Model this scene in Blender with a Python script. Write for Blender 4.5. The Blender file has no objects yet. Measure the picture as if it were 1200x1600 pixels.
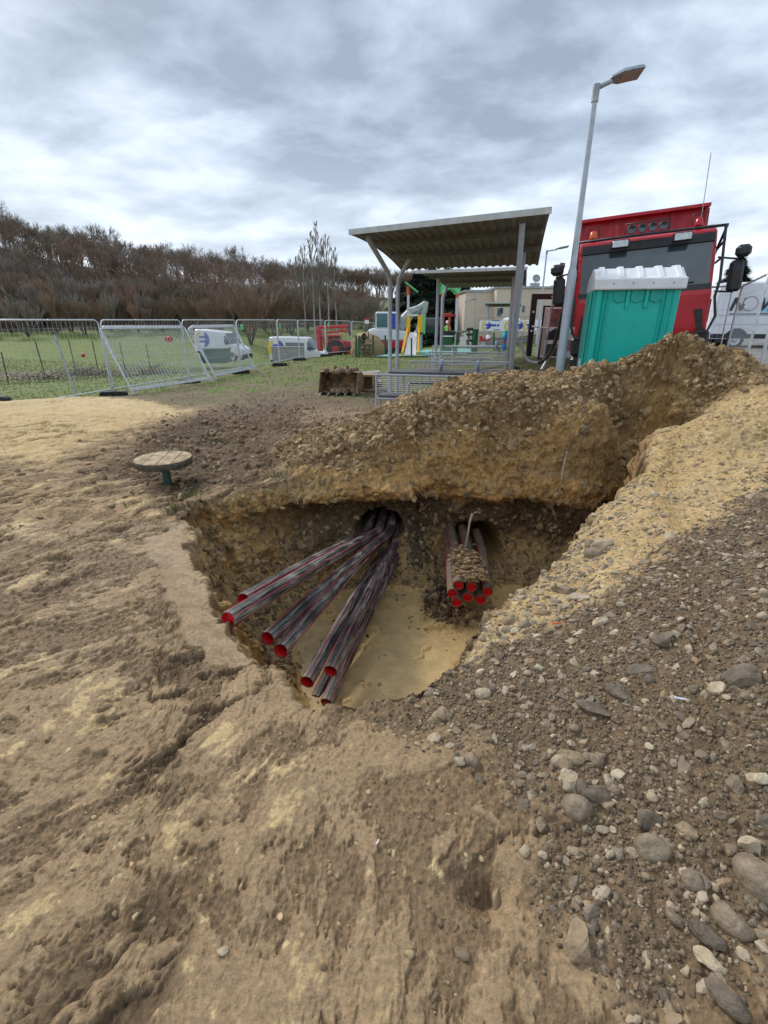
import bpy, math, random
import numpy as np
from mathutils import Vector, Matrix
random.seed(7); RNG = np.random.default_rng(11)
scene = bpy.context.scene
R = math.radians

# ------------------------------------------------------------ camera
H = 2.1; PITCH = math.atan(0.4); FPX = 750.0
cam_d = bpy.data.cameras.new('camera'); cam = bpy.data.objects.new('camera', cam_d)
scene.collection.objects.link(cam); scene.camera = cam
cam.location = (0, 0, H); cam.rotation_euler = (math.pi/2 - PITCH, 0, 0)
cam_d.sensor_fit = 'VERTICAL'; cam_d.sensor_height = 36.0; cam_d.lens = FPX/1600*36
cam_d.clip_start = 0.05; cam_d.clip_end = 5000
scene.render.resolution_x = 768; scene.render.resolution_y = 1024

# ------------------------------------------------------------ sky, sun, exposure
SUN_EL, SUN_AZ = R(38), R(-40)
w = bpy.data.worlds.new('World'); scene.world = w; w.use_nodes = True
nt = w.node_tree; nt.nodes.clear()
def N(t, tree=None, **k):
    n = (tree or nt).nodes.new(t)
    for a, b in k.items(): setattr(n, a, b)
    return n
L = nt.links.new
out = N('ShaderNodeOutputWorld'); bg = N('ShaderNodeBackground'); L(bg.outputs[0], out.inputs[0])
sky = N('ShaderNodeTexSky', sky_type='NISHITA', sun_disc=False, sun_elevation=SUN_EL, sun_rotation=SUN_AZ)
tc = N('ShaderNodeTexCoord'); sep = N('ShaderNodeSeparateXYZ'); L(tc.outputs['Generated'], sep.inputs[0])
zc = N('ShaderNodeMath', operation='MAXIMUM'); L(sep.outputs[2], zc.inputs[0]); zc.inputs[1].default_value = 0.0
za = N('ShaderNodeMath', operation='ADD'); L(zc.outputs[0], za.inputs[0]); za.inputs[1].default_value = 0.22
dx = N('ShaderNodeMath', operation='DIVIDE'); L(sep.outputs[0], dx.inputs[0]); L(za.outputs[0], dx.inputs[1])
dy = N('ShaderNodeMath', operation='DIVIDE'); L(sep.outputs[1], dy.inputs[0]); L(za.outputs[0], dy.inputs[1])
cb = N('ShaderNodeCombineXYZ'); L(dx.outputs[0], cb.inputs[0]); L(dy.outputs[0], cb.inputs[1])
mp = N('ShaderNodeMapping'); L(cb.outputs[0], mp.inputs[0]); mp.inputs['Rotation'].default_value = (0, 0, R(28)); mp.inputs['Scale'].default_value = (.9, 1.1, 1); mp.inputs['Location'].default_value = (3.1, 1.7, 0)
n1 = N('ShaderNodeTexNoise'); n1.inputs['Scale'].default_value = 2.3; n1.inputs['Detail'].default_value = 9; n1.inputs['Roughness'].default_value = .55; n1.inputs['Distortion'].default_value = .15
L(mp.outputs[0], n1.inputs['Vector'])
n2 = N('ShaderNodeTexNoise'); n2.inputs['Scale'].default_value = .45; n2.inputs['Detail'].default_value = 4; n2.inputs['Distortion'].default_value = .3
L(mp.outputs[0], n2.inputs['Vector'])
mx = N('ShaderNodeMath', operation='MULTIPLY_ADD'); L(n2.outputs[0], mx.inputs[0]); mx.inputs[1].default_value = .8
ms = N('ShaderNodeMath', operation='MULTIPLY_ADD'); L(n1.outputs[0], ms.inputs[0]); ms.inputs[1].default_value = .75; ms.inputs[2].default_value = -.27
L(ms.outputs[0], mx.inputs[2])
cr = N('ShaderNodeValToRGB'); L(mx.outputs[0], cr.inputs[0])
els = cr.color_ramp.elements
els[0].position = .33; els[0].color = (.215, .26, .33, 1)
els[1].position = .74; els[1].color = (.90, .93, .97, 1)
for p, c in ((.43, (.33, .39, .475)), (.53, (.49, .56, .65)), (.63, (.66, .73, .82))):
    e = els.new(p); e.color = (*c, 1)
hz = N('ShaderNodeMapRange'); L(sep.outputs[2], hz.inputs[0]); hz.inputs[1].default_value = 0.0; hz.inputs[2].default_value = .28; hz.inputs[3].default_value = .5; hz.inputs[4].default_value = 0
hm = N('ShaderNodeMixRGB'); L(hz.outputs[0], hm.inputs[0]); L(cr.outputs[0], hm.inputs[1]); hm.inputs[2].default_value = (.64, .71, .80, 1)
cs = N('ShaderNodeVectorMath', operation='SCALE'); L(hm.outputs[0], cs.inputs[0]); cs.inputs['Scale'].default_value = 9.0
skm = N('ShaderNodeMixRGB'); skm.inputs[0].default_value = .93; L(sky.outputs[0], skm.inputs[1]); L(cs.outputs[0], skm.inputs[2])
L(skm.outputs[0], bg.inputs[0]); bg.inputs[1].default_value = 0.10
sl = bpy.data.lights.new('sun', 'SUN'); sl.energy = 1.5; sl.angle = R(12); sl.color = (1, .96, .9)
so = bpy.data.objects.new('sun', sl); scene.collection.objects.link(so)
so.rotation_euler = (math.pi/2 - SUN_EL, 0, -SUN_AZ + math.pi)
so.rotation_euler = Vector((math.sin(SUN_AZ)*math.cos(SUN_EL), math.cos(SUN_AZ)*math.cos(SUN_EL), math.sin(SUN_EL))).to_track_quat('Z', 'Y').to_euler()
scene.view_settings.view_transform = 'Standard'; scene.view_settings.look = 'None'
scene.view_settings.exposure = 0.90; scene.view_settings.gamma = 1; scene.view_settings.use_curve_mapping = False
scene.cycles.max_bounces = 6; scene.cycles.diffuse_bounces = 3; scene.cycles.glossy_bounces = 3
scene.cycles.transparent_max_bounces = 12
scene.cycles.use_denoising = True

# ------------------------------------------------------------ pixel <-> world
CP, SP = math.cos(PITCH), math.sin(PITCH)
def ray(u, v):
    a, b = (u-600)/FPX, (800-v)/FPX
    return Vector((a, CP + b*SP, -SP + b*CP))
def PZ(u, v, z):
    d = ray(u, v); t = (z-H)/d.z; return Vector((d.x*t, d.y*t, z))
def PY(u, v, Y):
    d = ray(u, v); t = Y/d.y; return Vector((d.x*t, Y, H+d.z*t))

# ------------------------------------------------------------ materials
def islmat(name, cols, rough=.85, bump=.5, bscale=50, obj=False, nscale=14):
    m = bpy.data.materials.new(name); m.use_nodes = True; t = m.node_tree; b = t.nodes['Principled BSDF']; b.inputs['Roughness'].default_value = rough; b.inputs['Specular IOR Level'].default_value = .3
    if obj: g_ = t.nodes.new('ShaderNodeObjectInfo'); o_ = g_.outputs['Random']
    else: g_ = t.nodes.new('ShaderNodeNewGeometry'); o_ = g_.outputs['Random Per Island']
    c = t.nodes.new('ShaderNodeTexCoord'); n = t.nodes.new('ShaderNodeTexNoise'); n.inputs['Scale'].default_value = nscale; n.inputs['Detail'].default_value = 6; n.inputs['Roughness'].default_value = .7; t.links.new(c.outputs['Object'], n.inputs['Vector'])
    r = t.nodes.new('ShaderNodeValToRGB'); t.links.new(o_, r.inputs[0]); e = r.color_ramp.elements
    e[0].position = 0; e[0].color = (*cols[0], 1); e[1].position = 1; e[1].color = (*cols[-1], 1)
    for i, q in enumerate(cols[1:-1]): x = e.new((i+1)/(len(cols)-1)); x.color = (*q, 1)
    mr = t.nodes.new('ShaderNodeMapRange'); t.links.new(n.outputs[0], mr.inputs[0]); mr.inputs[1].default_value = .3; mr.inputs[2].default_value = .7; mr.inputs[3].default_value = .6; mr.inputs[4].default_value = 1.35
    v = t.nodes.new('ShaderNodeVectorMath'); v.operation = 'SCALE'; t.links.new(r.outputs[0], v.inputs[0]); t.links.new(mr.outputs[0], v.inputs['Scale']); t.links.new(v.outputs[0], b.inputs['Base Color'])
    n2 = t.nodes.new('ShaderNodeTexNoise'); n2.inputs['Scale'].default_value = bscale; n2.inputs['Detail'].default_value = 5; t.links.new(c.outputs['Object'], n2.inputs['Vector'])
    bp = t.nodes.new('ShaderNodeBump'); bp.inputs['Strength'].default_value = bump; bp.inputs['Distance'].default_value = .012; t.links.new(n2.outputs[0], bp.inputs['Height']); t.links.new(bp.outputs[0], b.inputs['Normal'])
    return m
def mat(name, col, rough=.6, metal=0, var=.0, scale=8, bump=0, bscale=60, col2=None, spec=.5, coords='Object', emit=None, alpha=None, trans=0):
    m = bpy.data.materials.new(name); m.use_nodes = True; t = m.node_tree; b = t.nodes['Principled BSDF']
    b.inputs['Roughness'].default_value = rough; b.inputs['Metallic'].default_value = metal
    b.inputs['Specular IOR Level'].default_value = spec
    b.inputs['Base Color'].default_value = (*col, 1)
    if trans: b.inputs['Transmission Weight'].default_value = trans
    c = t.nodes.new('ShaderNodeTexCoord')
    if var or col2:
        n = t.nodes.new('ShaderNodeTexNoise'); n.inputs['Scale'].default_value = scale; n.inputs['Detail'].default_value = 6; n.inputs['Roughness'].default_value = .65
        t.links.new(c.outputs[coords], n.inputs['Vector'])
        r = t.nodes.new('ShaderNodeValToRGB'); t.links.new(n.outputs[0], r.inputs[0])
        c2 = col2 or tuple(x*(1-var) for x in col)
        r.color_ramp.elements[0].position = .36; r.color_ramp.elements[0].color = (*c2, 1)
        r.color_ramp.elements[1].position = .64; r.color_ramp.elements[1].color = (*[min(1, x*(1+var*.4)) for x in col], 1)
        t.links.new(r.outputs[0], b.inputs['Base Color'])
        rr = t.nodes.new('ShaderNodeMapRange'); t.links.new(n.outputs[0], rr.inputs[0])
        rr.inputs[1].default_value = .3; rr.inputs[2].default_value = .7; rr.inputs[3].default_value = min(1, rough+.12); rr.inputs[4].default_value = max(.05, rough-.1)
        t.links.new(rr.outputs[0], b.inputs['Roughness'])
    if bump:
        n = t.nodes.new('ShaderNodeTexNoise'); n.inputs['Scale'].default_value = bscale; n.inputs['Detail'].default_value = 5
        t.links.new(c.outputs[coords], n.inputs['Vector'])
        bp = t.nodes.new('ShaderNodeBump'); bp.inputs['Strength'].default_value = bump; bp.inputs['Distance'].default_value = .02
        t.links.new(n.outputs[0], bp.inputs['Height']); t.links.new(bp.outputs[0], b.inputs['Normal'])
    return m
MT = dict(
 galv=mat('galvanised_steel', (.60,.63,.66), .42, .35, .25, 14),
 galvdark=mat('weathered_galvanised', (.36,.38,.40), .5, .4, .3, 10),
 greypaint=mat('grey_painted_steel', (.43,.47,.52), .45, .1, .12, 12),
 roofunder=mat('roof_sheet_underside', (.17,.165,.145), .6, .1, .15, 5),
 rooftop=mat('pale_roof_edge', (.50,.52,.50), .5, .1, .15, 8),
 hpl=mat('dark_grey_board', (.085,.085,.095), .5, 0, .25, 20),
 teal=mat('teal_plastic', (.0,.46,.38), .38, 0, .10, 3, .08, 90),
 tealdark=mat('teal_plastic_side', (.0,.36,.30), .42, 0, .12, 3),
 whiteplastic=mat('white_plastic', (.74,.75,.76), .45, 0, .10, 6),
 red=mat('red_truck_paint', (.50,.008,.018), .28, 0, .16, 3),
 redbed=mat('red_tipper_paint', (.46,.008,.022), .4, 0, .25, 4),
 black=mat('black_plastic', (.018,.018,.02), .45, 0, .3, 9),
 rubber=mat('tyre_rubber', (.02,.02,.021), .8, 0, .5, 10),
 glass=mat('dark_window_glass', (.035,.05,.06), .06, 0, 0, spec=.9),
 wind=mat('windscreen_glass', (.045,.065,.072), .04, 0, .6, 1.1, spec=1.0),
 tealglass=mat('tinted_cab_glass', (.02,.12,.13), .08, 0, .2, 3, spec=.9),
 lampglass=mat('headlamp_glass', (.62,.66,.66), .12, .2, .35, 30),
 amber=mat('amber_plastic', (.7,.12,.02), .3),
 vanwhite=mat('white_van_paint', (.70,.72,.75), .3, 0, .06, 2),
 blue=mat('blue_vinyl', (.035,.05,.42), .4),
 yellow=mat('yellow_vinyl', (.80,.52,.03), .4),
 slideyel=mat('yellow_panel', (.85,.45,.01), .4, 0, .1, 5),
 orange=mat('orange_cap', (.62,.12,.03), .5, 0, .2, 20),
 green=mat('green_plastic', (.16,.60,.25), .45, 0, .08, 4),
 dgreen=mat('dark_green_paint', (.012,.11,.045), .5, 0, .3, 8),
 stoolgreen=mat('stool_green_paint', (.02,.085,.065), .5, 0, .4, 12),
 bluep=mat('blue_plastic', (.02,.25,.65), .3),
 mint=mat('green_safety_surface', (.17,.42,.33), .85, 0, .2, 2),
 conduit=mat('black_conduit', (.03,.031,.035), .38, 0, .3, 9),
 cream=mat('beige_render', (.60,.49,.40), .85, 0, .06, 1.2),
 concrete=mat('concrete', (.32,.31,.29), .85, 0, .3, 6, .3, 40),
 rust=mat('muddy_steel', (.34,.215,.10), .8, 0, .5, 6, .5, 25, col2=(.075,.055,.04)),
 bark=mat('tree_bark', (.12,.096,.082), .9, 0, .4, 3),
 twig=mat('brown_twigs', (.24,.172,.118), .9, 0, .35, .15, coords='Generated'),  # the three twig tones are lightened to stand in for haze
 twigred=mat('reddish_twigs', (.28,.185,.128), .9, 0, .3, .15),
 twiggrey=mat('grey_twigs', (.27,.232,.19), .9, 0, .3, .15),
 birch=mat('pale_bark', (.42,.39,.35), .8, 0, .4, 3),
 needle=mat('dark_needles', (.02,.042,.02), .8, 0, .5, 1.2),
 paper=mat('white_paper', (.78,.79,.82), .7),
 ink=mat('dark_ink', (.03,.03,.035), .6),
 skin=mat('skin', (.45,.27,.19), .6),
 hivis=mat('hi_vis_green', (.30,.62,.08), .7),
 cloth=mat('dark_work_cloth', (.03,.04,.07), .8, 0, .3, 10),
 wood=mat('cut_wood', (.40,.29,.16), .8, 0, .3, 12, .3, 40, col2=(.20,.14,.08)),
 woodedge=mat('dark_wood_edge', (.10,.085,.06), .9, 0, .5, 15, .4, 40),
 root=mat('pale_root', (.36,.28,.19), .85, 0, .4, 20),
 can=mat('drink_can', (.55,.58,.70), .3, .4, .4, 22, col2=(.09,.10,.22)),
 maroon=mat('maroon_panel', (.20,.035,.05), .5),
 skyblue=mat('light_blue_vinyl', (.30,.60,.80), .4),
)

# ------------------------------------------------------------ mesh builder
class MB:
    def __init__(s): s.v = []; s.f = []; s.mi = []; s.sm = []; s.cur = 0; s.smooth = False
    def add(s, vs, fs, smooth=None):
        o = len(s.v); s.v += [tuple(p) for p in vs]
        for f in fs: s.f.append(tuple(i+o for i in f)); s.mi.append(s.cur); s.sm.append(s.smooth if smooth is None else smooth)
        return s
    def box(s, x0, x1, y0, y1, z0, z1, M=None, bev=0):
        if bev:
            b = min(bev, (x1-x0)*.45, (y1-y0)*.45, (z1-z0)*.45)
            vs = []; 
            for sx, x in ((1, x0), (-1, x1)):
                for sy, y in ((1, y0), (-1, y1)):
                    for sz, z in ((1, z0), (-1, z1)):
                        vs += [(x, y+sy*b, z+sz*b), (x+sx*b, y, z+sz*b), (x+sx*b, y+sy*b, z)]
            if M is not None: vs = [M @ Vector(p) for p in vs]
            I = lambda i, j, k, a: ((i*2+j)*2+k)*3+a
            fs = []
            fs += [(I(0,0,0,0), I(0,0,1,0), I(0,1,1,0), I(0,1,0,0)), (I(1,0,0,0), I(1,1,0,0), I(1,1,1,0), I(1,0,1,0))]
            fs += [(I(0,0,0,1), I(1,0,0,1), I(1,0,1,1), I(0,0,1,1)), (I(0,1,0,1), I(0,1,1,1), I(1,1,1,1), I(1,1,0,1))]
            fs += [(I(0,0,0,2), I(0,1,0,2), I(1,1,0,2), I(1,0,0,2)), (I(0,0,1,2), I(1,0,1,2), I(1,1,1,2), I(0,1,1,2))]
            for k in (0, 1):
                for j in (0, 1): fs.append((I(0,j,k,1), I(1,j,k,1), I(1,j,k,2), I(0,j,k,2)))
                for i in (0, 1): fs.append((I(i,0,k,0), I(i,1,k,0), I(i,1,k,2), I(i,0,k,2)))
            for i in (0, 1):
                for j in (0, 1): fs.append((I(i,j,0,0), I(i,j,1,0), I(i,j,1,1), I(i,j,0,1)))
                for j in (0, 1):
                    for k in (0, 1): fs.append((I(i,j,k,0), I(i,j,k,1), I(i,j,k,2)))
            return s.add(vs, fs)
        vs = [(x, y, z) for x in (x0, x1) for y in (y0, y1) for z in (z0, z1)]
        if M is not None: vs = [M @ Vector(p) for p in vs]
        return s.add(vs, [(0,1,3,2),(4,6,7,5),(0,4,5,1),(2,3,7,6),(0,2,6,4),(1,5,7,3)])
    def cyl(s, a, b, r0, r1=None, n=10, caps=True, smooth=True):
        a, b = Vector(a), Vector(b); r1 = r0 if r1 is None else r1
        d = (b-a).normalized(); x = d.orthogonal().normalized(); y = d.cross(x)
        vs = []
        for p, r in ((a, r0), (b, r1)):
            for k in range(n):
                t = 2*math.pi*k/n; vs.append(p + (x*math.cos(t)+y*math.sin(t))*r)
        s.add(vs, [(k, (k+1) % n, n+(k+1) % n, n+k) for k in range(n)], smooth)
        if caps: s.add(vs, [tuple(range(n))[::-1], tuple(range(n, 2*n))], False)
        return s
    def tube(s, pts, r, n=8, caps=True, smooth=True):
        pts = [Vector(p) for p in pts]; m = len(pts); rs = r if hasattr(r, '__len__') else [r]*m
        vs = []; x = None
        for i, p in enumerate(pts):
            d = (pts[min(i+1, m-1)]-pts[max(i-1, 0)]).normalized()
            x = d.orthogonal().normalized() if x is None else (x - d*x.dot(d)).normalized()
            y = d.cross(x)
            for k in range(n):
                t = 2*math.pi*k/n; vs.append(p + (x*math.cos(t)+y*math.sin(t))*rs[i])
        fs = [(i*n+k, i*n+(k+1) % n, (i+1)*n+(k+1) % n, (i+1)*n+k) for i in range(m-1) for k in range(n)]
        s.add(vs, fs, smooth)
        if caps: s.add(vs, [tuple(range(n))[::-1], tuple(range((m-1)*n, m*n))], False)
        return s
    def lathe(s, prof, n=16, c=(0,0,0), axis='z', smooth=True, M=None):
        vs = []
        for r, h in prof:
            for k in range(n):
                t = 2*math.pi*k/n; p = (r*math.cos(t), r*math.sin(t), h)
                if axis == 'x': p = (p[2], p[0], p[1])
                if axis == 'y': p = (p[0], p[2], p[1])
                p = Vector(p)+Vector(c); vs.append(M @ p if M is not None else p)
        m = len(prof)
        return s.add(vs, [(i*n+k, i*n+(k+1) % n, (i+1)*n+(k+1) % n, (i+1)*n+k) for i in range(m-1) for k in range(n)], smooth)
    def prism(s, poly, y0, y1, axis='y', M=None):
        # poly: list of (a,b) outline; axis y -> (x,z), x -> (y,z), z -> (x,y)
        n = len(poly); vs = []
        for h in (y0, y1):
            for a, b in poly:
                p = Vector({'y': (a, h, b), 'x': (h, a, b), 'z': (a, b, h)}[axis]); vs.append(M @ p if M is not None else p)
        s.add(vs, [tuple(range(n)), tuple(range(n, 2*n))[::-1]] + [(k, n+k, n+(k+1) % n, (k+1) % n) for k in range(n)], False)
        return s
    def build(s, name, m, parent=None, tag_=None, bevel=0, fixn=True):
        me = bpy.data.meshes.new(name); me.from_pydata(s.v, [], s.f)
        for q in (m if isinstance(m, (list, tuple)) else [m]): me.materials.append(q)
        me.polygons.foreach_set('material_index', s.mi); me.polygons.foreach_set('use_smooth', s.sm)
        me.update()
        if fixn:
            import bmesh
            bm = bmesh.new(); bm.from_mesh(me); bmesh.ops.recalc_face_normals(bm, faces=bm.faces); bm.to_mesh(me); bm.free()
        o = bpy.data.objects.new(name, me); scene.collection.objects.link(o)
        if parent is not None: o.parent = parent
        if bevel:
            b = o.modifiers.new('bevel', 'BEVEL'); b.width = bevel; b.segments = 2; b.limit_method = 'ANGLE'
        return o
def tag(o, label=None, cat=None, group=None, kind=None):
    if label: o['label'] = label
    if cat: o['category'] = cat
    if group: o['group'] = group
    if kind: o['kind'] = kind
    return o
def thing(name, label, cat, loc=(0,0,0), rz=0, group=None, rot=None):
    o = bpy.data.objects.new(name, None); scene.collection.objects.link(o); o.location = loc
    o.rotation_euler = rot or (0, 0, rz); o.empty_display_size = .2
    return tag(o, label, cat, group)
def copy_tree(o, parent=None):
    c = o.copy(); scene.collection.objects.link(c); c.parent = parent
    for ch in o.children: copy_tree(ch, c)
    return c
def text_mb(txt, size, M, depth=.004, name='lettering', m=None, parent=None, bold=0.0, shear=0):
    cu = bpy.data.curves.new('t', 'FONT'); cu.body = txt; cu.size = size; cu.extrude = depth; cu.offset = bold; cu.shear = shear
    o = bpy.data.objects.new('t', cu); scene.collection.objects.link(o)
    dg = bpy.context.evaluated_depsgraph_get(); me = bpy.data.meshes.new_from_object(o.evaluated_get(dg))
    bpy.data.objects.remove(o); me.materials.clear(); me.materials.append(m); me.transform(M)
    q = bpy.data.objects.new(name, me); scene.collection.objects.link(q); q.parent = parent
    return q
def np_mesh(name, V, F, m, parent=None, smooth=True, mi=None, col=None):
    V = np.asarray(V, np.float32); F = np.asarray(F, np.int32); k = F.shape[1]
    me = bpy.data.meshes.new(name); me.vertices.add(len(V)); me.vertices.foreach_set('co', V.ravel())
    me.loops.add(F.size); me.loops.foreach_set('vertex_index', F.ravel())
    me.polygons.add(len(F)); me.polygons.foreach_set('loop_start', np.arange(0, F.size, k, dtype=np.int32))
    me.polygons.foreach_set('use_smooth', np.full(len(F), smooth))
    me.update(calc_edges=True)
    for q in (m if isinstance(m, (list, tuple)) else [m]): me.materials.append(q)
    if mi is not None: me.polygons.foreach_set('material_index', mi)
    if col is not None:
        a = me.color_attributes.new('soil', 'FLOAT_COLOR', 'POINT'); a.data.foreach_set('color', np.asarray(col, np.float32).ravel())
    o = bpy.data.objects.new(name, me); scene.collection.objects.link(o)
    if parent is not None: o.parent = parent
    return o

# ------------------------------------------------------------ vectorised noise
_perm = RNG.permutation(256).astype(np.int32); _perm = np.concatenate([_perm, _perm])
_g = RNG.normal(size=(256, 3)).astype(np.float32); _g /= np.linalg.norm(_g, axis=1)[:, None]
def perlin(P):
    P = P.astype(np.float32); Pi = np.floor(P).astype(np.int32); f = P-Pi; u = f*f*f*(f*(f*6-15)+10); Pi &= 255
    X, Y, Z = Pi[..., 0], Pi[..., 1], Pi[..., 2]; res = 0
    for i in (0, 1):
        wx = u[..., 0] if i else 1-u[..., 0]; hx = _perm[(X+i) & 255]
        for j in (0, 1):
            wy = wx*(u[..., 1] if j else 1-u[..., 1]); hy = _perm[(hx+Y+j) & 255]
            for k in (0, 1):
                h = _perm[(hy+Z+k) & 255] & 255; g = _g[h]
                d = g[..., 0]*(f[..., 0]-i) + g[..., 1]*(f[..., 1]-j) + g[..., 2]*(f[..., 2]-k)
                res = res + wy*(u[..., 2] if k else 1-u[..., 2])*d
    return res*1.6
def fbm(P, fr, o=4, g=.5, ridged=False, billow=False):
    s = 0; a = 1; t = 0
    for i in range(o):
        n = perlin(P*fr + 17.3*i)
        if ridged: n = 1-2*np.abs(n)
        if billow: n = 2*np.abs(n)-.5
        s = s+a*n; t += a; a *= g; fr *= 2.03
    return s/t
def sst(a, b, x):
    t = np.clip((x-a)/(b-a), 0, 1); return t*t*(3-2*t)

# ------------------------------------------------------------ terrain
ctl = [(0,1600,.42),(300,1600,.42),(600,1600,.42),(900,1600,.46),(1200,1600,.56),(-500,1500,.4),(1700,1500,.75),
 (0,1300,.40),(300,1300,.42),(600,1300,.42),(900,1300,.49),(1200,1300,.64),(0,1050,.38),(200,1050,.38),(1200,1050,.82),(1000,1050,.66),(800,1050,.5),(650,1130,.42),
 (0,850,.36),(200,850,.38),(0,740,.36),(130,740,.36),(-400,740,.36),(262,757,.36),(1500,800,1.2),(1500,1050,1.0),
 (490,1118,.38),(430,1060,.34),(375,1015,.30),(330,935,.33),(290,860,.40),(285,815,.42),(310,785,.44),(400,760,.45),(500,742,.46),(620,738,.46),(740,740,.46),(860,742,.46),(960,712,.62),(1025,684,.80),
 (1010,725,.85),(960,782,.74),(900,842,.6),(850,892,.5),(780,952,.45),(700,1032,.42),(640,1077,.40),(560,1102,.40),
 (1130,720,1.0),(1200,690,1.12),(1100,650,1.22),(1200,770,.98),(1400,690,1.2),(1200,640,1.32),
 (620,690,.78),(740,680,.88),(860,670,.95),(960,640,1.18),(500,700,.62)]
W3 = [tuple(PZ(*c)) for c in ctl]
def onY(u, v, Y): p = PY(u, v, Y); return (p.x, p.y, p.z)
W3 += [onY(430,698,6.3), onY(500,672,6.7), onY(590,648,6.8), onY(645,624,6.8), onY(700,606,6.9), onY(755,592,6.9), onY(800,588,6.7), onY(870,585,6.4), onY(930,574,6.2), onY(1000,563,6.05),
       onY(1060,539,5.9), onY(1140,552,5.9), onY(1200,587,5.9), onY(1330,600,5.8)]
W3 += [onY(0,628,11), onY(110,622,11), onY(220,628,11), onY(290,640,10.5)]
W3 += [tuple(PZ(u,v,z)) for u,v,z in [(150,690,.37),(60,660,.5),(330,700,.36),(300,640,.33),(400,640,.3),(480,640,.28),(440,610,.24),(550,640,.25),(540,600,.22),(380,600,.14),(620,600,.2)]]
W3 += [(1.6,8.6,.3),(2.7,7.7,.32),(3.6,7.3,.32),(5,7.4,.45),(6.6,7.5,.6),(.2,9.2,.24),(2.5,10.5,.25),(4.3,11,.75),(6.5,12,.98),(5,10,.65),(5.5,18,.85),(6,14,.8),(3.2,14,.4),(3,18,.4),(-.3,8.3,.28),
       (-7.5,14.4,0),(-6.4,18,0),(-5.6,22.6,0),(-5.1,26,0),(-4.6,29,0),(-3.6,32,-.02),(-2,36,-.1),(-10,12.5,.1),(-12,15,-.1),(-14,20,-.3),(0,16,.2),(0,22,.15),(1,30,.1),(4,30,.1),(6,22,.8),(9,24,.95),(14,24,1.0),(20,24,1.1),(12,14,.85),(8,9,.7),
       (-9,34,-1.0),(-14,34,-1.3),(-20,34,-1.2),(-9,46,-1.8),(-3,46,-1.2),(4,44,-.2),(10,44,.4),(20,45,1.6),(-25,48,-.6),(-14,55,-.9),(-30,60,.3),(-15,70,.7),(0,65,.6),(15,70,1.5),(-40,45,-.2),(-22,22,-.8),(-30,28,-.8),(40,50,2),(40,20,1.6),
       (-60,80,2.3),(-30,82,2.2),(0,85,2.0),(30,85,2.0),(-70,50,1),(70,50,2),(70,90,2.2),
       (-6,-3,.35),(0,-3,.4),(6,-3,.6),(-14,4,.3),(-20,10,.0),(-9,8,.34),(-14,-2,.3),(10,3,1.2),(14,6,1.0),(20,0,1.0)]
W3 = np.array(W3, float)
def rbf_fit(W):
    n = len(W); D = np.linalg.norm(W[:, None, :2]-W[None, :, :2], axis=2)
    D = np.sqrt(D*D+.02)
    A = np.zeros((n+3, n+3)); A[:n, :n] = -D + np.eye(n)*.0; A[:n, n] = 1; A[:n, n+1:] = W[:, :2]; A[n, :n] = 1; A[n+1:, :n] = W[:, :2].T
    b = np.zeros(n+3); b[:n] = W[:, 2]; return np.linalg.solve(A, b)
_rc = rbf_fit(W3)
def rbf(x, y):
    s = _rc[-3]+_rc[-2]*x+_rc[-1]*y
    for (a, b, _), c in zip(W3, _rc[:-3]): s = s - c*np.sqrt((x-a)**2+(y-b)**2+.02)
    return s
def grid_cache(x0, x1, y0, y1, st):
    xs = np.arange(x0, x1+st, st); ys = np.arange(y0, y1+st, st); Z = rbf(*np.meshgrid(xs, ys))
    def f(x, y):
        fx = np.clip((x-x0)/st, 0, len(xs)-1.001); fy = np.clip((y-y0)/st, 0, len(ys)-1.001); i = fx.astype(int); j = fy.astype(int); a = fx-i; b = fy-j
        return (Z[j, i]*(1-a)+Z[j, i+1]*a)*(1-b)+(Z[j+1, i]*(1-a)+Z[j+1, i+1]*a)*b
    return f
_gn = grid_cache(-10, 10, -3.5, 14, .06); _gf = grid_cache(-90, 90, -10, 100, 1.0)
def base(x, y):
    near = (np.abs(x) < 9.4) & (y < 13.4) & (y > -3.4)
    t = np.clip(np.minimum.reduce([(9.4-np.abs(x))/1.5, (13.4-y)/1.5, (y+3.4)/1.5]), 0, 1)
    return _gn(x, y)*t + _gf(x, y)*(1-t)
def poly_sdf(P, x, y):      # positive inside
    P = np.asarray(P, float); d = np.full(x.shape, 1e9); ins = np.zeros(x.shape, bool); n = len(P)
    for i in range(n):
        ax, ay = P[i]; bx, by = P[(i+1) % n]; ex, ey = bx-ax, by-ay
        t = np.clip(((x-ax)*ex+(y-ay)*ey)/(ex*ex+ey*ey+1e-12), 0, 1)
        d = np.minimum(d, (x-ax-t*ex)**2+(y-ay-t*ey)**2)
        c = (ay > y) != (by > y)
        ins ^= c & (x < (bx-ax)*(y-ay)/((by-ay) if by != ay else 1e-9)+ax)
    return np.where(ins, 1, -1)*np.sqrt(d)
def wp(L_): return [tuple(PZ(*c))[:2] for c in L_]
HOLE = wp([(490,1118,.38),(430,1060,.34),(375,1015,.30),(330,935,.33),(290,860,.40),(285,815,.42),(310,785,.44),(400,760,.45),(500,742,.46),(620,738,.46),(740,740,.46),(860,742,.46),(960,712,.62),(1025,684,.80),
 (1010,725,.85),(960,782,.74),(900,842,.6),(850,892,.5),(780,952,.45),(700,1032,.42),(640,1077,.40),(560,1102,.40)])
GRAVEL = wp([(1200,750,1.0),(1120,830,.85),(1040,880,.7),(960,930,.6),(860,985,.5),(760,1010,.45),(680,1060,.42),(600,1110,.42),(640,1150,.42),(800,1190,.45),(860,1300,.48),(880,1450,.48),(1000,1600,.5),(1400,1600,.7),(1700,1100,1.0),(1500,760,1.2)])
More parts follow.
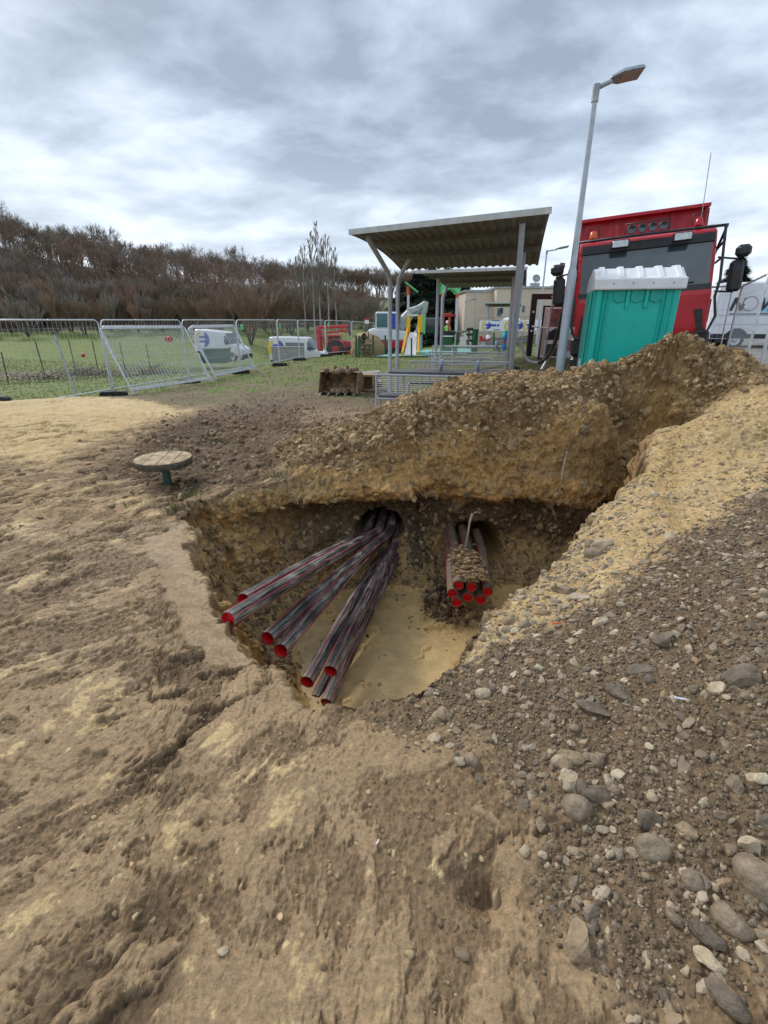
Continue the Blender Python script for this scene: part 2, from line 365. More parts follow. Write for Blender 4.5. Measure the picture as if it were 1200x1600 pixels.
SANDR = wp([(1030,684,.85),(1100,630,1.25),(1400,620,1.4),(1500,760,1.2),(1200,760,1.0),(1120,840,.85),(1040,890,.7),(960,940,.6),(860,1000,.5),(760,1030,.45),(715,1050,.42),(690,1045,.42),(780,950,.45),(850,890,.5),(900,840,.6),(960,780,.74),(1010,722,.85)])
SANDL = wp([(-400,615,.5),(0,612,.5),(110,610,.5),(230,620,.45),(310,636,.38),(230,662,.38),(140,690,.37),(70,730,.36),(-60,700,.36),(-400,760,.36)])
SMOOTH = wp([(225,840,.39),(285,822,.41),(298,880,.38),(335,940,.33),(385,1018,.30),(400,1042,.33),(330,1028,.34),(275,965,.36),(245,900,.38)])
PILE = wp([(420,700,.55),(470,745,.48),(540,770,.4),(740,775,.4),(900,760,.42),(960,725,.6),(1030,684,.85),(1100,630,1.25),(1400,620,1.4)]) + [(7.5,7.6),(1.5,8.2),(-.6,7.6),(-1.2,6.6)]
MUDMID = wp([(140,740,.36),(250,670,.36),(330,640,.33),(430,600,.24),(520,590,.2),(470,660,.3),(600,640,.3),(480,720,.5),(300,780,.42)])
PAVE = [(4.0,9.2),(9,13),(9,18),(7,30),(60,32),(60,6),(9,7.2)]
FLOOR = -.82

bund = PY(733,932,4.2); lump = PZ(690,955,FLOOR); lump2 = PZ(655,895,-.7)
def hitbase(u, v):
    d = ray(u, v); t = np.arange(1.5, 9, .01); x, y, z = d.x*t, d.y*t, H+d.z*t
    b, _ = basez(x, y); i = int(np.argmax(z < b)); return Vector((x[i], y[i], z[i]))
def basez(x, y):
    z = base(x, y); near = (y < 7) & (y > 1) & (np.abs(x) < 4.5)
    sd = np.full(x.shape, -9.); 
    if near.any():
        xs, ys = x[near], y[near]
        wob = .09*perlin(np.stack([xs*2.2, ys*2.2, xs*0+3], -1)) + .045*perlin(np.stack([xs*6, ys*6, xs*0+9], -1)) + .022*perlin(np.stack([xs*15, ys*15, xs*0+19], -1))
        s = poly_sdf(HOLE, xs, ys) + wob; sd[near] = s
        far = sst(4.2, 5.0, ys); left = sst(-.4, -1.0, xs)*(1-far)
        wdt = .34 + .22*left + .0*far
        t = np.clip(s/wdt, 0, 1); kk_ = 1+.7*far*(1+.6*np.sin(xs*3.1+1)+.5*np.sin(xs*7.3)); prof = (1-(1-t)**1.7)**kk_
        prof = prof*(.86+.14*sst(.9, 1.6, s/wdt))
        fl = FLOOR + .16*sst(.25, .9, xs-1.6) + .10*np.exp(-((xs-bund.x)**2+(ys-bund.y-.25)**2)/.16) + .06*np.exp(-((xs-lump2.x)**2+(ys-lump2.y)**2)/.06)
        fl = fl + .07*np.exp(-(((xs-lump.x)/.16)**2+((ys-lump.y)/.28)**2))
        zz = z[near]; z = z.copy(); z[near] = np.where(s > 0, zz+(fl-zz)*prof, zz)
    return z, sd
_c1, _c2 = hitbase(592, 836), hitbase(748, 862)
_c2.z -= .07
CAVES = [(_c1, .27, .17), (_c2, .27, .25)]; print('CAVES', _c1, _c2)
# adaptive polar sheet: rows follow the arc length of each radial profile
OY = -1.2; NC, NR_, NS = 1120, 1180, 1100
az = np.linspace(R(-60), R(60), NC); rs = np.geomspace(.9, 92, NS)
X = rs[:, None]*np.sin(az)[None]; Y = OY+rs[:, None]*np.cos(az)[None]
Z, _ = basez(X, Y)
dist = np.sqrt(X**2+Y**2+(Z-H)**2)
ds = np.sqrt(np.diff(X, axis=0)**2+np.diff(Y, axis=0)**2+(1.0*np.diff(Z, axis=0))**2)/dist[1:]**1.0
vis = 1+.0*ds
_sd = poly_sdf(HOLE, X[1:], Y[1:])
ds = ds*np.where((Y[1:] > 9), .35, 1.)*np.where((Y[1:] > 6.4) & (X[1:] > 0.5) & (Y[1:] < 9), .5, 1.)*np.where((_sd > -.12) & (Y[1:] > 2.6), 2.1, 1.)*np.where((_sd <= -.12) & (Y[1:] > 4.6) & (Y[1:] < 6.4) & (X[1:] > -.8), 1.5, 1.)
k = np.ones(9)/9; ds = np.apply_along_axis(lambda a: np.convolve(np.pad(a, 4, 'edge'), k, 'valid'), 1, ds)
cum = np.concatenate([np.zeros((1, NC)), np.cumsum(ds, 0)]); cum /= cum[-1]
q = np.linspace(0, 1, NR_); r2 = np.stack([np.interp(q, cum[:, j], rs) for j in range(NC)], 1)
X = r2*np.sin(az)[None]; Y = OY+r2*np.cos(az)[None]; Z, SD = basez(X, Y)
P = np.stack([X, Y, Z], -1)
def normals(P):
    n = np.cross(np.gradient(P, axis=1), np.gradient(P, axis=0)); return n/np.maximum(np.linalg.norm(n, axis=-1), 1e-9)[..., None]
Nn = normals(P); 
def bl(a, it=2):
    for _ in range(it):
        a = (a+np.roll(a, 1, 0)+np.roll(a, -1, 0)+np.roll(a, 1, 1)+np.roll(a, -1, 1))/5
    return a
rad = np.sqrt(X**2+Y**2)
lo = fbm(P, 1.6, 3); wn = fbm(P, 5.5, 3)*.12+fbm(P, 20, 2)*.03
_nr = (Y < 14)
def psd(poly):
    o = np.full(X.shape, -9.0); o[_nr] = poly_sdf(poly, X[_nr], Y[_nr]); return o
def pm(poly, soft, amp=1.0): return sst(-soft, soft, psd(poly)+wn*amp)
mG = pm(GRAVEL, .13, 2.4); mSR = pm(SANDR, .05, .8); mSL = pm(SANDL, .25, 4)*(Y < 13); mSM = pm(SMOOTH, .025, 1.0); mP = pm(PILE, .12, .6)
mMM = pm(MUDMID, .4, 4); mPV = sst(-.3, .3, poly_sdf(PAVE, X, Y)+wn*3)
inh = sst(-.01, .06, SD)
mG = mG*(1-inh); mSR = mSR*(1-mG)*(1-inh); mP = mP*(1-mSR*.7)*(1-inh)
mSM = mSM*(1-inh*.8)
wall = inh*sst(.5, .85, 1-np.abs(Nn[..., 2])**1.5); floor_ = inh*(Z < FLOOR+.05)
flat = sst(8, 13, rad)
mud = np.clip(1-mG-mSR-mP-mSM-inh, 0, 1)
# ---- displacement
det = 1-sst(9, 30, rad)
big = fbm(P, 1.1, 3)*.035*det
ang = R(62); ca, sa = math.cos(ang), math.sin(ang)
Q = np.stack([(X*ca+Y*sa)*1.0, (-X*sa+Y*ca)*3.0, Z*2], -1)
Qw = Q + .25*np.stack([lo, -lo, lo], -1)
leftz = sst(.2, -.6, X)*sst(2.2, 1.2, Y) if False else sst(.1, -.5, X+.35*(Y-1.6))
smear = fbm(Qw, 5.0, 4, .55)
terr = fbm(P, 3.2, 4, .55)
steps = (np.clip(fbm(Qw, 3.2, 4, .6)*5, -1, 1))
lumps = fbm(P, 9, 4, .6, billow=True); lumps2 = fbm(P+5, 22, 3, .6, billow=True)
crack = fbm(Qw+3, 4.5, 4, .55, ridged=True)
fine = fbm(P, 55, 3, .6)*(1-sst(3, 7, rad))
def dirq(deg, k):
    c_, s_ = math.cos(R(deg)), math.sin(R(deg)); return np.stack([X*c_+Y*s_, (-X*s_+Y*c_)*k, Z*2], -1)
_wp = np.stack([perlin(P*1.3+5), perlin(P*1.3+55), lo*0], -1)*.22
_wp = _wp*1.6; Q2 = dirq(70, 1.45)+_wp; Q3 = dirq(28, 1.7)+_wp; mixd = sst(-.5, -2.2, X+.5*lo)[..., None]
stroke = fbm(Q2, 7.0, 4, .6)*(1-mixd[..., 0])+fbm(Q3, 7.0, 4, .6)*mixd[..., 0]
nt_ = (fbm(P, 1.5, 5, .52)+.10*stroke)*3.2; fr_ = nt_-np.floor(nt_); plate = (np.floor(nt_)+sst(.40, .56, fr_)+.12*fr_)/3.2
nt2 = (fbm(P+23, 4.2, 5, .6)+.15*stroke)*3.2; fr2 = nt2-np.floor(nt2); plate2 = (np.floor(nt2)+sst(.42, .54, fr2)+.1*fr2)/3.2
rough_ = sst(.04, .24, fbm(P+41, 2.3, 5, .68))
crk = sst(.55, .72, fbm(np.stack([X*.8+Y*.6, (Y*.8-X*.6)*2.2, Z], -1)+3, 1.9, 5, .6, ridged=True))*sst(-.1, .3, fbm(P+61, 1.2, 2))
sv = 1.1*(fbm(Q2+51, 3.0, 6, .66)*(1-mixd[..., 0])+fbm(Q3+51, 3.0, 6, .66)*mixd[..., 0])+.25*fbm(P+52, 1.1, 3)+.04
S1 = sst(.0, .035, sv); S2 = sst(.16, .19, sv+.12*fbm(P+53, 9, 3))
grain = fbm(P+54, 19, 4, .72); grain2 = fbm(P+55, 62, 3, .7)
D = big*(1-inh)*.8 + mud*det*(.026*terr + S1*.012 + S2*.009 + S1*(.005*stroke+.0022*fbm(Q2+5, 30, 3, .6)) + (1-S1)*(.022*grain+.013*lumps+.010*grain2+.014*lumps2) - .042*crk + .0025*fine)
D += mud*sst(.2, .6, fbm(P, 1.9, 3)+.25*mMM)*det*(.045*lumps+.03*fbm(P, 6, 3))*sst(4.5, 6.5, Y)
D += mMM*mud*det*(.05*fbm(P, 4, 4, .6)+.03*lumps)*sst(4.5, 6, Y)
D += mG*(.035*terr + .016*lumps + .009*lumps2 + .004*fine)
D += mSR*(.035*terr + .022*fbm(P, 8, 4, .6) + .008*lumps2 + .003*fine)
D += mP*(.09*fbm(P, 2.6, 3) + .055*fbm(P+9, 6.5, 3, .55, billow=True) + .028*fbm(P, 15, 3, .6, billow=True) + .010*lumps2 + .004*fine)
strat = fbm(np.stack([X*1.2, Y*1.2, Z*7], -1), 1.5, 4, .6)
D += wall*(.15*fbm(P, 2.6, 5, .64) + .045*strat + .040*fbm(P+9, 6.5, 4, .6, billow=True) + .022*fbm(P, 15, 3, .6, billow=True) + .012*lumps2 + .004*fine)
D += floor_*(1-wall)*(.030*sst(.1,.5,fbm(P, 4, 4))+.006*fbm(P, 7, 3)+.002*fine)
D += mSM*.010*fbm(dirq(-20, 3.0), 6, 4)
tread = np.sin(X*9+1.5*lo)*np.sin(Y*26)
D += mMM*mud*.012*tread*det
D *= 1
D += (1-mud)*(1-inh)*(1-mSM)*sst(3.4, 4.2, Y)*(1-sst(8, 11, rad))*(.035*fbm(P+15, 5.5, 5, .65)+.02*fbm(P+16, 12, 3, .6, billow=True))
# dirt lumps in the pit
for c, a, sx, sy in ((lump, .10, .20, .26), (lump2, .08, .20, .16)):
    D += inh*np.exp(-(((X-c.x)/sx)**2+((Y-c.y)/sy)**2))*a*(1+2.2*lumps)
edge = np.exp(-(SD/.05)**2)*(mud+mSR+mP > .2)
D += edge*.02*fbm(P, 9, 3)
D = D*np.where(mud > .3, .55+.45*sst(.9, 2.4, rad), 1)
P = P+Nn*D[..., None]
# undercut band of darker gravelly soil below the clay ledge on the far wall, and two cave mouths
farw = inh*sst(4.3, 4.9, Y+.1*wn)
zz = P[..., 2]
und = farw*sst(.22, .08, zz+.25*wn)*sst(-.75, -.35, zz)*(.26+.16*lo+.08*lumps)
und = und*sst(-.55, .25, perlin(np.stack([X*1.5, Z*1.2, X*0+4], -1)))
for c, rx, rz_ in CAVES: und = und+farw*.22*np.exp(-(((X-c.x)/(rx*2.1))**2+((zz-c.z-.05)/(rz_*1.7))**2)*(1+lo))
P[..., 1] += und
ledge = farw*sst(.0, .18, zz+.1*lo)*sst(.5, .3, zz)*.10; P[..., 1] -= ledge*(.6+1.5*lo+.8*fbm(P, 5, 4, .65))
for c, rx, rz_ in CAVES:
    e = ((P[..., 0]-c.x)/rx)**2+((P[..., 2]-c.z)/rz_)**2
    m = inh*(Y > 4.4)*sst(1.3, .7, e*(1+.7*lo)+wn*4.0); P[..., 1] += m*1.5; P[..., 2] -= .15*m
# hollow with a stone in the foreground mud
hc = PZ(760, 1390, .44); hh = np.exp(-(((X-hc.x)/.075)**2+((Y-hc.y)/.055)**2)); P[..., 2] -= .10*hh
Nf = normals(P)
# ---- soil colour (the soils' own colours: clay, topsoil, sand, gravelly fill, turf; plus painted crack shade)
def C(r, g, b): return np.array([r, g, b], np.float32)
cmud, cmudD, cyel = C(.335,.248,.160), C(.185,.128,.079), C(.58,.46,.26)
csand, csandw = C(.50,.375,.20), C(.60,.47,.29)
cgr = C(.16,.115,.072); cpile, cpileD, cpileY = C(.27,.175,.085), C(.13,.082,.042), C(.40,.285,.145)
cgrass, cgrass2 = C(.095,.15,.022), C(.175,.18,.05)
def mixc(a, b, t): return a*(1-t[..., None])+b*t[..., None]
c1 = fbm(P, 1.3, 5, .6); c2 = fbm(P+31, 4.5, 5, .62); c3 = fbm(Qw*1.0+8, 2.4, 5, .65); c4 = fbm(P+77, 28, 3, .6)
col = np.broadcast_to(cmud, P.shape).copy()
col = mixc(col, cmudD, np.clip((1-S1)*(.70+.9*grain2)+.25*sst(0, .5, c2), 0, 1)); col = mixc(col, C(.12,.082,.05), (1-S1)*sst(.10, .45, grain2+.5*c2)*.8); col = mixc(col, C(.10,.07,.045), crk*.85)  # last mix paints the shade of the sunken cracks into the mud colour
lefty = sst(.3, -.9, X-.15*Y)
col = mixc(col, cyel, sst(.10, .16, sv*.8+.5*c3+.35*c1-.30+.12*lefty+.16*c4)*(.30+.42*lefty)*(Y < 8))
col = mixc(col, C(.62,.52,.32), sst(.46, .52, fbm(P+71, 13, 3, .6))*.8*(Y < 4))
col = mixc(col, cyel, sst(-2.2, -3.4, X)*sst(2.5, 4.5, Y)*sst(-.2, .5, c3+c4*.3)*.12)
# darker churned mud in the middle distance
col = mixc(col, C(.115,.082,.054), mMM*sst(-.7, -.1, c2)*.92)
col = mixc(col, mixc(np.broadcast_to(C(.36,.275,.18), P.shape), cmud, sst(-.3, .3, c4)), mMM*sst(.3, .5, c3)*.5)
col = mixc(col, mixc(np.broadcast_to(csandw, P.shape), csand, sst(-.3, .4, c2)), mSL*sst(-.5, .0, c3+.4*poly_sdf(SANDL, X, Y)-.1)*.95)
gr = mixc(np.broadcast_to(cgr, P.shape), C(.215,.165,.115), sst(-.2, .6, c4+.5*c2)); gr = mixc(gr, C(.08,.060,.043), sst(.1, .5, c2)*.6)
col = mixc(col, gr, mG)
sr = mixc(np.broadcast_to(csand*.92, P.shape), C(.40,.32,.205), sst(-.1, .5, c2+.3*c4)); sr = mixc(sr, csandw, sst(.1, .5, c3)*.8)
sr = mixc(sr, C(.27,.185,.10), sst(.30, .6, c1+.4*c2)*.5)
col = mixc(col, sr, mSR)
pc = mixc(np.broadcast_to(cpile, P.shape), cpileD, sst(-.05, .45, c2+.4*c1)*.8); pc = mixc(pc, cpileY, sst(.05, .45, c3+.3*c4+.35*sst(.8, 1.5, Z)*1.0-.05+.2*sst(1.2,2.6,X))*.75)
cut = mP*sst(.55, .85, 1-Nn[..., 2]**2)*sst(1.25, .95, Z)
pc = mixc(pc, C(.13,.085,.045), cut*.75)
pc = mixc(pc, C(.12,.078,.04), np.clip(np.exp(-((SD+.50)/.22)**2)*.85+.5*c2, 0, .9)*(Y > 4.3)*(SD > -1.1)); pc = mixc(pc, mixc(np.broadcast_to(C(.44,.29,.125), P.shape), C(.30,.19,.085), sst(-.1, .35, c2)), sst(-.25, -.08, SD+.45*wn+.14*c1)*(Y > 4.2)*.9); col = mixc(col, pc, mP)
col = mixc(col, mixc(np.broadcast_to(C(.37,.28,.185), P.shape), C(.28,.20,.125), sst(-.1, .3, fbm(dirq(-20, 3.0), 6, 4))), mSM*.85)
zw = P[..., 2]+.16*c1+.07*c2
st_ = np.broadcast_to(C(.30,.20,.10), P.shape)
st_ = mixc(st_, C(.36,.215,.085), sst(.50, .38, zw)); st_ = mixc(st_, C(.42,.27,.115), sst(-.2, .35, c3)*sst(.5, .4, zw))
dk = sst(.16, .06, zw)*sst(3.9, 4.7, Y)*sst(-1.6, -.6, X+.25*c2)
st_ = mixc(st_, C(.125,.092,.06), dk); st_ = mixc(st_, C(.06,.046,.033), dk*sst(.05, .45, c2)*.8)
st_ = mixc(st_, C(.42,.305,.15), sst(-.28, -.45, zw)*.85)
st_ = mixc(st_, C(.46,.335,.165), sst(-.2, -.9, X)*sst(-.3, .3, c3)*.8*(1-dk)); st_ = mixc(st_, C(.10,.08,.055), sst(.14, .40, c2+.2*c4)*.65)
st_ = mixc(st_, C(.29,.16,.07), sst(-.6, -1.0, X)*sst(3.6, 3.0, Y)*sst(-.1, .3, c2)*.8)
st_ = mixc(st_, C(.54,.40,.20), floor_*(1-wall)*1.0)
for c, sx, sy in ((lump, .22, .32), (lump2, .2, .16), (bund, .26, .24)):
    st_ = mixc(st_, C(.075,.058,.042), inh*np.clip(1.4*np.exp(-(((X-c.x)/sx)**2+((Y-c.y)/sy)**2))-.3+.8*c2, 0, 1))
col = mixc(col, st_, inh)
col = col*np.where((Y > 9.5)[..., None], C(1, .95, .85), C(.985, .905, .775))
# turf
gm = sst(-.12, .12, (Y-10.4)*.10-.35*mMM + .5*c1 + .25*c2 - .9*sst(-6, 1.5, X)*sst(14, 10, Y)*.35)*sst(8.5, 11, Y+1.2*c1)*(1-mPV)*(1-mSL)
tracks = sst(.2, .5, fbm(np.stack([X*.5+Y*.22, Y*.06, Z*0], -1), 1.6, 3)+.5*c1)*sst(34, 26, Y)*sst(-8.5, -5, X+.12*(Y-14))
gm = gm*(1-.7*tracks); gm = gm*(1-.85*sst(-.12, .12, .7*c1+.5*c2+.25*perlin(P*.35+9)+.10*sst(20, 11, Y))*sst(30, 20, Y))
fieldm = sst(0, 1.5, -(X+7.9-.27*(Y-14.4)))*sst(12, 14, Y); gm = np.maximum(gm, fieldm*(1-mSL))
strip = np.exp(-((Y-(31+.35*(X+20)))/3.5)**2)*(X < -7)*sst(-.4, .2, c1+.3)      # bare strip and brush heaps across the field
gcol = mixc(np.broadcast_to(cgrass, P.shape), cgrass2, sst(-.3, .4, c2+.5*c1)); gcol = mixc(gcol, C(.10,.075,.04), sst(.2, .55, fbm(P, 2.0, 4, .6))*.55)
gcol = mixc(gcol, C(.15,.11,.08), strip*.85)
mudfar = mixc(np.broadcast_to(C(.155,.112,.068), P.shape), C(.22,.17,.11), sst(0, .5, c2))
col = mixc(col, mudfar, sst(9.5, 12, Y)*(1-mSL))
col = mixc(col, gcol, np.clip(gm, 0, 1)); col = mixc(col, C(.075,.055,.042), sst(73, 77, rad+2*c1)*sst(0, -12, X))
pav = mixc(np.broadcast_to(C(.22,.21,.20), P.shape), C(.13,.12,.11), sst(-.2, .4, c2)); pav = mixc(pav, C(.42,.40,.38), sst(0, .4, c1)*.4)
col = mixc(col, pav, mPV*(1-mP)*(Y > 6.8))
mic = np.clip(inh+mP+.6*mSR+.5*mMM, 0, 1)*(1-floor_); col = np.clip(col*(1+(.16+.45*mic)*c4+(.10+.25*mic)*c2+.45*mic*grain+.25*mic*grain2)[..., None], .012, .8)
wet = np.clip((.35+.5*c1+.1*mMM)*(Y < 4)+.4*floor_+.2*mSM-.3*mSR, 0, 1)
CV = np.concatenate([col, wet[..., None]], -1).reshape(-1, 4)
idx = np.arange(NR_*NC).reshape(NR_, NC)
F = np.stack([idx[:-1, :-1], idx[:-1, 1:], idx[1:, 1:], idx[1:, :-1]], -1).reshape(-1, 4)
gmat = bpy.data.materials.new('soil'); gmat.use_nodes = True; t = gmat.node_tree; b = t.nodes['Principled BSDF']
at_ = t.nodes.new('ShaderNodeAttribute'); at_.attribute_name = 'soil'
tcn = t.nodes.new('ShaderNodeTexCoord')
def noise(t, sc, det=5, rough=.6):
    n = t.nodes.new('ShaderNodeTexNoise'); n.inputs['Scale'].default_value = sc; n.inputs['Detail'].default_value = det; n.inputs['Roughness'].default_value = rough
    t.links.new(tcn.outputs['Object'], n.inputs['Vector']); return n
na = noise(t, 60, 6, .7); nb = noise(t, 14, 6, .65)
mr = t.nodes.new('ShaderNodeMapRange'); t.links.new(na.outputs[0], mr.inputs[0]); mr.inputs[1].default_value = .3; mr.inputs[2].default_value = .7; mr.inputs[3].default_value = .62; mr.inputs[4].default_value = 1.36
vm = t.nodes.new('ShaderNodeVectorMath'); vm.operation = 'SCALE'; t.links.new(at_.outputs['Color'], vm.inputs[0]); t.links.new(mr.outputs[0], vm.inputs['Scale'])
t.links.new(vm.outputs[0], b.inputs['Base Color'])
rr = t.nodes.new('ShaderNodeMapRange'); t.links.new(at_.outputs['Alpha'], rr.inputs[0]); rr.inputs[3].default_value = .9; rr.inputs[4].default_value = .42
t.links.new(rr.outputs[0], b.inputs['Roughness']); b.inputs['Specular IOR Level'].default_value = .25
bp1 = t.nodes.new('ShaderNodeBump'); bp1.inputs['Distance'].default_value = .018; bp1.inputs['Strength'].default_value = .9; t.links.new(nb.outputs[0], bp1.inputs['Height'])
bp2 = t.nodes.new('ShaderNodeBump'); bp2.inputs['Distance'].default_value = .008; bp2.inputs['Strength'].default_value = 1.0; t.links.new(na.outputs[0], bp2.inputs['Height']); t.links.new(bp1.outputs[0], bp2.inputs['Normal'])
t.links.new(bp2.outputs[0], b.inputs['Normal'])
g = np_mesh('ground', P.reshape(-1, 3), F, gmat, col=CV); tag(g, kind='structure')
def near_row(x, y):
    j = int(round((math.atan2(x, y-OY)-az[0])/(az[1]-az[0]))); j = max(0, min(NC-1, j)); r = math.hypot(x, y-OY)
    i = int(np.searchsorted(r2[:, j], r)); return max(0, min(NR_-1, i)), j
def gz(x, y):
    i, j = near_row(x, y); return float(P[i, j, 2])
# hills beyond
def hill_z(x, y):
    r = np.hypot(x, y); a = np.degrees(np.arctan2(x, y))
    hc_ = np.interp(a, [-75,-50,-36,-28,-20,-14,-8,-3,2,10,20,30,60], [17,17,15,12,9.3,7.8,6.6,6.0,5.5,3,2,2,2])
    q = np.stack([x/40, y/40, x*0], -1)
    return 2.0 + (hc_)*sst(84, 150, r)*(1+.10*perlin(q)) + 9*sst(150, 420, r)*np.interp(a, [-60,-20,0,10], [.6,.8,1,0]) + .35*perlin(q*4) - 1.6*sst(92, 82, r)
ha = np.linspace(R(-75), R(75), 300); hr = np.geomspace(80, 700, 120)
HX = hr[:, None]*np.sin(ha); HY = hr[:, None]*np.cos(ha); HZ = hill_z(HX, HY)
hidx = np.arange(HX.size).reshape(HX.shape); HF = np.stack([hidx[:-1, :-1], hidx[:-1, 1:], hidx[1:, 1:], hidx[1:, :-1]], -1).reshape(-1, 4)
hd = np.degrees(np.arctan2(HX, HY)); hcn = fbm(np.stack([HX, HY, HX*0], -1), .03, 4)
litter = mixc(np.broadcast_to(C(.055,.042,.034), HX.shape+(3,)), C(.08,.058,.042), sst(-.2, .4, hcn))
gg = mixc(np.broadcast_to(C(.12,.135,.05), HX.shape+(3,)), C(.15,.13,.07), sst(-.3, .3, hcn))
hcol = mixc(litter, gg, sst(-7, -3, hd+2*hcn)*sst(14, 8, hd)*1.0)
hcol = mixc(hcol, C(.06,.047,.036), sst(102, 96, hr[:, None]+HX*0)*sst(-4, -8, hd)*.9)
ho = np_mesh('hills', np.stack([HX, HY, HZ], -1).reshape(-1, 3), HF, gmat, col=np.concatenate([hcol, np.full(HX.shape+(1,), .1)], -1).reshape(-1, 4)); tag(ho, kind='structure')
# distant wooded ridge on the right
ra = np.linspace(R(8), R(75), 160); rr_ = np.array([600, 800, 1000, 1300.])
prof = np.interp(np.degrees(ra), [8, 20, 30, 36, 42, 50, 75], [8, 12, 26, 52, 76, 88, 90])
RX = rr_[:, None]*np.sin(ra); RY = rr_[:, None]*np.cos(ra)
RZ = np.array([0, .35, .75, 1.0])[:, None]*prof*1.3 + 3*perlin(np.stack([RX/30, RY/30, RX*0], -1))
ridx = np.arange(RX.size).reshape(RX.shape); RF = np.stack([ridx[:-1, :-1], ridx[:-1, 1:], ridx[1:, 1:], ridx[1:, :-1]], -1).reshape(-1, 4)
np_mesh('hills', np.stack([RX, RY, RZ], -1).reshape(-1, 3), RF, mat('distant_woodland', (.085,.105,.125), .95, 0, .3, .01)); tag(scene.objects['hills.001'], kind='structure')  # blue-grey of distance haze painted into the woodland colour
# far plain so the land reaches the horizon everywhere
pm_ = MB(); pm_.add([(-4000,-4000,-4.0),(4000,-4000,-4.0),(4000,4000,-4.0),(-4000,4000,-4.0)], [(0,1,2,3)]); tag(pm_.build('terrain', mat('far_terrain', (.09,.09,.05), .95, 0, .3, .01)), kind='structure')
# pit slurry
wl = MB(); m_ = 90
wx = np.linspace(-1.2, 3.0, m_); wy = np.linspace(1.7, 6.0, m_); WX, WY = np.meshgrid(wx, wy)
sdw = poly_sdf(HOLE, WX, WY); WZ = FLOOR+.012+.0015*fbm(np.stack([WX, WY, WX*0], -1), 6, 2)
wi = np.arange(WX.size).reshape(WX.shape); keep = sdw > .1
WF = np.stack([wi[:-1, :-1], wi[:-1, 1:], wi[1:, 1:], wi[1:, :-1]], -1).reshape(-1, 4); WF = WF[keep.ravel()[WF].all(1)]
wm = mat('muddy_water', (.50,.355,.165), .34, 0, .25, 6, .35, 16, spec=.4)
tag(np_mesh('water', np.stack([WX, WY, WZ], -1).reshape(-1, 3), WF, wm), kind='structure')

# ------------------------------------------------------------ rocks, pebbles, clods
def ico(sub):
    import bmesh
    bm = bmesh.new(); bmesh.ops.create_icosphere(bm, subdivisions=sub, radius=1)
    V = np.array([v.co[:] for v in bm.verts], np.float32); F = np.array([[v.index for v in f.verts] for f in bm.faces], np.int32); bm.free(); return V, F
ICO = {1: ico(1), 2: ico(2), 3: ico(3)}
def rocks_proto(sub, n, rough, flat, planes=0):
    V0, F0 = ICO[sub]; outv = []
    for i in range(n):
        V = V0.copy(); 
        if planes:
            for _ in range(planes):
                d = RNG.normal(size=3); d /= np.linalg.norm(d); c = RNG.uniform(.45, .85); s = V@d; V = V-np.maximum(s-c, 0)[:, None]*d
        V = V*(1+rough*fbm(V+i*9.1, 1.3, 3))[:, None]
        V[:, 2] *= flat[0]+(flat[1]-flat[0])*RNG.random(); V[:, 1] *= RNG.uniform(.6, .95)
        outv.append(V.astype(np.float32))
    return outv, F0
def scatter(name, mask_w, n, rad_f, sub, protos, ms, sink=.3, seed=1, lift=0, lab=None, sm=True):
    rg = np.random.default_rng(seed)
    cell = np.ones_like(X); cell[1:-1] = np.abs(r2[2:]-r2[:-2])/2*r2[1:-1]          # area weight so density is even in the world
    wgt = (mask_w*cell).ravel(); wgt = wgt/wgt.sum(); pick = rg.choice(len(wgt), n, p=wgt)
    pv, F0 = protos; pts = P.reshape(-1, 3)[pick]; nn = Nf.reshape(-1, 3)[pick]; r_ = rad_f(rg, n, pts)
    k = len(pv[0]); V = np.empty((n, k, 3), np.float32); ang_ = rg.uniform(0, 2*np.pi, n)
    pi_ = rg.integers(0, len(pv), n); mi = rg.integers(0, len(ms), n)
    B = np.stack(pv)[pi_]*r_[:, None, None]
    c, s = np.cos(ang_), np.sin(ang_); bx = B[..., 0]*c[:, None]-B[..., 1]*s[:, None]; by = B[..., 0]*s[:, None]+B[..., 1]*c[:, None]; bz = B[..., 2]
    tilt = rg.normal(0, .28, (n, 2)); z_ = nn*1.0; z_[:, :2] += tilt; z_ /= np.linalg.norm(z_, axis=1)[:, None]
    x_ = np.cross(np.array([0, 1, 0.]), z_); x_ /= np.linalg.norm(x_, axis=1)[:, None]; y_ = np.cross(z_, x_)
    V = bx[..., None]*x_[:, None]+by[..., None]*y_[:, None]+bz[..., None]*z_[:, None]
    V += (pts+nn*(r_*(.5-sink)+lift)[:, None]*.7)[:, None]
    Fa = (F0[None]+(np.arange(n)*k)[:, None, None]).reshape(-1, 3)
    o = np_mesh(name, V.reshape(-1, 3), Fa, ms, mi=np.repeat(mi, len(F0)).astype(np.int32), smooth=sm); return o
def stone_mat(name, c, c2):
    return mat(name, c, .72, 0, .25, 14, .5, 60, col2=c2)
ST = [stone_mat('grey_stone', (.28,.215,.14), (.155,.115,.073)), stone_mat('brown_stone', (.26,.185,.115), (.14,.098,.06)), stone_mat('pale_stone', (.47,.385,.26), (.29,.22,.14)),
      stone_mat('slate_stone', (.17,.13,.09), (.09,.068,.046)), stone_mat('tan_stone', (.33,.24,.14), (.20,.14,.085))]
CL = [islmat('clod_earth', [(.18,.115,.058),(.32,.215,.11),(.23,.15,.078),(.44,.32,.17),(.28,.19,.10),(.12,.08,.045),(.36,.255,.135),(.26,.175,.09)])]
CLM = [islmat('clod_mud', [(.27,.19,.11),(.14,.095,.055),(.21,.145,.085),(.31,.225,.135),(.11,.075,.045)])]
CLW = [islmat('clod_wall', [(.13,.092,.055),(.32,.22,.11),(.075,.055,.036),(.42,.30,.15),(.19,.13,.072),(.28,.19,.095)])]
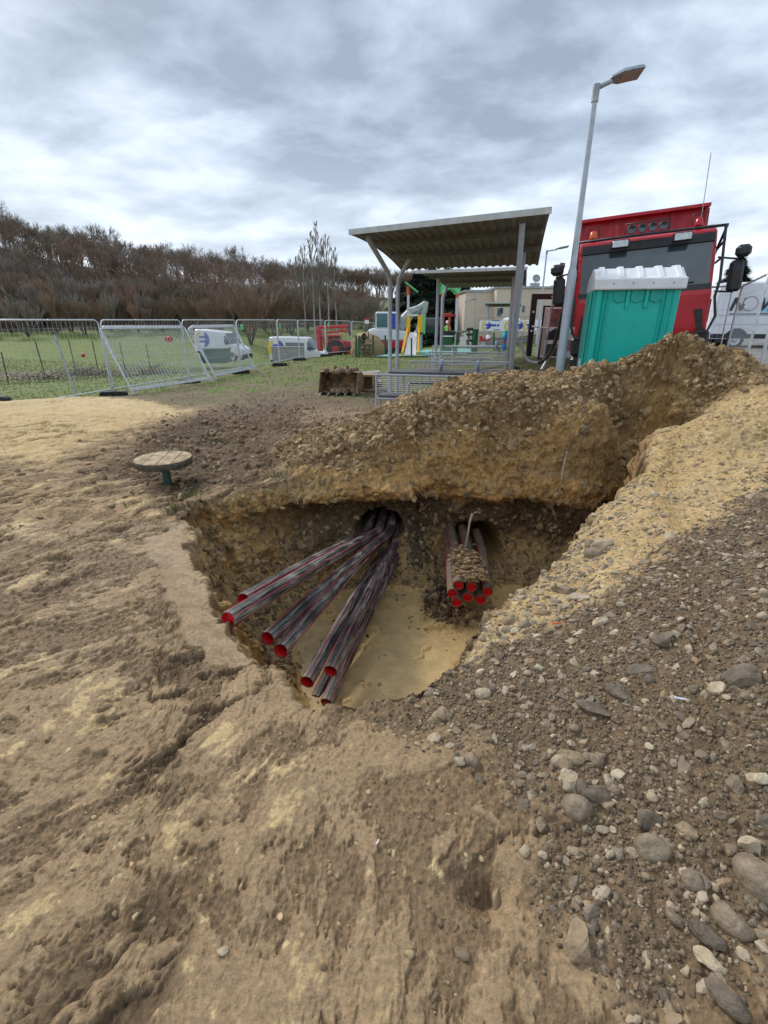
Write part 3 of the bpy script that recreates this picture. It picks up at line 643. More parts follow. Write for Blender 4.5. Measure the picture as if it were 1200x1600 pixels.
lm_ = inh*np.clip(np.exp(-(((X-lump.x)/.2)**2+((Y-lump.y)/.28)**2))+np.exp(-(((X-lump2.x)/.2)**2+((Y-lump2.y)/.16)**2))-.25, 0, 1)
DG = [islmat('grit', [(.085,.06,.038),(.19,.137,.085),(.12,.086,.054),(.28,.215,.14),(.15,.108,.068),(.22,.16,.10),(.10,.072,.047)])]
SNDC = [islmat('clod_sand', [(.48,.355,.19),(.38,.28,.15),(.44,.33,.18),(.40,.32,.19),(.33,.235,.125),(.52,.40,.22)])]
SG = [islmat('small_stones', [(.25,.195,.135),(.14,.108,.075),(.36,.285,.19),(.18,.145,.105),(.28,.19,.105),(.44,.36,.25),(.21,.16,.11)], .7, .4, 60)]
angp = rocks_proto(1, 14, .30, (.45, .8)); clp = rocks_proto(2, 24, .85, (.40, .8), 7); rnd2 = rocks_proto(2, 24, .35, (.28, .7), 9)
def rfun(a, b, p=2.5): return lambda rg, n, pts: (a+(b-a)*rg.random(n)**p)
vz = (rad < 7.5)
def stf(o, lab, cat): tag(o, lab, cat, kind='stuff')
stf(scatter('gravel', mG*(rad < 5.5), 34000, rfun(.003, .012, 3), 1, angp, DG, seed=2), 'fine dark grit covering the gravelly spoil in the right foreground', 'gravel')
stf(scatter('gravel', mG*(rad < 6), 4600, rfun(.007, .034, 4), 2, rnd2, SG, sink=.5, seed=3, sm=False), 'small grey and brown pebbles strewn over the dark spoil at right', 'gravel')
stf(scatter('gravel', mSR*(Z < 1.02)*(SD < 0)*sst(.9, .5, Z)*(rad < 5), 900, rfun(.008, .035, 3), 2, rnd2, SG, sink=.5, seed=4, sm=False), 'pebbles pressed into the yellow sandy edge of the pit', 'gravel')
pm2 = mP*(Y < 7.2)
stf(scatter('soil_clods', pm2*sst(.40, .6, Z), 22000, rfun(.008, .055, 4.5), 2, clp, CL, sink=.62, seed=5, sm=False), 'brown and yellow clods loose on the spoil heap behind the pit', 'soil clods')
stf(scatter('soil_clods', mSR*(rad < 6.5), 4500, rfun(.005, .032, 4), 2, clp, SNDC, sink=.6, seed=6), 'yellow sandy clods on the bank right of the pit', 'soil clods')
stf(scatter('soil_clods', (mud*(Y > 3)*(Y < 11)*(.15+mMM))*(1-mSL), 7000, rfun(.008, .060, 4), 2, clp, CLM, sink=.6, seed=7), 'lumps of churned brown mud left of the pit', 'soil clods')
stf(scatter('soil_clods', mud*(Y < 3.4)*(1.06-S1), 7000, rfun(.002, .016, 4.5), 2, clp, CLM+[SNDC[0]], sink=.5, seed=8), 'crumbs of damp mud on the trodden foreground', 'soil clods')
stf(scatter('soil_clods', inh*(Z < .4)*(Y > 3.2)*(1-floor_*.985), 10000, rfun(.006, .055, 4), 2, clp, CLW, sink=.68, seed=9, sm=False), 'dark crumbly soil clinging to the pit walls', 'soil clods')
stf(scatter('soil_clods', pm2*sst(.45, .6, Z)*sst(1.5, .9, Z), 380, rfun(.03, .10, 2), 3, rocks_proto(3, 10, .75, (.5, .8), 6), CL, sink=.5, seed=15, sm=False), 'bigger clods rolled to the foot of the spoil heap', 'soil clods')
stf(scatter('soil_clods', floor_*(1-wall)*sst(.1,.35,fbm(P, 2.2, 4)+.1), 500, rfun(.004, .022, 4), 2, clp, CLW, sink=.3, seed=16), 'crumbs of dark earth fallen on the slurry of the pit floor', 'soil clods')
stf(scatter('soil_clods', lm_, 500, rfun(.010, .045, 2.5), 2, clp, [islmat('clod_dark', [(.05,.037,.025),(.10,.073,.047),(.07,.05,.034),(.15,.11,.07)])], sink=.4, seed=17), 'heap of dark crumbly soil fallen on the pit floor left of the muddy bundle', 'soil clods')
# individual stones -------------------------------------------------
def stone(u, v, rpx, fl, mi, lab, ang_=None, planes=5, elong=.75, grp=None, pos=None, sub=3, name='rock'):
    p0 = PZ(u, v, .5) if pos is None else pos
    if pos is None:
        for _ in range(14): p0 = PZ(u, v, gz(p0.x, p0.y))
    d = (p0-Vector((0, 0, H))).dot(Vector((0, CP, -SP))); r_ = rpx*d/FPX
    V0, F0 = ICO[sub]; V = V0.copy()
    for _ in range(planes):
        dd = RNG.normal(size=3); dd /= np.linalg.norm(dd); c = RNG.uniform(.5, .85); V = V-np.maximum(V@dd-c, 0)[:, None]*dd
    V = V*(1+(.20 if planes < 8 else .30)*fbm(V+u*.13+v*.07, 1.1, 4))[:, None]; V[:, 2] *= fl; V[:, 1] *= elong; V = V*r_*.97
    o = np_mesh(name, V, F0, ST[mi], smooth=planes < 6); i, j = near_row(p0.x, p0.y); n_ = Vector(Nf[i, j]); n_.z = abs(n_.z)+.6; n_.normalize()
    q_ = Vector((0, 0, 1)).rotation_difference(n_); o.rotation_mode = 'QUATERNION'
    a_ = RNG.uniform(0, 6.28) if ang_ is None else R(ang_)
    from mathutils import Quaternion
    o.rotation_quaternion = q_ @ Quaternion((0, 0, 1), a_); o.location = Vector((p0.x, p0.y, p0.z+r_*fl*.12))
    tag(o, lab, 'rock', grp); return o
G1 = 'stones on the dark gravel spoil'
NAMED = [
 (888,1221,22,.8,2,'cream knobbly stone atop the grey cobble in the gravel',20,9,.8), (901,1263,24,.75,0,'round grey cobble with a pale chip just under the cream knobbly stone',-20,2,.85),
 (932,1243,26,.6,3,'dark oval stone lying right beside the cream knobbly stone',-5,3,.6), (1018,1327,28,.7,0,'smooth oval tan-grey cobble with a pale left end at mid right gravel',-25,1,.7),
 (1014,1280,22,.8,3,'dark round stone standing above the smooth oval tan-grey cobble',40,5,.9), (1073,1300,22,.7,4,'orange-brown jagged stone in the right gravel',-50,9,.55),
 (902,1474,33,.7,4,'tan angular block half sunk at the border of mud and gravel',60,8,.8), (1143,1442,33,.75,0,'large smooth grey-brown cobble near the lower right edge of the picture',-55,1,.7),
 (1105,1460,30,.6,3,'flat dark stone left of the large smooth cobble at lower right',-50,6,.6), (1184,1378,40,.8,0,'biggest pale cobble cut by the right edge of the picture',-70,1,.75),
 (1134,1560,34,.5,3,'long dark slab at the bottom right beneath the cobbles',-60,6,.5), (1105,1500,30,.4,2,'cream streaked flat stone lying between the dark slab and the large cobble',-45,8,.5),
 (1082,1378,20,.7,0,'blue-grey oval stone in the lower right gravel',-30,2,.75), (1174,1325,20,.8,2,'white weathered stone near the right edge above the biggest cobble',0,6,.8),
 (965,1080,30,.35,3,'pointed slate slab lying aslant in the upper gravel',-60,8,.45), (1035,1000,24,.4,3,'upright grey slate fragment at the sand and gravel border',60,8,.7),
 (1000,1050,28,.3,3,'broad flat slate plate beside the pointed slab',10,8,.7), (1160,1060,38,.3,3,'wide dark plate of slate near the right edge',-20,8,.6),
 (932,1110,30,.3,3,'dark slate plate tipped up below the pointed slab',-35,8,.6), (1119,1076,14,.7,2,'white quartz piece above the wide gravel slope at right',10,7,.9),
 (694,1118,15,.8,4,'tan rounded stone where gravel meets the mud below the pit',30,3,.9), (755,1084,14,.75,2,'pale yellow stone on the gravel lip of the pit',0,5,.8),
 (720,1189,11,.8,2,'small yellow knobbly stone in the mud below the gravel lip',0,9,.9), (670,1087,9,.8,0,'small pale grey pebble on the near rim of the pit',0,2,.8),
 (890,1182,24,.5,4,'rusty brown flat stone above the cream knobbly stone',-25,6,.6), (932,1186,14,.8,0,'blue-grey pebble above the dark oval stone',70,2,.8),
 (872,1190,12,.8,2,'small cream pebble left of the rusty flat stone',20,1,.8), (1019,1247,9,.8,2,'small round white pebble in the middle of the right gravel',0,1,.95),
 (882,925,24,.4,0,'long grey slab sticking out of the sandy rim',-50,8,.35), (905,935,22,.4,2,'cream flat slab on the sandy rim beside the grey slab',-15,8,.5),
 (940,853,18,.55,2,'white oval stone highest on the sandy rim',-10,4,.5), (1007,881,11,.7,0,'blue-grey stone on the sandy bank among yellow clods',0,5,.8), (927,866,16,.7,0,'round brownish stone under the white oval stone on the rim',0,2,.75),
 (938,972,16,.5,2,'bright cream stone at the foot of the sandy rim',20,6,.6), (848,958,18,.5,4,'tan slab low on the sandy rim next to the pit',-45,8,.4),
 (664,710,10,.6,2,'white oval stone lying on the dark cut face of the heap',-10,2,.6), (914,582,13,.8,4,'rounded tan boulder on the crest of the heap under the lamp post',40,1,.8),
 (1110,573,26,.45,4,'long yellow stone on the heap crest right of the portable toilet',10,4,.5), (849,636,8,.8,2,'small pale pebble high on the heap, left one of a pair',0,1,.8), (860,634,8,.8,2,'small tan pebble on the heap, right one of a pair',0,1,.8),
 (811,640,8,.7,2,'lone cream pebble midway up the heap',0,1,.8), (1128,675,24,.5,1,'flat yellow-brown stone at the top of the sandy shelf',-10,7,.6), (775,1408,20,.8,4,'orange stone sitting in a hollow of the foreground mud',70,8,.5),
 (723,1492,14,.7,1,'brown stone half buried at the bottom of the foreground mud',-20,5,.75), (348,1485,10,.5,2,'cream chip pressed into the bare mud at the bottom left of centre',0,8,.8),
]
for q_ in NAMED: stone(q_[0], q_[1], q_[2], q_[3], q_[4], q_[5], q_[6], q_[7], q_[8])
# the many look-alike cobbles
rgc = np.random.default_rng(21); cnt = 0; placed = []
wg = (mG*(rad < 5.2)*(.35+.65*sst(.1, .5, X-1.0*0+.6*(2.2-Y)-.2))).ravel(); cell = np.ones_like(X); cell[1:-1] = np.abs(r2[2:]-r2[:-2])/2*r2[1:-1]
wg = wg*cell.ravel(); wg /= wg.sum()
def px_of(p):
    d = Vector(p)-Vector((0, 0, H)); dep = d.y*CP-d.z*SP; return 600+FPX*d.x/dep, 800-FPX*(d.y*SP+d.z*CP)/dep, dep
for k_ in rgc.choice(len(wg), 900, p=wg):
    p = P.reshape(-1, 3)[k_]; u, v, dep = px_of(p)
    if not (560 < u < 1215 and 740 < v < 1610): continue
    rr3 = (.011+.028*rgc.random()**2.4)*(.8+.4*(v > 1150))
    if any((p[0]-a)**2+(p[1]-b_)**2 < (1.0*(rr3+c))**2 for a, b_, c in placed): continue
    placed.append((p[0], p[1], rr3)); kind = rgc.integers(0, 5); isf = rgc.random() < .35
    stone(u, v, rr3/dep*FPX, .35 if isf else rgc.uniform(.6, .85), int(rgc.choice([0, 0, 1, 3, 3, 4, 2])), 'grey to brown stone bedded in the dark gravel right of the pit', None, 9 if isf else rgc.integers(3, 9), rgc.uniform(.55, .95), G1, pos=Vector(p), sub=2 if rr3 < .03 else 3)
    cnt += 1
    if cnt >= 205: break
wg2 = (mSR*(1-mG)*(Z < .86)*(SD < -.02)*(Y > 2.1)*(Y < 3.7)*(X > .6)).ravel()*cell.ravel(); wg2 /= wg2.sum(); cn2 = 0
for k_ in rgc.choice(len(wg2), 200, p=wg2):
    p = P.reshape(-1, 3)[k_]; u, v, dep = px_of(p); rr3 = .016+.042*rgc.random()**1.8
    if any((p[0]-a)**2+(p[1]-b_)**2 < (.9*(rr3+c))**2 for a, b_, c in placed): continue
    placed.append((p[0], p[1], rr3)); isf = rgc.random() < .6
    stone(u, v, rr3/dep*FPX, .32 if isf else .65, int(rgc.choice([0, 1, 2, 2, 4])), 'pale grey or tan stone stuck in the yellow sandy rim right of the pit', None, 9 if isf else 5, rgc.uniform(.45, .9), 'stones in the sandy rim', pos=Vector(p), sub=3)
    cn2 += 1
    if cn2 >= 42: break
# tufts of turf ------------------------------------------------------
def blades(name, wmask, n, h0, h1, mats, seed, lab):
    rg = np.random.default_rng(seed); wgt = (wmask*cell).ravel(); wgt /= wgt.sum(); pk = rg.choice(len(wgt), n, p=wgt); pts = P.reshape(-1, 3)[pk]+rg.normal(0, .02, (n, 3))*[1, 1, 0]
    a_ = rg.uniform(0, 6.28, n); hgt = rg.uniform(h0, h1, n); lean = rg.normal(0, .5, (n, 2))*hgt[:, None]; wd = .0035+.0012*np.linalg.norm(pts[:, :2], axis=1)*.5
    dx_ = np.stack([np.cos(a_), np.sin(a_), a_*0], 1)*wd[:, None]
    top = pts+np.concatenate([lean, hgt[:, None]], 1); V = np.stack([pts-dx_-[0, 0, .01], pts+dx_-[0, 0, .01], top], 1).reshape(-1, 3)
    return np_mesh(name, V, np.arange(3*n).reshape(-1, 3), mats, smooth=False, mi=rg.integers(0, len(mats), n).astype(np.int32))
GM = [mat('grass_green', (.085,.14,.025), .8, 0, .4, 2), mat('grass_olive', (.15,.16,.05), .8, 0, .4, 2), mat('grass_straw', (.26,.22,.10), .85)]
tag(blades('grass', np.clip(gm, 0, 1)*(Y < 40)*(Y > 8.5)*(1-mPV), 60000, .03, .09, GM, 31, 'x'), 'short patchy green and straw grass around the shelters and fence', 'grass', kind='stuff')
tq = lambda u, v, z, s_: np.exp(-((X-PZ(u, v, z).x)**2+(Y-PZ(u, v, z).y)**2)/s_**2)
tufts = tq(300,775,.42,.12)+tq(270,800,.42,.08)+tq(790,690,.95,.07)+tq(430,745,.46,.1)+tq(820,680,.95,.05)+tq(590,700,.8,.05)+tq(340,690,.36,.15)+tq(210,790,.38,.06)
tag(blades('grass', tufts, 1500, .010, .035, GM, 33, 'x'), 'torn grass tufts along the pit edge and on the cut face', 'grass', kind='stuff')

# ------------------------------------------------------------ conduits in the pit
def streakmat():
    m = bpy.data.materials.new('scuffed_black_conduit'); m.use_nodes = True; t = m.node_tree; b = t.nodes['Principled BSDF']
    c = t.nodes.new('ShaderNodeTexCoord'); mp_ = t.nodes.new('ShaderNodeMapping'); t.links.new(c.outputs['Object'], mp_.inputs[0]); mp_.inputs['Scale'].default_value = (60, 60, 2.2)
    n = t.nodes.new('ShaderNodeTexNoise'); n.inputs['Scale'].default_value = 1; n.inputs['Detail'].default_value = 6; n.inputs['Roughness'].default_value = .7; n.inputs['Distortion'].default_value = .6; t.links.new(mp_.outputs[0], n.inputs['Vector'])
    n2 = t.nodes.new('ShaderNodeTexNoise'); n2.inputs['Scale'].default_value = 3; n2.inputs['Detail'].default_value = 5; t.links.new(c.outputs['Object'], n2.inputs['Vector'])
    a = t.nodes.new('ShaderNodeMath'); a.operation = 'MULTIPLY_ADD'; t.links.new(n2.outputs[0], a.inputs[0]); a.inputs[1].default_value = .55; t.links.new(n.outputs[0], a.inputs[2])
    r = t.nodes.new('ShaderNodeValToRGB'); t.links.new(a.outputs[0], r.inputs[0]); r.color_ramp.elements[0].position = .66; r.color_ramp.elements[0].color = (.013, .013, .014, 1)
    r.color_ramp.elements[1].position = .94; r.color_ramp.elements[1].color = (.40, .37, .32, 1); e = r.color_ramp.elements.new(.78); e.color = (.07, .067, .062, 1)
    t.links.new(r.outputs[0], b.inputs['Base Color']); b.inputs['Roughness'].default_value = .58; b.inputs['Specular IOR Level'].default_value = .25
    bp = t.nodes.new('ShaderNodeBump'); bp.inputs['Strength'].default_value = .25; bp.inputs['Distance'].default_value = .004; t.links.new(n.outputs[0], bp.inputs['Height']); t.links.new(bp.outputs[0], b.inputs['Normal'])
    return m
MT['conduit'] = streakmat()
MT['liner'] = mat('red_inner_lining', (.66,.014,.016), .45, 0, .15, 30); MT['stripe'] = mat('red_marking_stripe', (.55,.04,.07), .5, 0, .3, 30)
MT['dirtyconduit'] = mat('mud_coated_conduit', (.055,.045,.038), .7, 0, .5, 14, .5, 50, col2=(.15,.105,.06))
def bez(a, b, c, n=18):
    return [a*(1-t)**2+b*2*t*(1-t)+c*t*t for t in [i/(n-1) for i in range(n)]]
def conduit(pts, lab, grp, plug=.35, body='conduit', rot=.4, chipped=False, r=.055, stripes=4):
    pts = [Vector(p) for p in pts]; d0 = (pts[1]-pts[0]).normalized()
    q_ = Vector((0, 0, 1)).rotation_difference(d0); org = pts[0].copy(); Mi = Matrix.Translation(org) @ q_.to_matrix().to_4x4(); inv = Mi.inverted(); lp = [inv @ p for p in pts]
    root = thing('conduit_pipe', lab, 'pipe', org, group=grp); root.rotation_mode = 'QUATERNION'; root.rotation_quaternion = q_
    b = MB(); b.tube(lp, r, 20, caps=False)
    ri = r*.86; n = 20; vs = []
    for rr_, z in ((r, 0), (ri, 0)):
        for k in range(n): vs.append((rr_*math.cos(2*math.pi*k/n), rr_*math.sin(2*math.pi*k/n), z-.0005))
    x0 = lp[0]
    b.lathe([(r*1.0, -.004), (r*1.02, .0), (r*1.0, .012)], 20, smooth=True)
    b.lathe([(ri*1.03, -.004), (r, -.004)], 20, smooth=False)
    b.build('tube', MT[body], root, fixn=False)
    l = MB(); l.lathe([(ri*1.03, -.0045), (ri, -.002), (ri, plug)], 20); l.lathe([(ri, plug), (.001, plug)], 20, smooth=False); l.build('inner_lining', MT['liner'], root, fixn=False)
    for k in range(stripes):
        a = rot+2*math.pi*k/stripes; off = Vector((math.cos(a), math.sin(a), 0))*(r+.0005)
        s_ = MB(); s_.tube([p+off for p in lp[0:]], .0028, 5); s_.build('stripe', MT['stripe'], root, fixn=False)
    return root
def endp(u, v, d): return Vector((0, 0, H))+ray(u, v)*d
def along(a, m, c, ext=1.0):
    c = Vector(c); pts = bez(a, m, c, 16); dr = (pts[-1]-pts[-2]); dr.z *= .0; dr.x *= .35; dr.normalize(); return pts[:-1]+[c+dr*.02, c+dr*.15*ext+Vector((0,0,-.01)), c+dr*.5*ext, c+dr*1.0*ext]
GA = 'black conduits fanning out of the left burrow'
ends = [((381,938), 3.36, (571,834), 5.02, .02, .40, 'uppermost conduit of the fan, its red mouth half hidden behind the bright red one'),
        ((357,968), 3.05, (590,829), 5.15, .02, .035, 'leftmost conduit with a bright red open mouth resting on the pit edge'),
        ((419,997), 3.44, (606,832), 5.20, .03, .25, 'conduit with a chipped red mouth just right of the leftmost bright one'),
        ((439,1016), 3.30, (592,845), 5.02, .03, .25, 'conduit ending lowest of the middle pair, mud in its red mouth'),
        ((480,1065), 3.67, (600,862), 5.0, .05, .3, 'left conduit of the lower right trio, dark red mouth above the slurry'),
        ((517,1048), 3.72, (616,850), 5.1, .05, .3, 'upper conduit of the lower right trio, ending above its neighbours'),
        ((511,1098), 3.90, (619,868), 5.0, .05, .3, 'conduit reaching farthest down into the slurry'),
        ((494,1092), 4.02, (609,878), 5.02, .05, .3, 'conduit almost hidden beneath the lower right trio')]
for i, (e, d, m_, dm, sag, plug, lab) in enumerate(ends):
    a = endp(*e, d); c = endp(*m_, dm); hb = hitbase(m_[0], m_[1]+6); dd_ = (hb-Vector((0, 0, H))).dot(Vector((0, CP, -SP))); c = endp(m_[0], m_[1]+3, dd_+.10); mid = a*.5+c*.5+Vector((0, 0, sag+.02)); conduit(along(a, mid, c), lab, GA, plug, rot=.3+i*.35+(1.2 if i > 3 else 0))
GB = 'short bundle of mud coated conduits at the right burrow'
bb = [((716,914),'top left pipe of the muddy bundle'),((737,917),'top middle pipe of the muddy bundle'),((762,924),'rightmost pipe of the muddy bundle'),((707,927),'leftmost pipe of the muddy bundle, caked in clay'),
      ((731,933),'middle pipe in the lower row of the muddy bundle'),((751,937),'lower right pipe of the muddy bundle'),((714,941),'lowest left pipe of the muddy bundle')]
for i, (e, lab) in enumerate(bb):
    a = endp(*e, 4.45+.04*(i % 3)); c = a+Vector((.10+.02*i % .05, 1.0, -.06)); conduit(along(a, a*.5+c*.5, c, .5), 'red mouthed conduit, '+lab, GB, .05, body='dirtyconduit', r=.050, stripes=2)
cm = MB(); cp_ = endp(734, 893, 4.62)
def blob(b, c, r, n=2, seed=0, fl=(1,1,1)):
    V0, F0 = ICO[n]; V = V0*(1+.5*fbm(V0+seed, 1.6, 3))[:, None]*r*np.array(fl)+np.array(c); b.add([tuple(p) for p in V], [tuple(int(i) for i in f) for f in F0], True)
for i in range(420):
    V0 = clp[0][i % len(clp[0])]; c_ = np.array([cp_.x+np.clip(RNG.normal(0, .075), -.16, .16), cp_.y+np.clip(RNG.normal(.12, .18), -.16, .6), cp_.z+RNG.normal(.0, .012)])
    cm.add([tuple(p) for p in V0*RNG.uniform(.008, .034)+c_], [tuple(int(q) for q in f) for f in clp[1]], False)
tag(cm.build('clay_lump', islmat('wet_clay', [(.17,.11,.055),(.30,.19,.09),(.11,.075,.042),(.24,.155,.075)]), fixn=False), 'crumbled brown clay heaped on top of the muddy conduit bundle', 'clay', kind='stuff')
# roots
def root_(pts, r, lab):
    m = MB(); m.tube(pts, r, 6); tag(m.build('root', MT['root'], fixn=False), lab, 'root')
root_([PY(738,803,4.93), PY(734,815,4.86), PY(731,835,4.8), PY(727,855,4.76), PY(721,880,4.72), PY(717,893,4.66)], [.017,.013,.012,.012,.010,.004], 'pale thick root hanging down in front of the right burrow')
root_([PY(741,801,4.95), PY(747,800,4.93), PY(750,803,4.95)], [.012,.008,.004], 'stubby side root just above the right burrow')
root_([PY(886,705,5.2), PY(882,722,5.12), PY(878,742,5.06), PY(874,768,5.02)], [.006,.010,.011,.004], 'pale straight root hanging on the cut face below the heap')
root_([PY(862,790,5.1), PY(866,800,5.08), PY(869,812,5.1)], [.003,.006,.003], 'short thin root low on the right of the clay ledge')
root_([PY(845,672,5.55), PY(862,680,5.5), PY(880,692,5.4), PY(897,700,5.4)], [.004,.010,.012,.005], 'ragged root lying across the dark cut face')
root_([PY(450,765,5.0), PY(461,774,4.9), PY(466,788,4.88)], [.004,.008,.004], 'thin grey curved root at the left of the pit back wall')
# litter
def peg(u, v, l, r, a, m, lab, cat, name):
    p = PZ(u, v, .5)
    for _ in range(12): p = PZ(u, v, gz(p.x, p.y))
    b = MB(); d = Vector((math.cos(a), math.sin(a), .05))*l/2; p += Vector((0, 0, r+.006)); b.cyl(p-d, p+d, r, n=10); tag(b.build(name, m), lab, cat)
peg(1069, 1096, .075, .0045, 2.9, MT['whiteplastic'], 'white cigarette like stick lying on the dark gravel slope', 'litter', 'white_stick')
peg(590, 1318, .018, .0025, 1.0, MT['whiteplastic'], 'tiny white stub pressed in the foreground mud', 'litter', 'white_stub')
peg(869, 976, .05, .004, .1, MT['amber'], 'orange stick lying where sand meets dark gravel', 'litter', 'orange_stick')

# ------------------------------------------------------------ round wooden stool
sc_ = PZ(262, 757, .36); sz = sc_.z-.05
st = thing('round_stool', 'round timber stool on a dark green post left of the pit', 'stool', (sc_.x, sc_.y, sz), R(-6)); 
topz = PY(262, 718, sc_.y).z - sz; wr = 42*((sc_.y*CP+(H-.6)*SP))/FPX
leg = MB(); leg.cyl((.015,0,-.1), (0,0,topz-.07), .048, .044, 14); leg.lathe([(.044,topz-.10),(.10,topz-.045),(wr*.8,topz-.055),(wr*.8,topz-.047),(.0,topz-.047)], 20); leg.build('post', MT['stoolgreen'], st)
for k in range(4):
    x0 = -wr+k*wr/2+.003; x1 = x0+wr/2-.006; arc = []
    for j in range(9): x = x0+(x1-x0)*j/8; arc.append((x, math.sqrt(max(wr*wr-x*x, .0009))))
    poly = arc+[(x, -y) for x, y in arc[::-1]]; m = MB(); m.prism(poly, topz-.045, topz+.024, axis='z', M=Matrix.Rotation(R(14), 4, 'Z')); o = m.build('plank', MT['wood'], st, bevel=.004)
rim = MB(); rim.lathe([(wr*.97,topz-.055),(wr*1.012,topz-.048),(wr*1.012,topz+.010),(wr*1.0,topz+.016)], 32); rim.build('rim', MT['woodedge'], st, fixn=False)

# ------------------------------------------------------------ picnic shelters
def roof_mb(c, th=.03, n=12, rib=.16, arch=.10, fr=0, to=1):
    NL, NR, FR, FL = [Vector(p) for p in c]; wl_ = (NR-NL).length; nx = int(wl_/rib)*4
    def pt(s, t_): return NL*(1-s)*(1-t_)+NR*s*(1-t_)+FR*s*t_+FL*(1-s)*t_+Vector((0, 0, arch*4*t_*(1-t_)))
    top, bot = MB(), MB(); vs = []
    for j in range(n+1):
        for i in range(nx+1):
            ph = (i % 4); h = (0, .028, .028, 0)[ph]; p = pt((i+(.0, -.25, .25, 0)[ph])/nx if 0 < i < nx else i/nx, j/n); vs.append(p+Vector((0, 0, h)))
    fs = [(j*(nx+1)+i, j*(nx+1)+i+1, (j+1)*(nx+1)+i+1, (j+1)*(nx+1)+i) for j in range(n) for i in range(nx)]
    bot.add(vs, [f[::-1] for f in fs], False); top.add([v+Vector((0, 0, .006)) for v in vs], fs, False)
    return pt, top, bot
def shelter(lab, base_pts, roofc, nleft, nright, post_r=.045, fascia=True, grp='picnic shelters', purl=(.28,.62)):
    org = sum((Vector(p) for p in base_pts), Vector())/len(base_pts); t_ = thing('picnic_shelter', lab, 'shelter', (0,0,0), group=grp)
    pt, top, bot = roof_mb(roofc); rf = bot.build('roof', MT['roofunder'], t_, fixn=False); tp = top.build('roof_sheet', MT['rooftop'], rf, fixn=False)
    f = MB()
    for (a, b_) in ((0, 1),):
        pass
    NL, NR, FR, FL = [Vector(p) for p in roofc]; dx_ = (NR-NL).normalized(); 
    def beam(a, b_, w_, h_, m):
        a, b_ = Vector(a), Vector(b_); d = (b_-a); L_ = d.length; q = d.to_track_quat('X', 'Z').to_matrix().to_4x4(); m.box(0, L_, -w_/2, w_/2, -h_, 0, Matrix.Translation(a) @ q)
    ff = MB(); beam(NL-dx_*.0+Vector((0,0,.075)), NR+dx_*.02+Vector((0,0,.075)), .03, .085, ff); ff.build('fascia', MT['rooftop'], rf)
    pl = []
    for s in purl:
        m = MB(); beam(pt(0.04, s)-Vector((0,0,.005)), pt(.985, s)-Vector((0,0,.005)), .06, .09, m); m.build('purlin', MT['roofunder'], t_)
    for (bx, by, bz), s, tt, bend in nleft+nright:
        top_ = pt(s, tt)-Vector((0, 0, .05)); b0 = Vector((bx, by, bz)); m = MB()
        if bend:
            e = Vector((b0.x, b0.y, top_.z-bend)); m.tube([b0, e*.5+b0*.5, e-Vector((0,0,.12)), e+(top_-e)*.12, e*.45+top_*.55, top_], post_r, 10)
        else: m.tube([b0, top_], post_r, 10)
        m.build('post', MT['greypaint'], t_)
    return t_
def bench(lab, p0, p1, zb, back=.70, seatz=.40, grp='steel benches', nrail=8, seat=True, dirn=1, seatf=.5, seat0=0., depth=.38, legs=True, wood=True):
    """steel frame bench, back rail of thin bars from p0 to p1 (xy), seat on the far side (dirn=1)"""
    p0, p1 = Vector((p0[0], p0[1], 0)), Vector((p1[0], p1[1], 0)); d = p1-p0; L_ = d.length; a = math.atan2(d.y, d.x)
    t_ = thing('bench', lab, 'bench', (p0.x, p0.y, zb), a, group=grp); fr = MB(); r_ = .016
    fr.tube([(0,0,0), (0,0,back)], .022, 8); fr.tube([(L_,0,0), (L_,0,back)], .022, 8); fr.tube([(-.01,0,back), (L_+.01,0,back)], .022, 8); fr.tube([(0,0,seatz-.07), (L_,0,seatz-.07)], .018, 8)
    for k in (1, 2): fr.tube([(L_*k/3, 0, back-.32), (L_*k/3, 0, back)], .012, 6)
    for x in (0, L_): fr.tube([(x,0,seatz-.07), (x,dirn*depth,seatz-.07), (x,dirn*depth,0)], .02, 8)
    fr.build('frame', MT['greypaint'], t_)
    for k in range(nrail):
        z = back-.05-k*.34/nrail; m = MB(); m.tube([(0,0,z), (L_,0,z)], .0065, 6); m.build('rail', MT['galv'], t_)
    if seat:
        m = MB(); m.box(.04, L_-.04, min(0, dirn*depth)+.01, max(0, dirn*depth), seatz-.05, seatz, bev=.012); m.build('seat', MT['hpl'] if wood else MT['galvdark'], t_)
    return t_
S1 = [(-.60, 9.4, H+1.36), (2.37, 7.95, H+1.42), (3.5, 12.2, H+1.15), (.43, 13.4, H+1.15)]
zf = .24
L1, L2 = (.13, 11.06, zf), (.33, 12.6, zf); Rr = PY(799, 580, 10.2)
shelter('nearest grey picnic shelter with a broad corrugated roof in front of the playground', [L1, L2], S1, [(L1, .085, .06, .48), (L2, .16, .66, .40)], [((Rr.x, Rr.y, zf), .885, .06, 0), ((Rr.x+.36, Rr.y+1.5, zf), .90, .66, 0)])
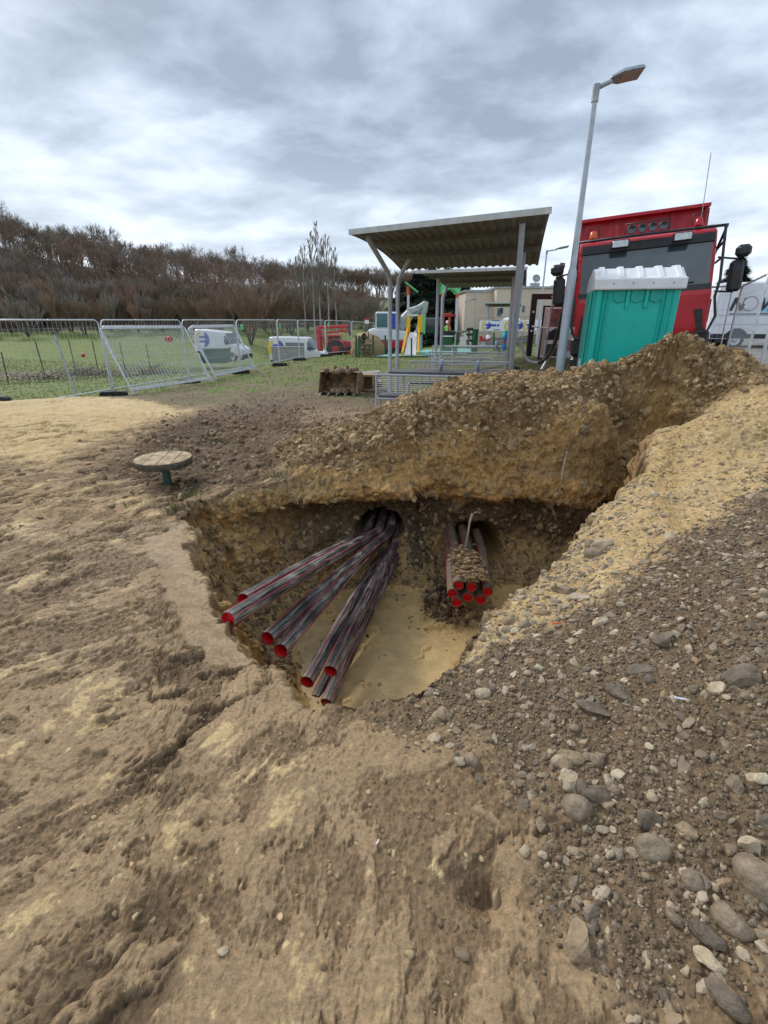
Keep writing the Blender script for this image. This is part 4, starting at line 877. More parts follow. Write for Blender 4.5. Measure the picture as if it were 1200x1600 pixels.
# second shelter, same row, farther
def sh(p, f=1.72, ox=0): return None
S2 = [tuple(PY(648, 427, 17.0)), tuple(PY(823, 421, 16.0)), tuple(PY(822, 448, 21.0)), tuple(PY(700, 451, 22.0))]
m2a, m2b, m2c, m2d = PY(681, 545, 18.6), PY(689, 545, 20.3), PY(794.5, 545, 17.8), PY(801, 545, 19.5)
shelter('second grey picnic shelter seen through the posts of the nearest one', [m2a, m2b], S2, [((m2a.x, m2a.y, .2), .12, .3, .5), ((m2b.x, m2b.y, .2), .1, .7, .5)], [((m2c.x, m2c.y, .2), .88, .3, 0), ((m2d.x, m2d.y, .2), .9, .7, 0)], post_r=.055)
S3 = [tuple(PY(757, 474, 37.0)), tuple(PY(814, 474, 36.5)), tuple(PY(814, 480, 41.0)), tuple(PY(759, 480, 41.5))]
q1, q2 = PY(762, 530, 39.0), PY(809, 530, 38.5)
shelter('small flat roofed shelter farthest back before the beige building', [q1, q2], S3, [((q1.x, q1.y, .1), .08, .5, 0)], [((q2.x, q2.y, .1), .92, .5, 0)], post_r=.09)
# benches and tables between the shelters
bn = PY(588, 636, 10.2); be = PY(760, 640, 9.7)
bench('nearest steel bench with a thin bar back and dark seat, half buried by the heap', (bn.x, bn.y), (be.x+.45, be.y-.1), bn.z-.02, back=.68, seatz=.27, dirn=1)
def table(lab, a, b, z, zb, dpt=.7, m='hpl', grp='picnic tables'):
    a, b = Vector((a.x, a.y, 0)), Vector((b.x, b.y, 0)); d = b-a; L_ = d.length; t_ = thing('picnic_table', lab, 'table', (a.x, a.y, zb), math.atan2(d.y, d.x), group=grp)
    m_ = MB(); m_.box(0, L_, 0, dpt, z-zb-.05, z-zb, bev=.01); m_.build('tabletop', MT[m], t_)
    for x in (.3, L_-.3):
        q = MB(); q.tube([(x, dpt/2, 0), (x, dpt/2, z-zb-.05)], .03, 8); q.box(x-.03, x+.03, .06, dpt-.06, z-zb-.085, z-zb-.051); q.build('leg', MT['greypaint'], t_)
    return t_
ta, tb = PY(607, 581, 11.0), PY(812, 579, 10.6); zt = ta.z
table('dark grey picnic table top under the nearest shelter, two cans on it', ta, tb, zt, zf)
# bench behind the table facing it
b2a, b2b = PY(640, 565, 12.6), PY(797, 564, 12.3)
bench('steel bar bench on the far side of the nearest picnic table', (b2a.x, b2a.y), (b2b.x, b2b.y), .24, back=b2a.z-.24, seatz=.42, dirn=-1, nrail=6)
b3a, b3b = PY(671, 550, 15.2), PY(791, 549, 14.8)
bench('steel bench with a pale top rail behind the first shelter', (b3a.x, b3a.y), (b3b.x, b3b.y), .22, back=b3a.z-.22, seatz=.42, dirn=1, nrail=9, wood=False)
t3a, t3b = PY(695, 541, 18.0), PY(795, 540, 17.6)
table('grey picnic table under the second shelter', t3a, t3b, t3a.z, .2, m='galvdark')
b4a, b4b = PY(676, 541, 21), PY(790, 541, 20.8)
bench('steel bench beyond the second picnic table', (b4a.x, b4a.y), (b4b.x, b4b.y), .2, back=b4a.z-.18, seatz=.45, dirn=-1, nrail=9, wood=False)
def can(u, v, Y, h, lab, m='can', r=.033):
    p = PY(u, v, Y); t_ = thing('drink_can', lab, 'can', p); b = MB(); b.lathe([(r*.75,0),(r,.008),(r,h*.9),(r*.8,h)], 14); b.build('can_body', MT[m], t_); b = MB(); b.lathe([(r*.8,h),(r*.75,h-.004),(.001,h-.004)], 14); b.build('lid', MT['galv'], t_)
tY = lambda u: ta.y+.35-(u-607)/205*.4
def on_table(u, h, lab, **k):
    Yq = tY(u); p = PY(u, 580, Yq); d = Yq*CP+(H-zt)*SP; can(u, 800-FPX*(((zt-H)*CP+Yq*SP)/(d)), Yq, h, lab, **k)
on_table(689, .25, 'left tall metallic can on the nearest picnic table', r=.045); on_table(746, .24, 'right tall metallic can on the nearest picnic table', r=.045)
p_ = PY(775, 548, 14.9); can(775, 548, 14.9, .27, 'dark blue can on the bench rail behind the first shelter', r=.05)
bt = thing('spray_bottle', 'light blue bottle with a red band standing by the dark blue can', 'bottle', PY(787, 548, 14.9)); b = MB(); b.lathe([(.05,0),(.058,.02),(.055,.16),(.04,.22)], 12); b.build('bottle_body', MT['bluep'], bt); b = MB(); b.lathe([(.042,.22),(.042,.28)], 12); b.build('band', MT['red'], bt); b = MB(); b.lathe([(.04,.28),(.05,.32),(.05,.40),(.03,.48),(.001,.48)], 12); b.build('cap', MT['bluep'], bt)
pp = PY(723, 540, 17.2); b = MB(); b.box(pp.x-.11, pp.x+.11, pp.y-.005, pp.y+.005, pp.z-.03, pp.z+.28); tag(b.build('paper_notice', MT['paper']), 'blank white sheet propped on the grey table under the second shelter', 'paper')

# ------------------------------------------------------------ excavator bucket, kerb stones
bp_ = PZ(527, 617, .26); bk = thing('digger_bucket', 'muddy toothed digger bucket lying on the grass left of the shelters', 'bucket', (bp_.x, bp_.y, bp_.z), R(-12))
dd = (bp_.y*CP+1.84*SP)/FPX; W_ = 62*dd; sc2 = W_
prof = [(.0,.03),(.10,.0),(.42,.02),(.64,.12),(.74,.30),(.66,.48),(.46,.57),(.22,.56)]
inner = [(a*.92+.0, b_*.92+.045) for a, b_ in prof]
m = MB()
for x in (-.5, .5):
    m.prism([(a*sc2*1.0, b_*sc2*.95) for a, b_ in prof], x*sc2-.012, x*sc2+.012, axis='x')
m.build('side_plate', MT['rust'], bk)
m = MB(); 
for (a, b_), (c, d) in zip(prof[:-1], prof[1:]):
    n_ = Vector((0, -(d-b_), c-a)).normalized()*.02
    m.add([(-.49*sc2, a*sc2, b_*sc2*.95), (.49*sc2, a*sc2, b_*sc2*.95), (.49*sc2, c*sc2, d*sc2*.95), (-.49*sc2, c*sc2, d*sc2*.95)], [(0,1,2,3)])
    m.add([(-.49*sc2, a*sc2+n_.y, b_*sc2*.95+n_.z), (.49*sc2, a*sc2+n_.y, b_*sc2*.95+n_.z), (.49*sc2, c*sc2+n_.y, d*sc2*.95+n_.z), (-.49*sc2, c*sc2+n_.y, d*sc2*.95+n_.z)], [(3,2,1,0)])
m.build('shell', MT['rust'], bk, fixn=False)
for k in range(5):
    m = MB(); x = (-.44+.22*k)*sc2; m.add([(x-.035,.05,.05),(x+.035,.05,.05),(x+.03,.05,.0),(x-.03,.05,.0),(x-.02,-.13,.01),(x+.02,-.13,.01)], [(0,1,5,4),(2,3,4,5),(0,4,3),(1,2,5),(0,3,2,1)]); m.build('tooth', MT['galvdark'], bk)
m = MB(); 
for i in range(22): blob(m, (RNG.uniform(-.4, .4)*sc2, (.38+RNG.uniform(-.2, .2))*sc2, .55*sc2+RNG.uniform(-.02, .03)), RNG.uniform(.04, .10), 2, i)
for i in range(16): blob(m, (RNG.uniform(-.42, .42)*sc2, (.3+RNG.uniform(-.2, .2))*sc2, .04*sc2+RNG.uniform(0, .06)), RNG.uniform(.05, .12), 2, i+40)
tag(m.build('caked_mud', CLM[0], bk, fixn=False), kind='stuff')
for x in (-.16, .16):
    m = MB(); m.prism([(.25*sc2,.50*sc2),(.55*sc2,.50*sc2),(.5*sc2,.66*sc2),(.34*sc2,.68*sc2)], x*sc2-.015, x*sc2+.015, axis='x'); m.build('hitch_lug', MT['rust'], bk)
cb_ = PZ(571, 611, .26); t_ = thing('concrete_block', 'hollow stone block open at the front beside the digger bucket', 'block', (cb_.x, cb_.y, cb_.z), R(-10)); s_ = dd
m = MB(); w1, h1 = 30*s_, 26*s_; m.box(-w1/2, w1/2, 0, .5, 0, .05); m.box(-w1/2, w1/2, 0, .5, h1-.05, h1); m.box(-w1/2, -w1/2+.05, .002, .5, .05, h1-.05); m.box(w1/2-.06, w1/2, .002, .5, .05, h1-.05); m.box(-w1/2+.05, w1/2-.06, .44, .498, .05, h1-.05); m.build('shell', MT['wood'], t_)
for i, (u, v, l, a, lab) in enumerate([(577, 582, .62, 5, 'grey kerb stone lying on top behind the hollow block'), (584, 597, .5, -4, 'darker kerb stone under the upper one, behind the hollow block')]):
    p = PY(u, v+4, cb_.y+.55+.1*i); m = MB(); m.box(-l/2, l/2, -.13, .13, -.07, .09, bev=.015); o = m.build('kerb_stone', MT['concrete']); o.location = p; o.rotation_euler = (R(8), R(-4), R(a)); tag(o, lab, 'kerb stone', 'kerb stones by the bucket')

# ------------------------------------------------------------ construction fence
def panel_proto():
    t_ = thing('barrier_fence', '', 'fence'); W, Hh, r_ = 3.45, 2.0, .021; f = MB()
    pts = [(0,0,0)]+[(0,0,Hh*.5),(0,0,Hh-.14)]+[(.14-.14*math.cos(a), 0, Hh-.14+.14*math.sin(a)) for a in (R(30),R(60),R(90))]
    pts += [(W/2,0,Hh)]+[(W-.14+.14*math.sin(a), 0, Hh-.14+.14*math.cos(a)) for a in (0,R(30),R(60),R(90))]+[(W,0,Hh*.5),(W,0,0)]
    f.tube(pts, r_, 8); f.tube([(0,0,.12),(W,0,.12)], r_*.9, 8); f.build('frame', MT['galv'], t_)
    m = MB()
    for k in range(1, 26): x = W*k/26; m.tube([(x,0,.12),(x,0,Hh-.03)], .0027, 4, smooth=False)
    for z in (.45,.8,1.15,1.5,1.8): m.tube([(0,.003,z),(W,.003,z)], .0026, 4, smooth=False)
    m.build('wire_mesh', MT['galv'], t_); return t_
PANEL = panel_proto(); used = [False]
def fpanel(a, b, z0, z1, lab, lean=0, grp='temporary fence panels', plate=None, wid=None):
    t_ = copy_tree(PANEL) if used[0] else PANEL; used[0] = True
    a, b = Vector(a), Vector(b); d = Vector((b.x-a.x, b.y-a.y, z1-z0)); x = d.normalized(); up = Vector((0, 0, 1)); y = up.cross(x).normalized(); z = x.cross(y)
    Mx = Matrix((x, y, z)).transposed().to_4x4(); Mx = Matrix.Translation((a.x, a.y, z0)) @ Mx @ Matrix.Rotation(lean, 4, 'X')
    t_.matrix_world = Mx; t_['label'] = lab; t_['group'] = grp; s_ = d.length/3.45; t_.scale = (s_, 1, 1)
    if plate is not None:
        m = MB(); m.box(plate-.11, plate+.11, -.03, -.022, 1.62, 1.84); m.build('sign_plate', MT['green'] if int(plate*10) % 2 else MT['paper'], t_)
    return t_
FP = [(-9.84,7.66),(-8.9,11.03),(-7.95,14.4),(-7.0,17.8),(-6.06,21.1),(-5.1,24.5),(-4.7,28),(-3.6,31.3),(-2.2,34.4),(-.7,37.4)]
LABS = ['upright fence panel nearest the camera at the far left behind the sand heap','upright fence panel whose long top rail runs across the left field','upright fence panel behind the first leaning stack','upright fence panel behind the second leaning stack','upright fence panel just right of the second leaning stack',
 'fence panel at the bend in front of the minibus','fence panel crossing the nose of the minibus','fence panel in front of the red tractor boom','fence panel between the red tractor and the excavator']
for i in range(9):
    a, b = FP[i], FP[i+1]; za, zb = gz(*a)+.1, gz(*b)+.1; za = max(za, -.1); zb = max(zb, -.1)
    if i < 5: za, zb = .1, .1
    d = Vector((b[0]-a[0], b[1]-a[1])); d = d/d.length*.04
    fpanel((a[0]+d.x, a[1]+d.y), (b[0]-d.x, b[1]-d.y), za, zb, LABS[i], plate=(.35 if i in (1, 4, 5, 7) else None))
    if i >= 1:
        b_ = MB(); b_.prism([(-.36,-.06),(.36,-.06),(.36,.05),(.30,.09),(-.30,.09),(-.36,.05)], -.12, .12); o = b_.build('rubber_block', MT['rubber'], bevel=.015); o.location = (a[0], a[1], gz(*a)+.06); o.rotation_euler = (0, 0, R(10)); tag(o, f"dark rubber foot under the fence joint {['','left of the first leaning stack','behind the first leaning stack','between the two leaning stacks','right of the second leaning stack','at the bend before the minibus','near the minibus nose','beside the red tractor','between the tractor and the excavator'][i]}", 'fence foot', 'rubber fence feet')
A0, A1, B0, B1 = PZ(208,618,0), PZ(325,598,0), PZ(337,592,0), PZ(401,578,0)
for i in range(3):
    o_ = Vector((.13*i, -.02*i, 0)); j = Vector((.0, -.20*i, 0))
    fpanel(A0+o_+j, A0+(A1-A0).normalized()*3.45+o_+j, gz(A0.x, A0.y)+.06, gz(A1.x, A1.y)+.06, ['rearmost','middle','front'][i]+' panel of the stack leaning outward nearest the sand heap', lean=-R(23+2*i), grp='leaning fence panels')
for i in range(3):
    o_ = Vector((.12*i, -.02*i, 0)); j = Vector((.0, -.28*i, 0))
    fpanel(B0+o_+j, B0+(B1-B0).normalized()*3.45+o_+j, gz(B0.x, B0.y)+.06, gz(B1.x, B1.y)+.06, ['rearmost','middle','front'][i]+' panel of the stack leaning in front of the tilted white van', lean=-R(22+2.5*i), grp='leaning fence panels')
# braces and field posts
def post(name, a, b, r_, m, lab, cat='post', cap=None, grp=None):
    t_ = thing(name, lab, cat, a, group=grp); mb = MB(); mb.tube([(0,0,0), Vector(b)-Vector(a)], r_, 8); mb.build('shaft', MT[m], t_)
    if cap: c = MB(); v = Vector(b)-Vector(a); c.cyl(v*.97, v*1.01, r_*1.35, n=8); c.build('cap', MT[cap], t_)
    return t_
post('fence_post', PZ(120,620,.05), PY(84,520,14.6), .03, 'galvdark', 'leaning grey steel post with a black cap behind the long fence panel', cap='black')
post('fence_brace', PY(362,572,22.5), PY(372,532,22.5), .02, 'galv', 'thin slanted brace standing inside the second leaning stack')
for i, (u, v, u2, v2, Yp) in enumerate([(8,581,2,550,24),(67,573,55,533,26),(116,567,107,531,29),(150,563,144,533,31),(192,560,187,536,33),(232,558,228,538,35)]):
    p = PY(u, v, Yp); post('wire_fence_post', (p.x, p.y, gz(p.x, p.y)-.1), PY(u2, v2, Yp), .03, 'bark', 'thin dark stake of the field wire fence, '+['at the left picture edge','second from the left edge','third from the left edge','just left of the leaning stack','seen through the first leaning stack','rightmost, by the brush heap'][i], grp='wire fence stakes in the field')
# brush heap and red rags in the field
def brush(u, v, Y, w_, h_, n, m, lab, sd=0):
    p = PY(u, v, Y); p.z = gz(p.x, p.y); mb = MB(); rg = random.Random(sd)
    for _ in range(n):
        a = rg.uniform(0, math.pi); l = rg.uniform(.4, 1.3); c = Vector((rg.gauss(0, w_*.4), rg.gauss(0, .5), abs(rg.gauss(0, h_*.5)))); d = Vector((math.cos(a), math.sin(a)*.6, rg.uniform(-.3, .5)))*l/2
        mb.tube([p+c-d, p+c+d+Vector((0, 0, rg.uniform(-.1, .15)))], .02, 4)
    tag(mb.build('brush_heap', MT[m], fixn=False), lab, 'brush heap', kind=None)
brush(130, 556, 31, 2.4, .5, 110, 'twiggrey', 'tangled heap of pale cut branches in the left field', 1); brush(232, 552, 33, 1.8, .6, 90, 'twiggrey', 'heap of cut branches seen through the first leaning stack', 2)
brush(60, 560, 27, 2.0, .25, 40, 'bark', 'low strip of dark brush beside the field path', 3)
for u, v, Y, s, lab in ((130,555,30,.13,'small red rag lying by the brush heap in the left field'),(264,530,27,.20,'red rag hanging behind the first leaning stack')):
    p = PY(u, v, Y); b = MB(); V0, F0 = ICO[2]; V = V0*(1+.5*fbm(V0+u, 1.5, 2))[:, None]*np.array([s, .06, s*.8])+np.array(p); b.add([tuple(q) for q in V], [tuple(int(i) for i in f) for f in F0], True); tag(b.build('red_rag', MT['red'], fixn=False), lab, 'rag')

# ------------------------------------------------------------ vans
def wheel(parent, x, y, r_, w_, nm='wheel', hub='galv', side=-1):
    e = MB(); e.lathe([(r_*.62,-w_/2),(r_*.94,-w_/2),(r_,-w_*.32),(r_,w_*.32),(r_*.94,w_/2),(r_*.62,w_/2)], 24, (x, y, r_), 'y'); o = e.build(nm, MT['rubber'], parent, fixn=False)
    h = MB(); h.lathe([(r_*.62, side*w_*.5),(r_*.58, side*w_*.34),(r_*.30, side*w_*.30),(r_*.26, side*w_*.46),(.001, side*w_*.48)], 20, (x, y, r_), 'y'); h.build('rim', MT[hub], o, fixn=False)
    for k in range(8):
        a = 2*math.pi*k/8; hh = MB(); 
    return o
def van(name, lab, loc, rot, Lv=5.6, Hv=2.45, side_win=False, glaze_side=-1, rear_roll=0, logo=None):
    t_ = thing(name, lab, 'van', loc, rot=rot); prof = [(0,.38),(-.02,1.0),(.02,Hv-.25),(.10,Hv-.05),(.30,Hv),(Lv-2.05,Hv),(Lv-1.75,Hv-.08),(Lv-1.05,Hv-.95),(Lv-.55,Hv-1.12),(Lv-.16,Hv-1.30),(Lv-.02,Hv-1.65),(Lv,.38)]
    hw = .98; n = len(prof); b = MB(); rings = []
    for y, ins, zi in ((-hw, .0, 0), (-hw*.985, 0, 0), (hw*.985, 0, 0), (hw, 0, 0)): pass
    b.smooth = False
    cx = Lv/2; vs = []
    for y, s_ in ((-hw, .0), (-hw+.10, 1.0), (hw-.10, 1.0), (hw, .0)):
        for x, z in prof:
            k_ = 0 if s_ else .05; zz_ = z-(k_ if z > Hv*.6 else 0)*1.2; xx = x+(k_ if x < cx else -k_); vs.append((xx, y-(.0 if z < 1.4 else math.copysign(.06*(z-1.4), y)), zz_))
    b.add(vs, [tuple(range(n))[::-1], tuple(range(3*n, 4*n))]+[(r*n+k, r*n+(k+1) % n, (r+1)*n+(k+1) % n, (r+1)*n+k) for r in range(3) for k in range(n)])
    body = b.build('body', MT['vanwhite'], t_)
    sk = lambda z: -hw-.006+(0 if z < 1.4 else .06*(z-1.4))
    def decal(nm, poly, m, s=-1, th=.006, off=0):
        mb = MB(); k_ = len(poly); vs = [(x, (sk(z)-off)*(1 if s < 0 else -1), z) for x, z in poly]+[(x, (sk(z)+th+.01)*(1 if s < 0 else -1), z) for x, z in poly]
        mb.add(vs, [tuple(range(k_)), tuple(range(k_, 2*k_))[::-1]]+[(i, i+k_, (i+1) % k_+k_, (i+1) % k_) for i in range(k_)]); return mb.build(nm, MT[m], t_)
    for s in (-1, 1):
        decal('side_window', [(Lv-1.72,Hv-.98),(Lv-1.72,Hv-.30),(Lv-1.55,Hv-.30),(Lv-1.08,Hv-.92),(Lv-1.08,Hv-.98)], 'glass', s)
        decal('door_window', [(Lv-2.6,Hv-.98),(Lv-2.6,Hv-.32),(Lv-1.80,Hv-.32),(Lv-1.80,Hv-.98)], 'glass', s) if False else None
        if side_win: decal('passenger_window', [(Lv-3.6,Hv-.98),(Lv-3.6,Hv-.42),(Lv-1.98,Hv-.42),(Lv-1.98,Hv-.98)], 'glass', s)
        decal('sill_trim', [(.1,.40),(.1,.58),(Lv-.1,.58),(Lv-.1,.40)], 'black', s)
        decal('door_seam', [(Lv-1.9,.60),(Lv-1.9,Hv-.3),(Lv-1.885,Hv-.3),(Lv-1.885,.60)], 'galvdark', s)
    m = MB(); m.add([(Lv-1.70,-.80,Hv-.13+.03),(Lv-1.70,.80,Hv-.13+.03),(Lv-1.04,.88,Hv-.93+.03),(Lv-1.04,-.88,Hv-.93+.03),(Lv-1.72,-.80,Hv-.15),(Lv-1.72,.80,Hv-.15),(Lv-1.07,.88,Hv-.96),(Lv-1.07,-.88,Hv-.96)], [(0,1,2,3),(4,7,6,5),(0,4,5,1),(3,2,6,7),(0,3,7,4),(1,5,6,2)]); m.build('windscreen', MT['glass'], t_)
    m = MB(); m.box(Lv-.03, Lv+.06, -.94, .94, .32, .72, bev=.03); m.build('bumper', MT['black'], t_)
    for y in (-.70, .70): m = MB(); m.box(Lv-.30, Lv+.012, y-.17, y+.17, .86, 1.06, bev=.04); m.build('headlight', MT['lampglass'], t_)
    for x in (1.05, Lv-.95):
        for y, sd_ in ((-.86, -1), (.86, 1)): 
            wheel(t_, x, y, .35, .24, side=sd_)
        for y in (-hw-.004, hw-.016):
            m = MB(); arc = [(x+.44*math.cos(a), .40+.40*math.sin(a)) for a in [math.pi*i/12 for i in range(13)]]; m.prism(arc, y, y+.02); m.build('wheel_arch', MT['black'], t_)
    for y in (-1.12, 1.12): m = MB(); m.box(Lv-1.55, Lv-1.42, min(y, y*.86), max(y, y*.86), Hv-1.05, Hv-.75, bev=.03); m.build('mirror', MT['black'], t_)
    if logo is not None:
        lx, lz, lr = logo
        yel = [(lx+lr*1.0*math.cos(a), lz+lr*math.sin(a)) for a in [R(115+i*13) for i in range(11)]]+[(lx+.12*lr+lr*.72*math.cos(a), lz+lr*.80*math.sin(a)) for a in [R(245-i*13) for i in range(11)]]
        # crescent is concave: build as strips
        mb = MB(); k_ = 11
        for i in range(k_-1):
            a0, a1 = yel[i], yel[i+1]; b0, b1 = yel[2*k_-1-i], yel[2*k_-2-i]
            mb.add([(p[0], sk(p[1])-.002, p[1]) for p in (a0, a1, b1, b0)], [(0,1,2,3)])
        mb.build('yellow_crescent', MT['yellow'], t_)
        mb = MB(); arc = [(lx+.10*lr+lr*1.05*math.cos(a), lz+lr*math.sin(a)) for a in [R(-78+i*12) for i in range(15)]]; inn = [(lx+.10*lr, z) for z in np.linspace(lz-.95*lr, lz+.95*lr, 15)]; cw = [(lx+.42*lr+.30*lr*abs(math.sin(i*.7)), inn[i][1]) for i in range(15)]
        cw = [(lx+(.35 if (i < 3 or i in (6, 7, 8) and False or i > 11) else .45)*lr, inn[i][1]) for i in range(15)]
        for i in range(14): mb.add([(p[0], sk(p[1])-.002, p[1]) for p in (cw[i], arc[i], arc[i+1], cw[i+1])], [(0,1,2,3)])
        for zz_ in (.30, -.28): 
            q = [(lx-.42*lr, lz+zz_*lr-.13*lr), (lx+.47*lr, lz+zz_*lr-.06*lr), (lx+.47*lr, lz+zz_*lr+.22*lr), (lx-.36*lr, lz+zz_*lr+.10*lr)]; mb.add([(p[0], sk(p[1])-.003, p[1]) for p in q], [(0,1,2,3)])
        mb.build('blue_half_disc', MT['blue'], t_)
    return t_
v1 = PY(306, 514, 41.0); van('white_van', 'white panel van tilted nose down behind leaning panels, blue and yellow emblem', (v1.x+.1, 41.0, v1.z-2.1), (0, R(5), R(-12)), Lv=4.7, logo=(.80, 1.62, .66)).scale = (.87,)*3
v2 = PY(424, 526, 44.0); van('minibus', 'white minibus with a side window and blue and yellow emblem behind the fence bend', (v2.x, 44.0, v2.z-2.42), (0, R(1), R(-8)), Lv=5.1, side_win=True, logo=(.62, 1.55, .68))
v3 = PY(1113, 455, 22.6); V3 = van('white_van', 'white delivery van with big dark lettering beside the red truck', (v3.x-.12, 22.6, .98), (0, 0, R(-14)), Lv=6.9, Hv=2.55)
Mv = Matrix.Translation((.55, -1.0, 1.50)) @ Matrix.Rotation(R(90-3.4), 4, 'X')
text_mb('N', .66, Mv, .004, m=MT['ink'], parent=V3, bold=.022, shear=.25); text_mb('VAR', .66, Matrix.Translation((1.56, -1.0, 1.50)) @ Matrix.Rotation(R(90-3.4), 4, 'X'), .004, m=MT['ink'], parent=V3, bold=.022, shear=.25)
m = MB(); m.lathe([(.25,.0),(.275,.0)], 28, (0,0,0), 'y', smooth=False, M=Matrix.Translation((1.28, -1.0, 1.74))); m.build('round_emblem', MT['ink'], V3, fixn=False)
m = MB(); m.lathe([(.001,0),(.25,0)], 28, (0,0,0), 'y', smooth=False, M=Matrix.Translation((1.28, -.99, 1.74))); m.build('emblem_disc', MT['vanwhite'], V3, fixn=False)
m = MB(); m.add([(1.65,-.99,1.40),(3.3,-.99,1.40),(3.3,-.955,2.15),(1.95,-.955,2.15)], [(0,1,2,3)]); m.build('blue_patch', MT['skyblue'], V3, fixn=False)
m = MB(); m.box(.6, 3.2, -.998, -.985, 1.34, 1.37); m.build('underline', MT['ink'], V3)
for z in (.95, 1.30): m = MB(); m.box(.2, 4.6, -.992, -.982, z, z+.012); m.build('body_crease', MT['galvdark'], V3)
# grey barrier and green skip in front of the two left vans
def boxthing(name, u0, u1, v0, v1_, Y, dpt, m, lab, cat, rz=0, ribs=0):
    a, b_ = PY(u0, v1_, Y), PY(u1, v1_, Y); top_ = PY(u0, v0, Y).z; wd = b_.x-a.x; t_ = thing(name, lab, cat, (a.x, a.y, a.z-.3), rz); h = top_-a.z+.3
    q = MB(); q.prism([(0.05,0),(wd-.05,0),(wd,h),(0,h)], 0, dpt); q.build('shell', MT[m], t_, bevel=.02)
    q = MB(); q.box(-.04, wd+.04, -.04, dpt+.04, h, h+.06); q.build('top_rim', MT[m], t_)
    for k in range(ribs): x = wd*(k+.5)/ribs; q = MB(); q.box(x-.03, x+.03, -.05, -.001, .05, h-.01); q.build('rib', MT[m], t_)
boxthing('waste_skip', 313, 353, 546, 560, 31.5, 1.2, 'dgreen', 'dark green skip standing in front of the tilted van', 'skip', ribs=5)
boxthing('concrete_barrier', 425, 475, 543, 560, 40, .5, 'concrete', 'long grey concrete barrier in front of the minibus', 'barrier', ribs=3)

# ------------------------------------------------------------ red tipper truck
TZ = .80; tr = thing('tipper_truck', 'red tipper truck with black guard bars standing behind the portable toilet', 'truck', (4.24, 11.3, TZ), R(-21)); W = 2.56; tr.rotation_euler = (0, R(-4), R(-21))
def tb(nm, m, *bx, bev=0, par=None, bevm=0):
    b = MB(); 
    for q in bx: b.box(*q, bev=bev)
    return b.build(nm, MT[m], par or tr, bevel=bevm)
b = MB(); prof = [(0,.55),(-.02,1.0),(-.02,1.62),(.04,1.78),(.20,2.52),(.30,2.78),(.55,2.90),(1.9,2.92),(1.95,2.85),(1.95,.75),(1.35,.75),(1.3,.55)]
b.prism(prof, .03, W-.03, axis='x'); cab = b.build('cab', MT['red'], tr, bevel=.05)
def slant(y0, z0, y1, z1, x0, x1, off=.02, th=.02):
    d = Vector((0, y1-y0, z1-z0)).normalized(); n_ = Vector((0, -d.z, d.y)); a = [Vector((x0, y0, z0)), Vector((x1, y0, z0)), Vector((x1, y1, z1)), Vector((x0, y1, z1))]
    return [p+n_*off for p in a]+[p+n_*(off-th-.01) for p in a]
BX = [(0,1,2,3),(4,7,6,5),(0,4,5,1),(1,5,6,2),(2,6,7,3),(3,7,4,0)]
m = MB(); m.add(slant(.04,1.80,.22,2.58,.10,W-.10,.012), BX); m.build('windscreen', MT['wind'], tr)
m = MB(); m.add(slant(.215,2.56,.27,2.72,.08,W-.08,.05,.05), BX); m.build('sun_visor', MT['black'], tr)
m = MB(); m.add(slant(.02,1.66,.045,1.81,.06,W-.06,.016), BX); m.build('wiper_panel', MT['black'], tr)
for x0, x1 in ((.2,.95),(1.35,2.2)): m = MB(); m.tube([(x0,-.01,1.80),(x1,.015,1.86)], .010, 6); m.build('wiper', MT['black'], tr)
for i, (z0, z1, x0, x1) in enumerate([(1.44,1.56,.55,1.95),(1.22,1.32,.62,1.88),(1.06,1.14,.68,1.82)]): tb('grille_slot', 'black', (x0, x1, -.045, -.021, z0, z1), bev=.012)
for sx in (1, -1):
    X_ = lambda x: x if sx > 0 else W-x
    m = MB(); m.prism([(X_(.10),.95),(X_(.20),.95),(X_(.30),1.35),(X_(.16),1.35)], -.045, -.021); m.build('air_intake', MT['black'], tr)
    m = MB(); x0, x1 = sorted((X_(.06), X_(.52))); m.box(x0, x1, -.10, .02, .55, .78, bev=.04); hl = m.build('headlight', MT['lampglass'], tr); m = MB(); x0, x1 = sorted((X_(.08), X_(.2))); m.box(x0, x1, -.115, -.101, .6, .72); m.build('indicator', MT['amber'], hl)
    m = MB(); x0, x1 = sorted((X_(-.02), X_(.25))); m.box(x0, x1, .18, .95, 1.9, 2.5); 
tb('bumper', 'red', (.45, 2.05, -.10, .0, .38, .85), bev=.05); tb('lower_bumper', 'black', (-.02, W+.02, -.16, .12, .30, .54), bev=.06)
tb('bumper_corner', 'black', (-.03, .28, -.13, .5, .54, .95), bev=.06); tb('bumper_corner', 'black', (W-.28, W+.03, -.13, .5, .54, .95), bev=.06)
for sx in (.027, W-.037):
    m = MB(); m.prism([(.32,1.75),(1.25,1.75),(1.25,2.45),(.42,2.45)], sx, sx+.012, axis='x'); m.build('side_window', MT['glass'], tr)
    for z in (.45, .75, 1.05): tb('step', 'galvdark', (sx-.03, sx+.05, .35, .85, z, z+.05))
m = MB(); m.lathe([(.12,0),(.115,.012),(.05,.014),(.001,.014)], 20, (0,0,0), 'y', M=Matrix.Translation((W/2+.0, -.025, 1.385)) @ Matrix.Rotation(math.pi, 4, 'Z') @ Matrix.Scale(.62, 4)); m.build('round_badge', MT['galvdark'], tr, fixn=False)
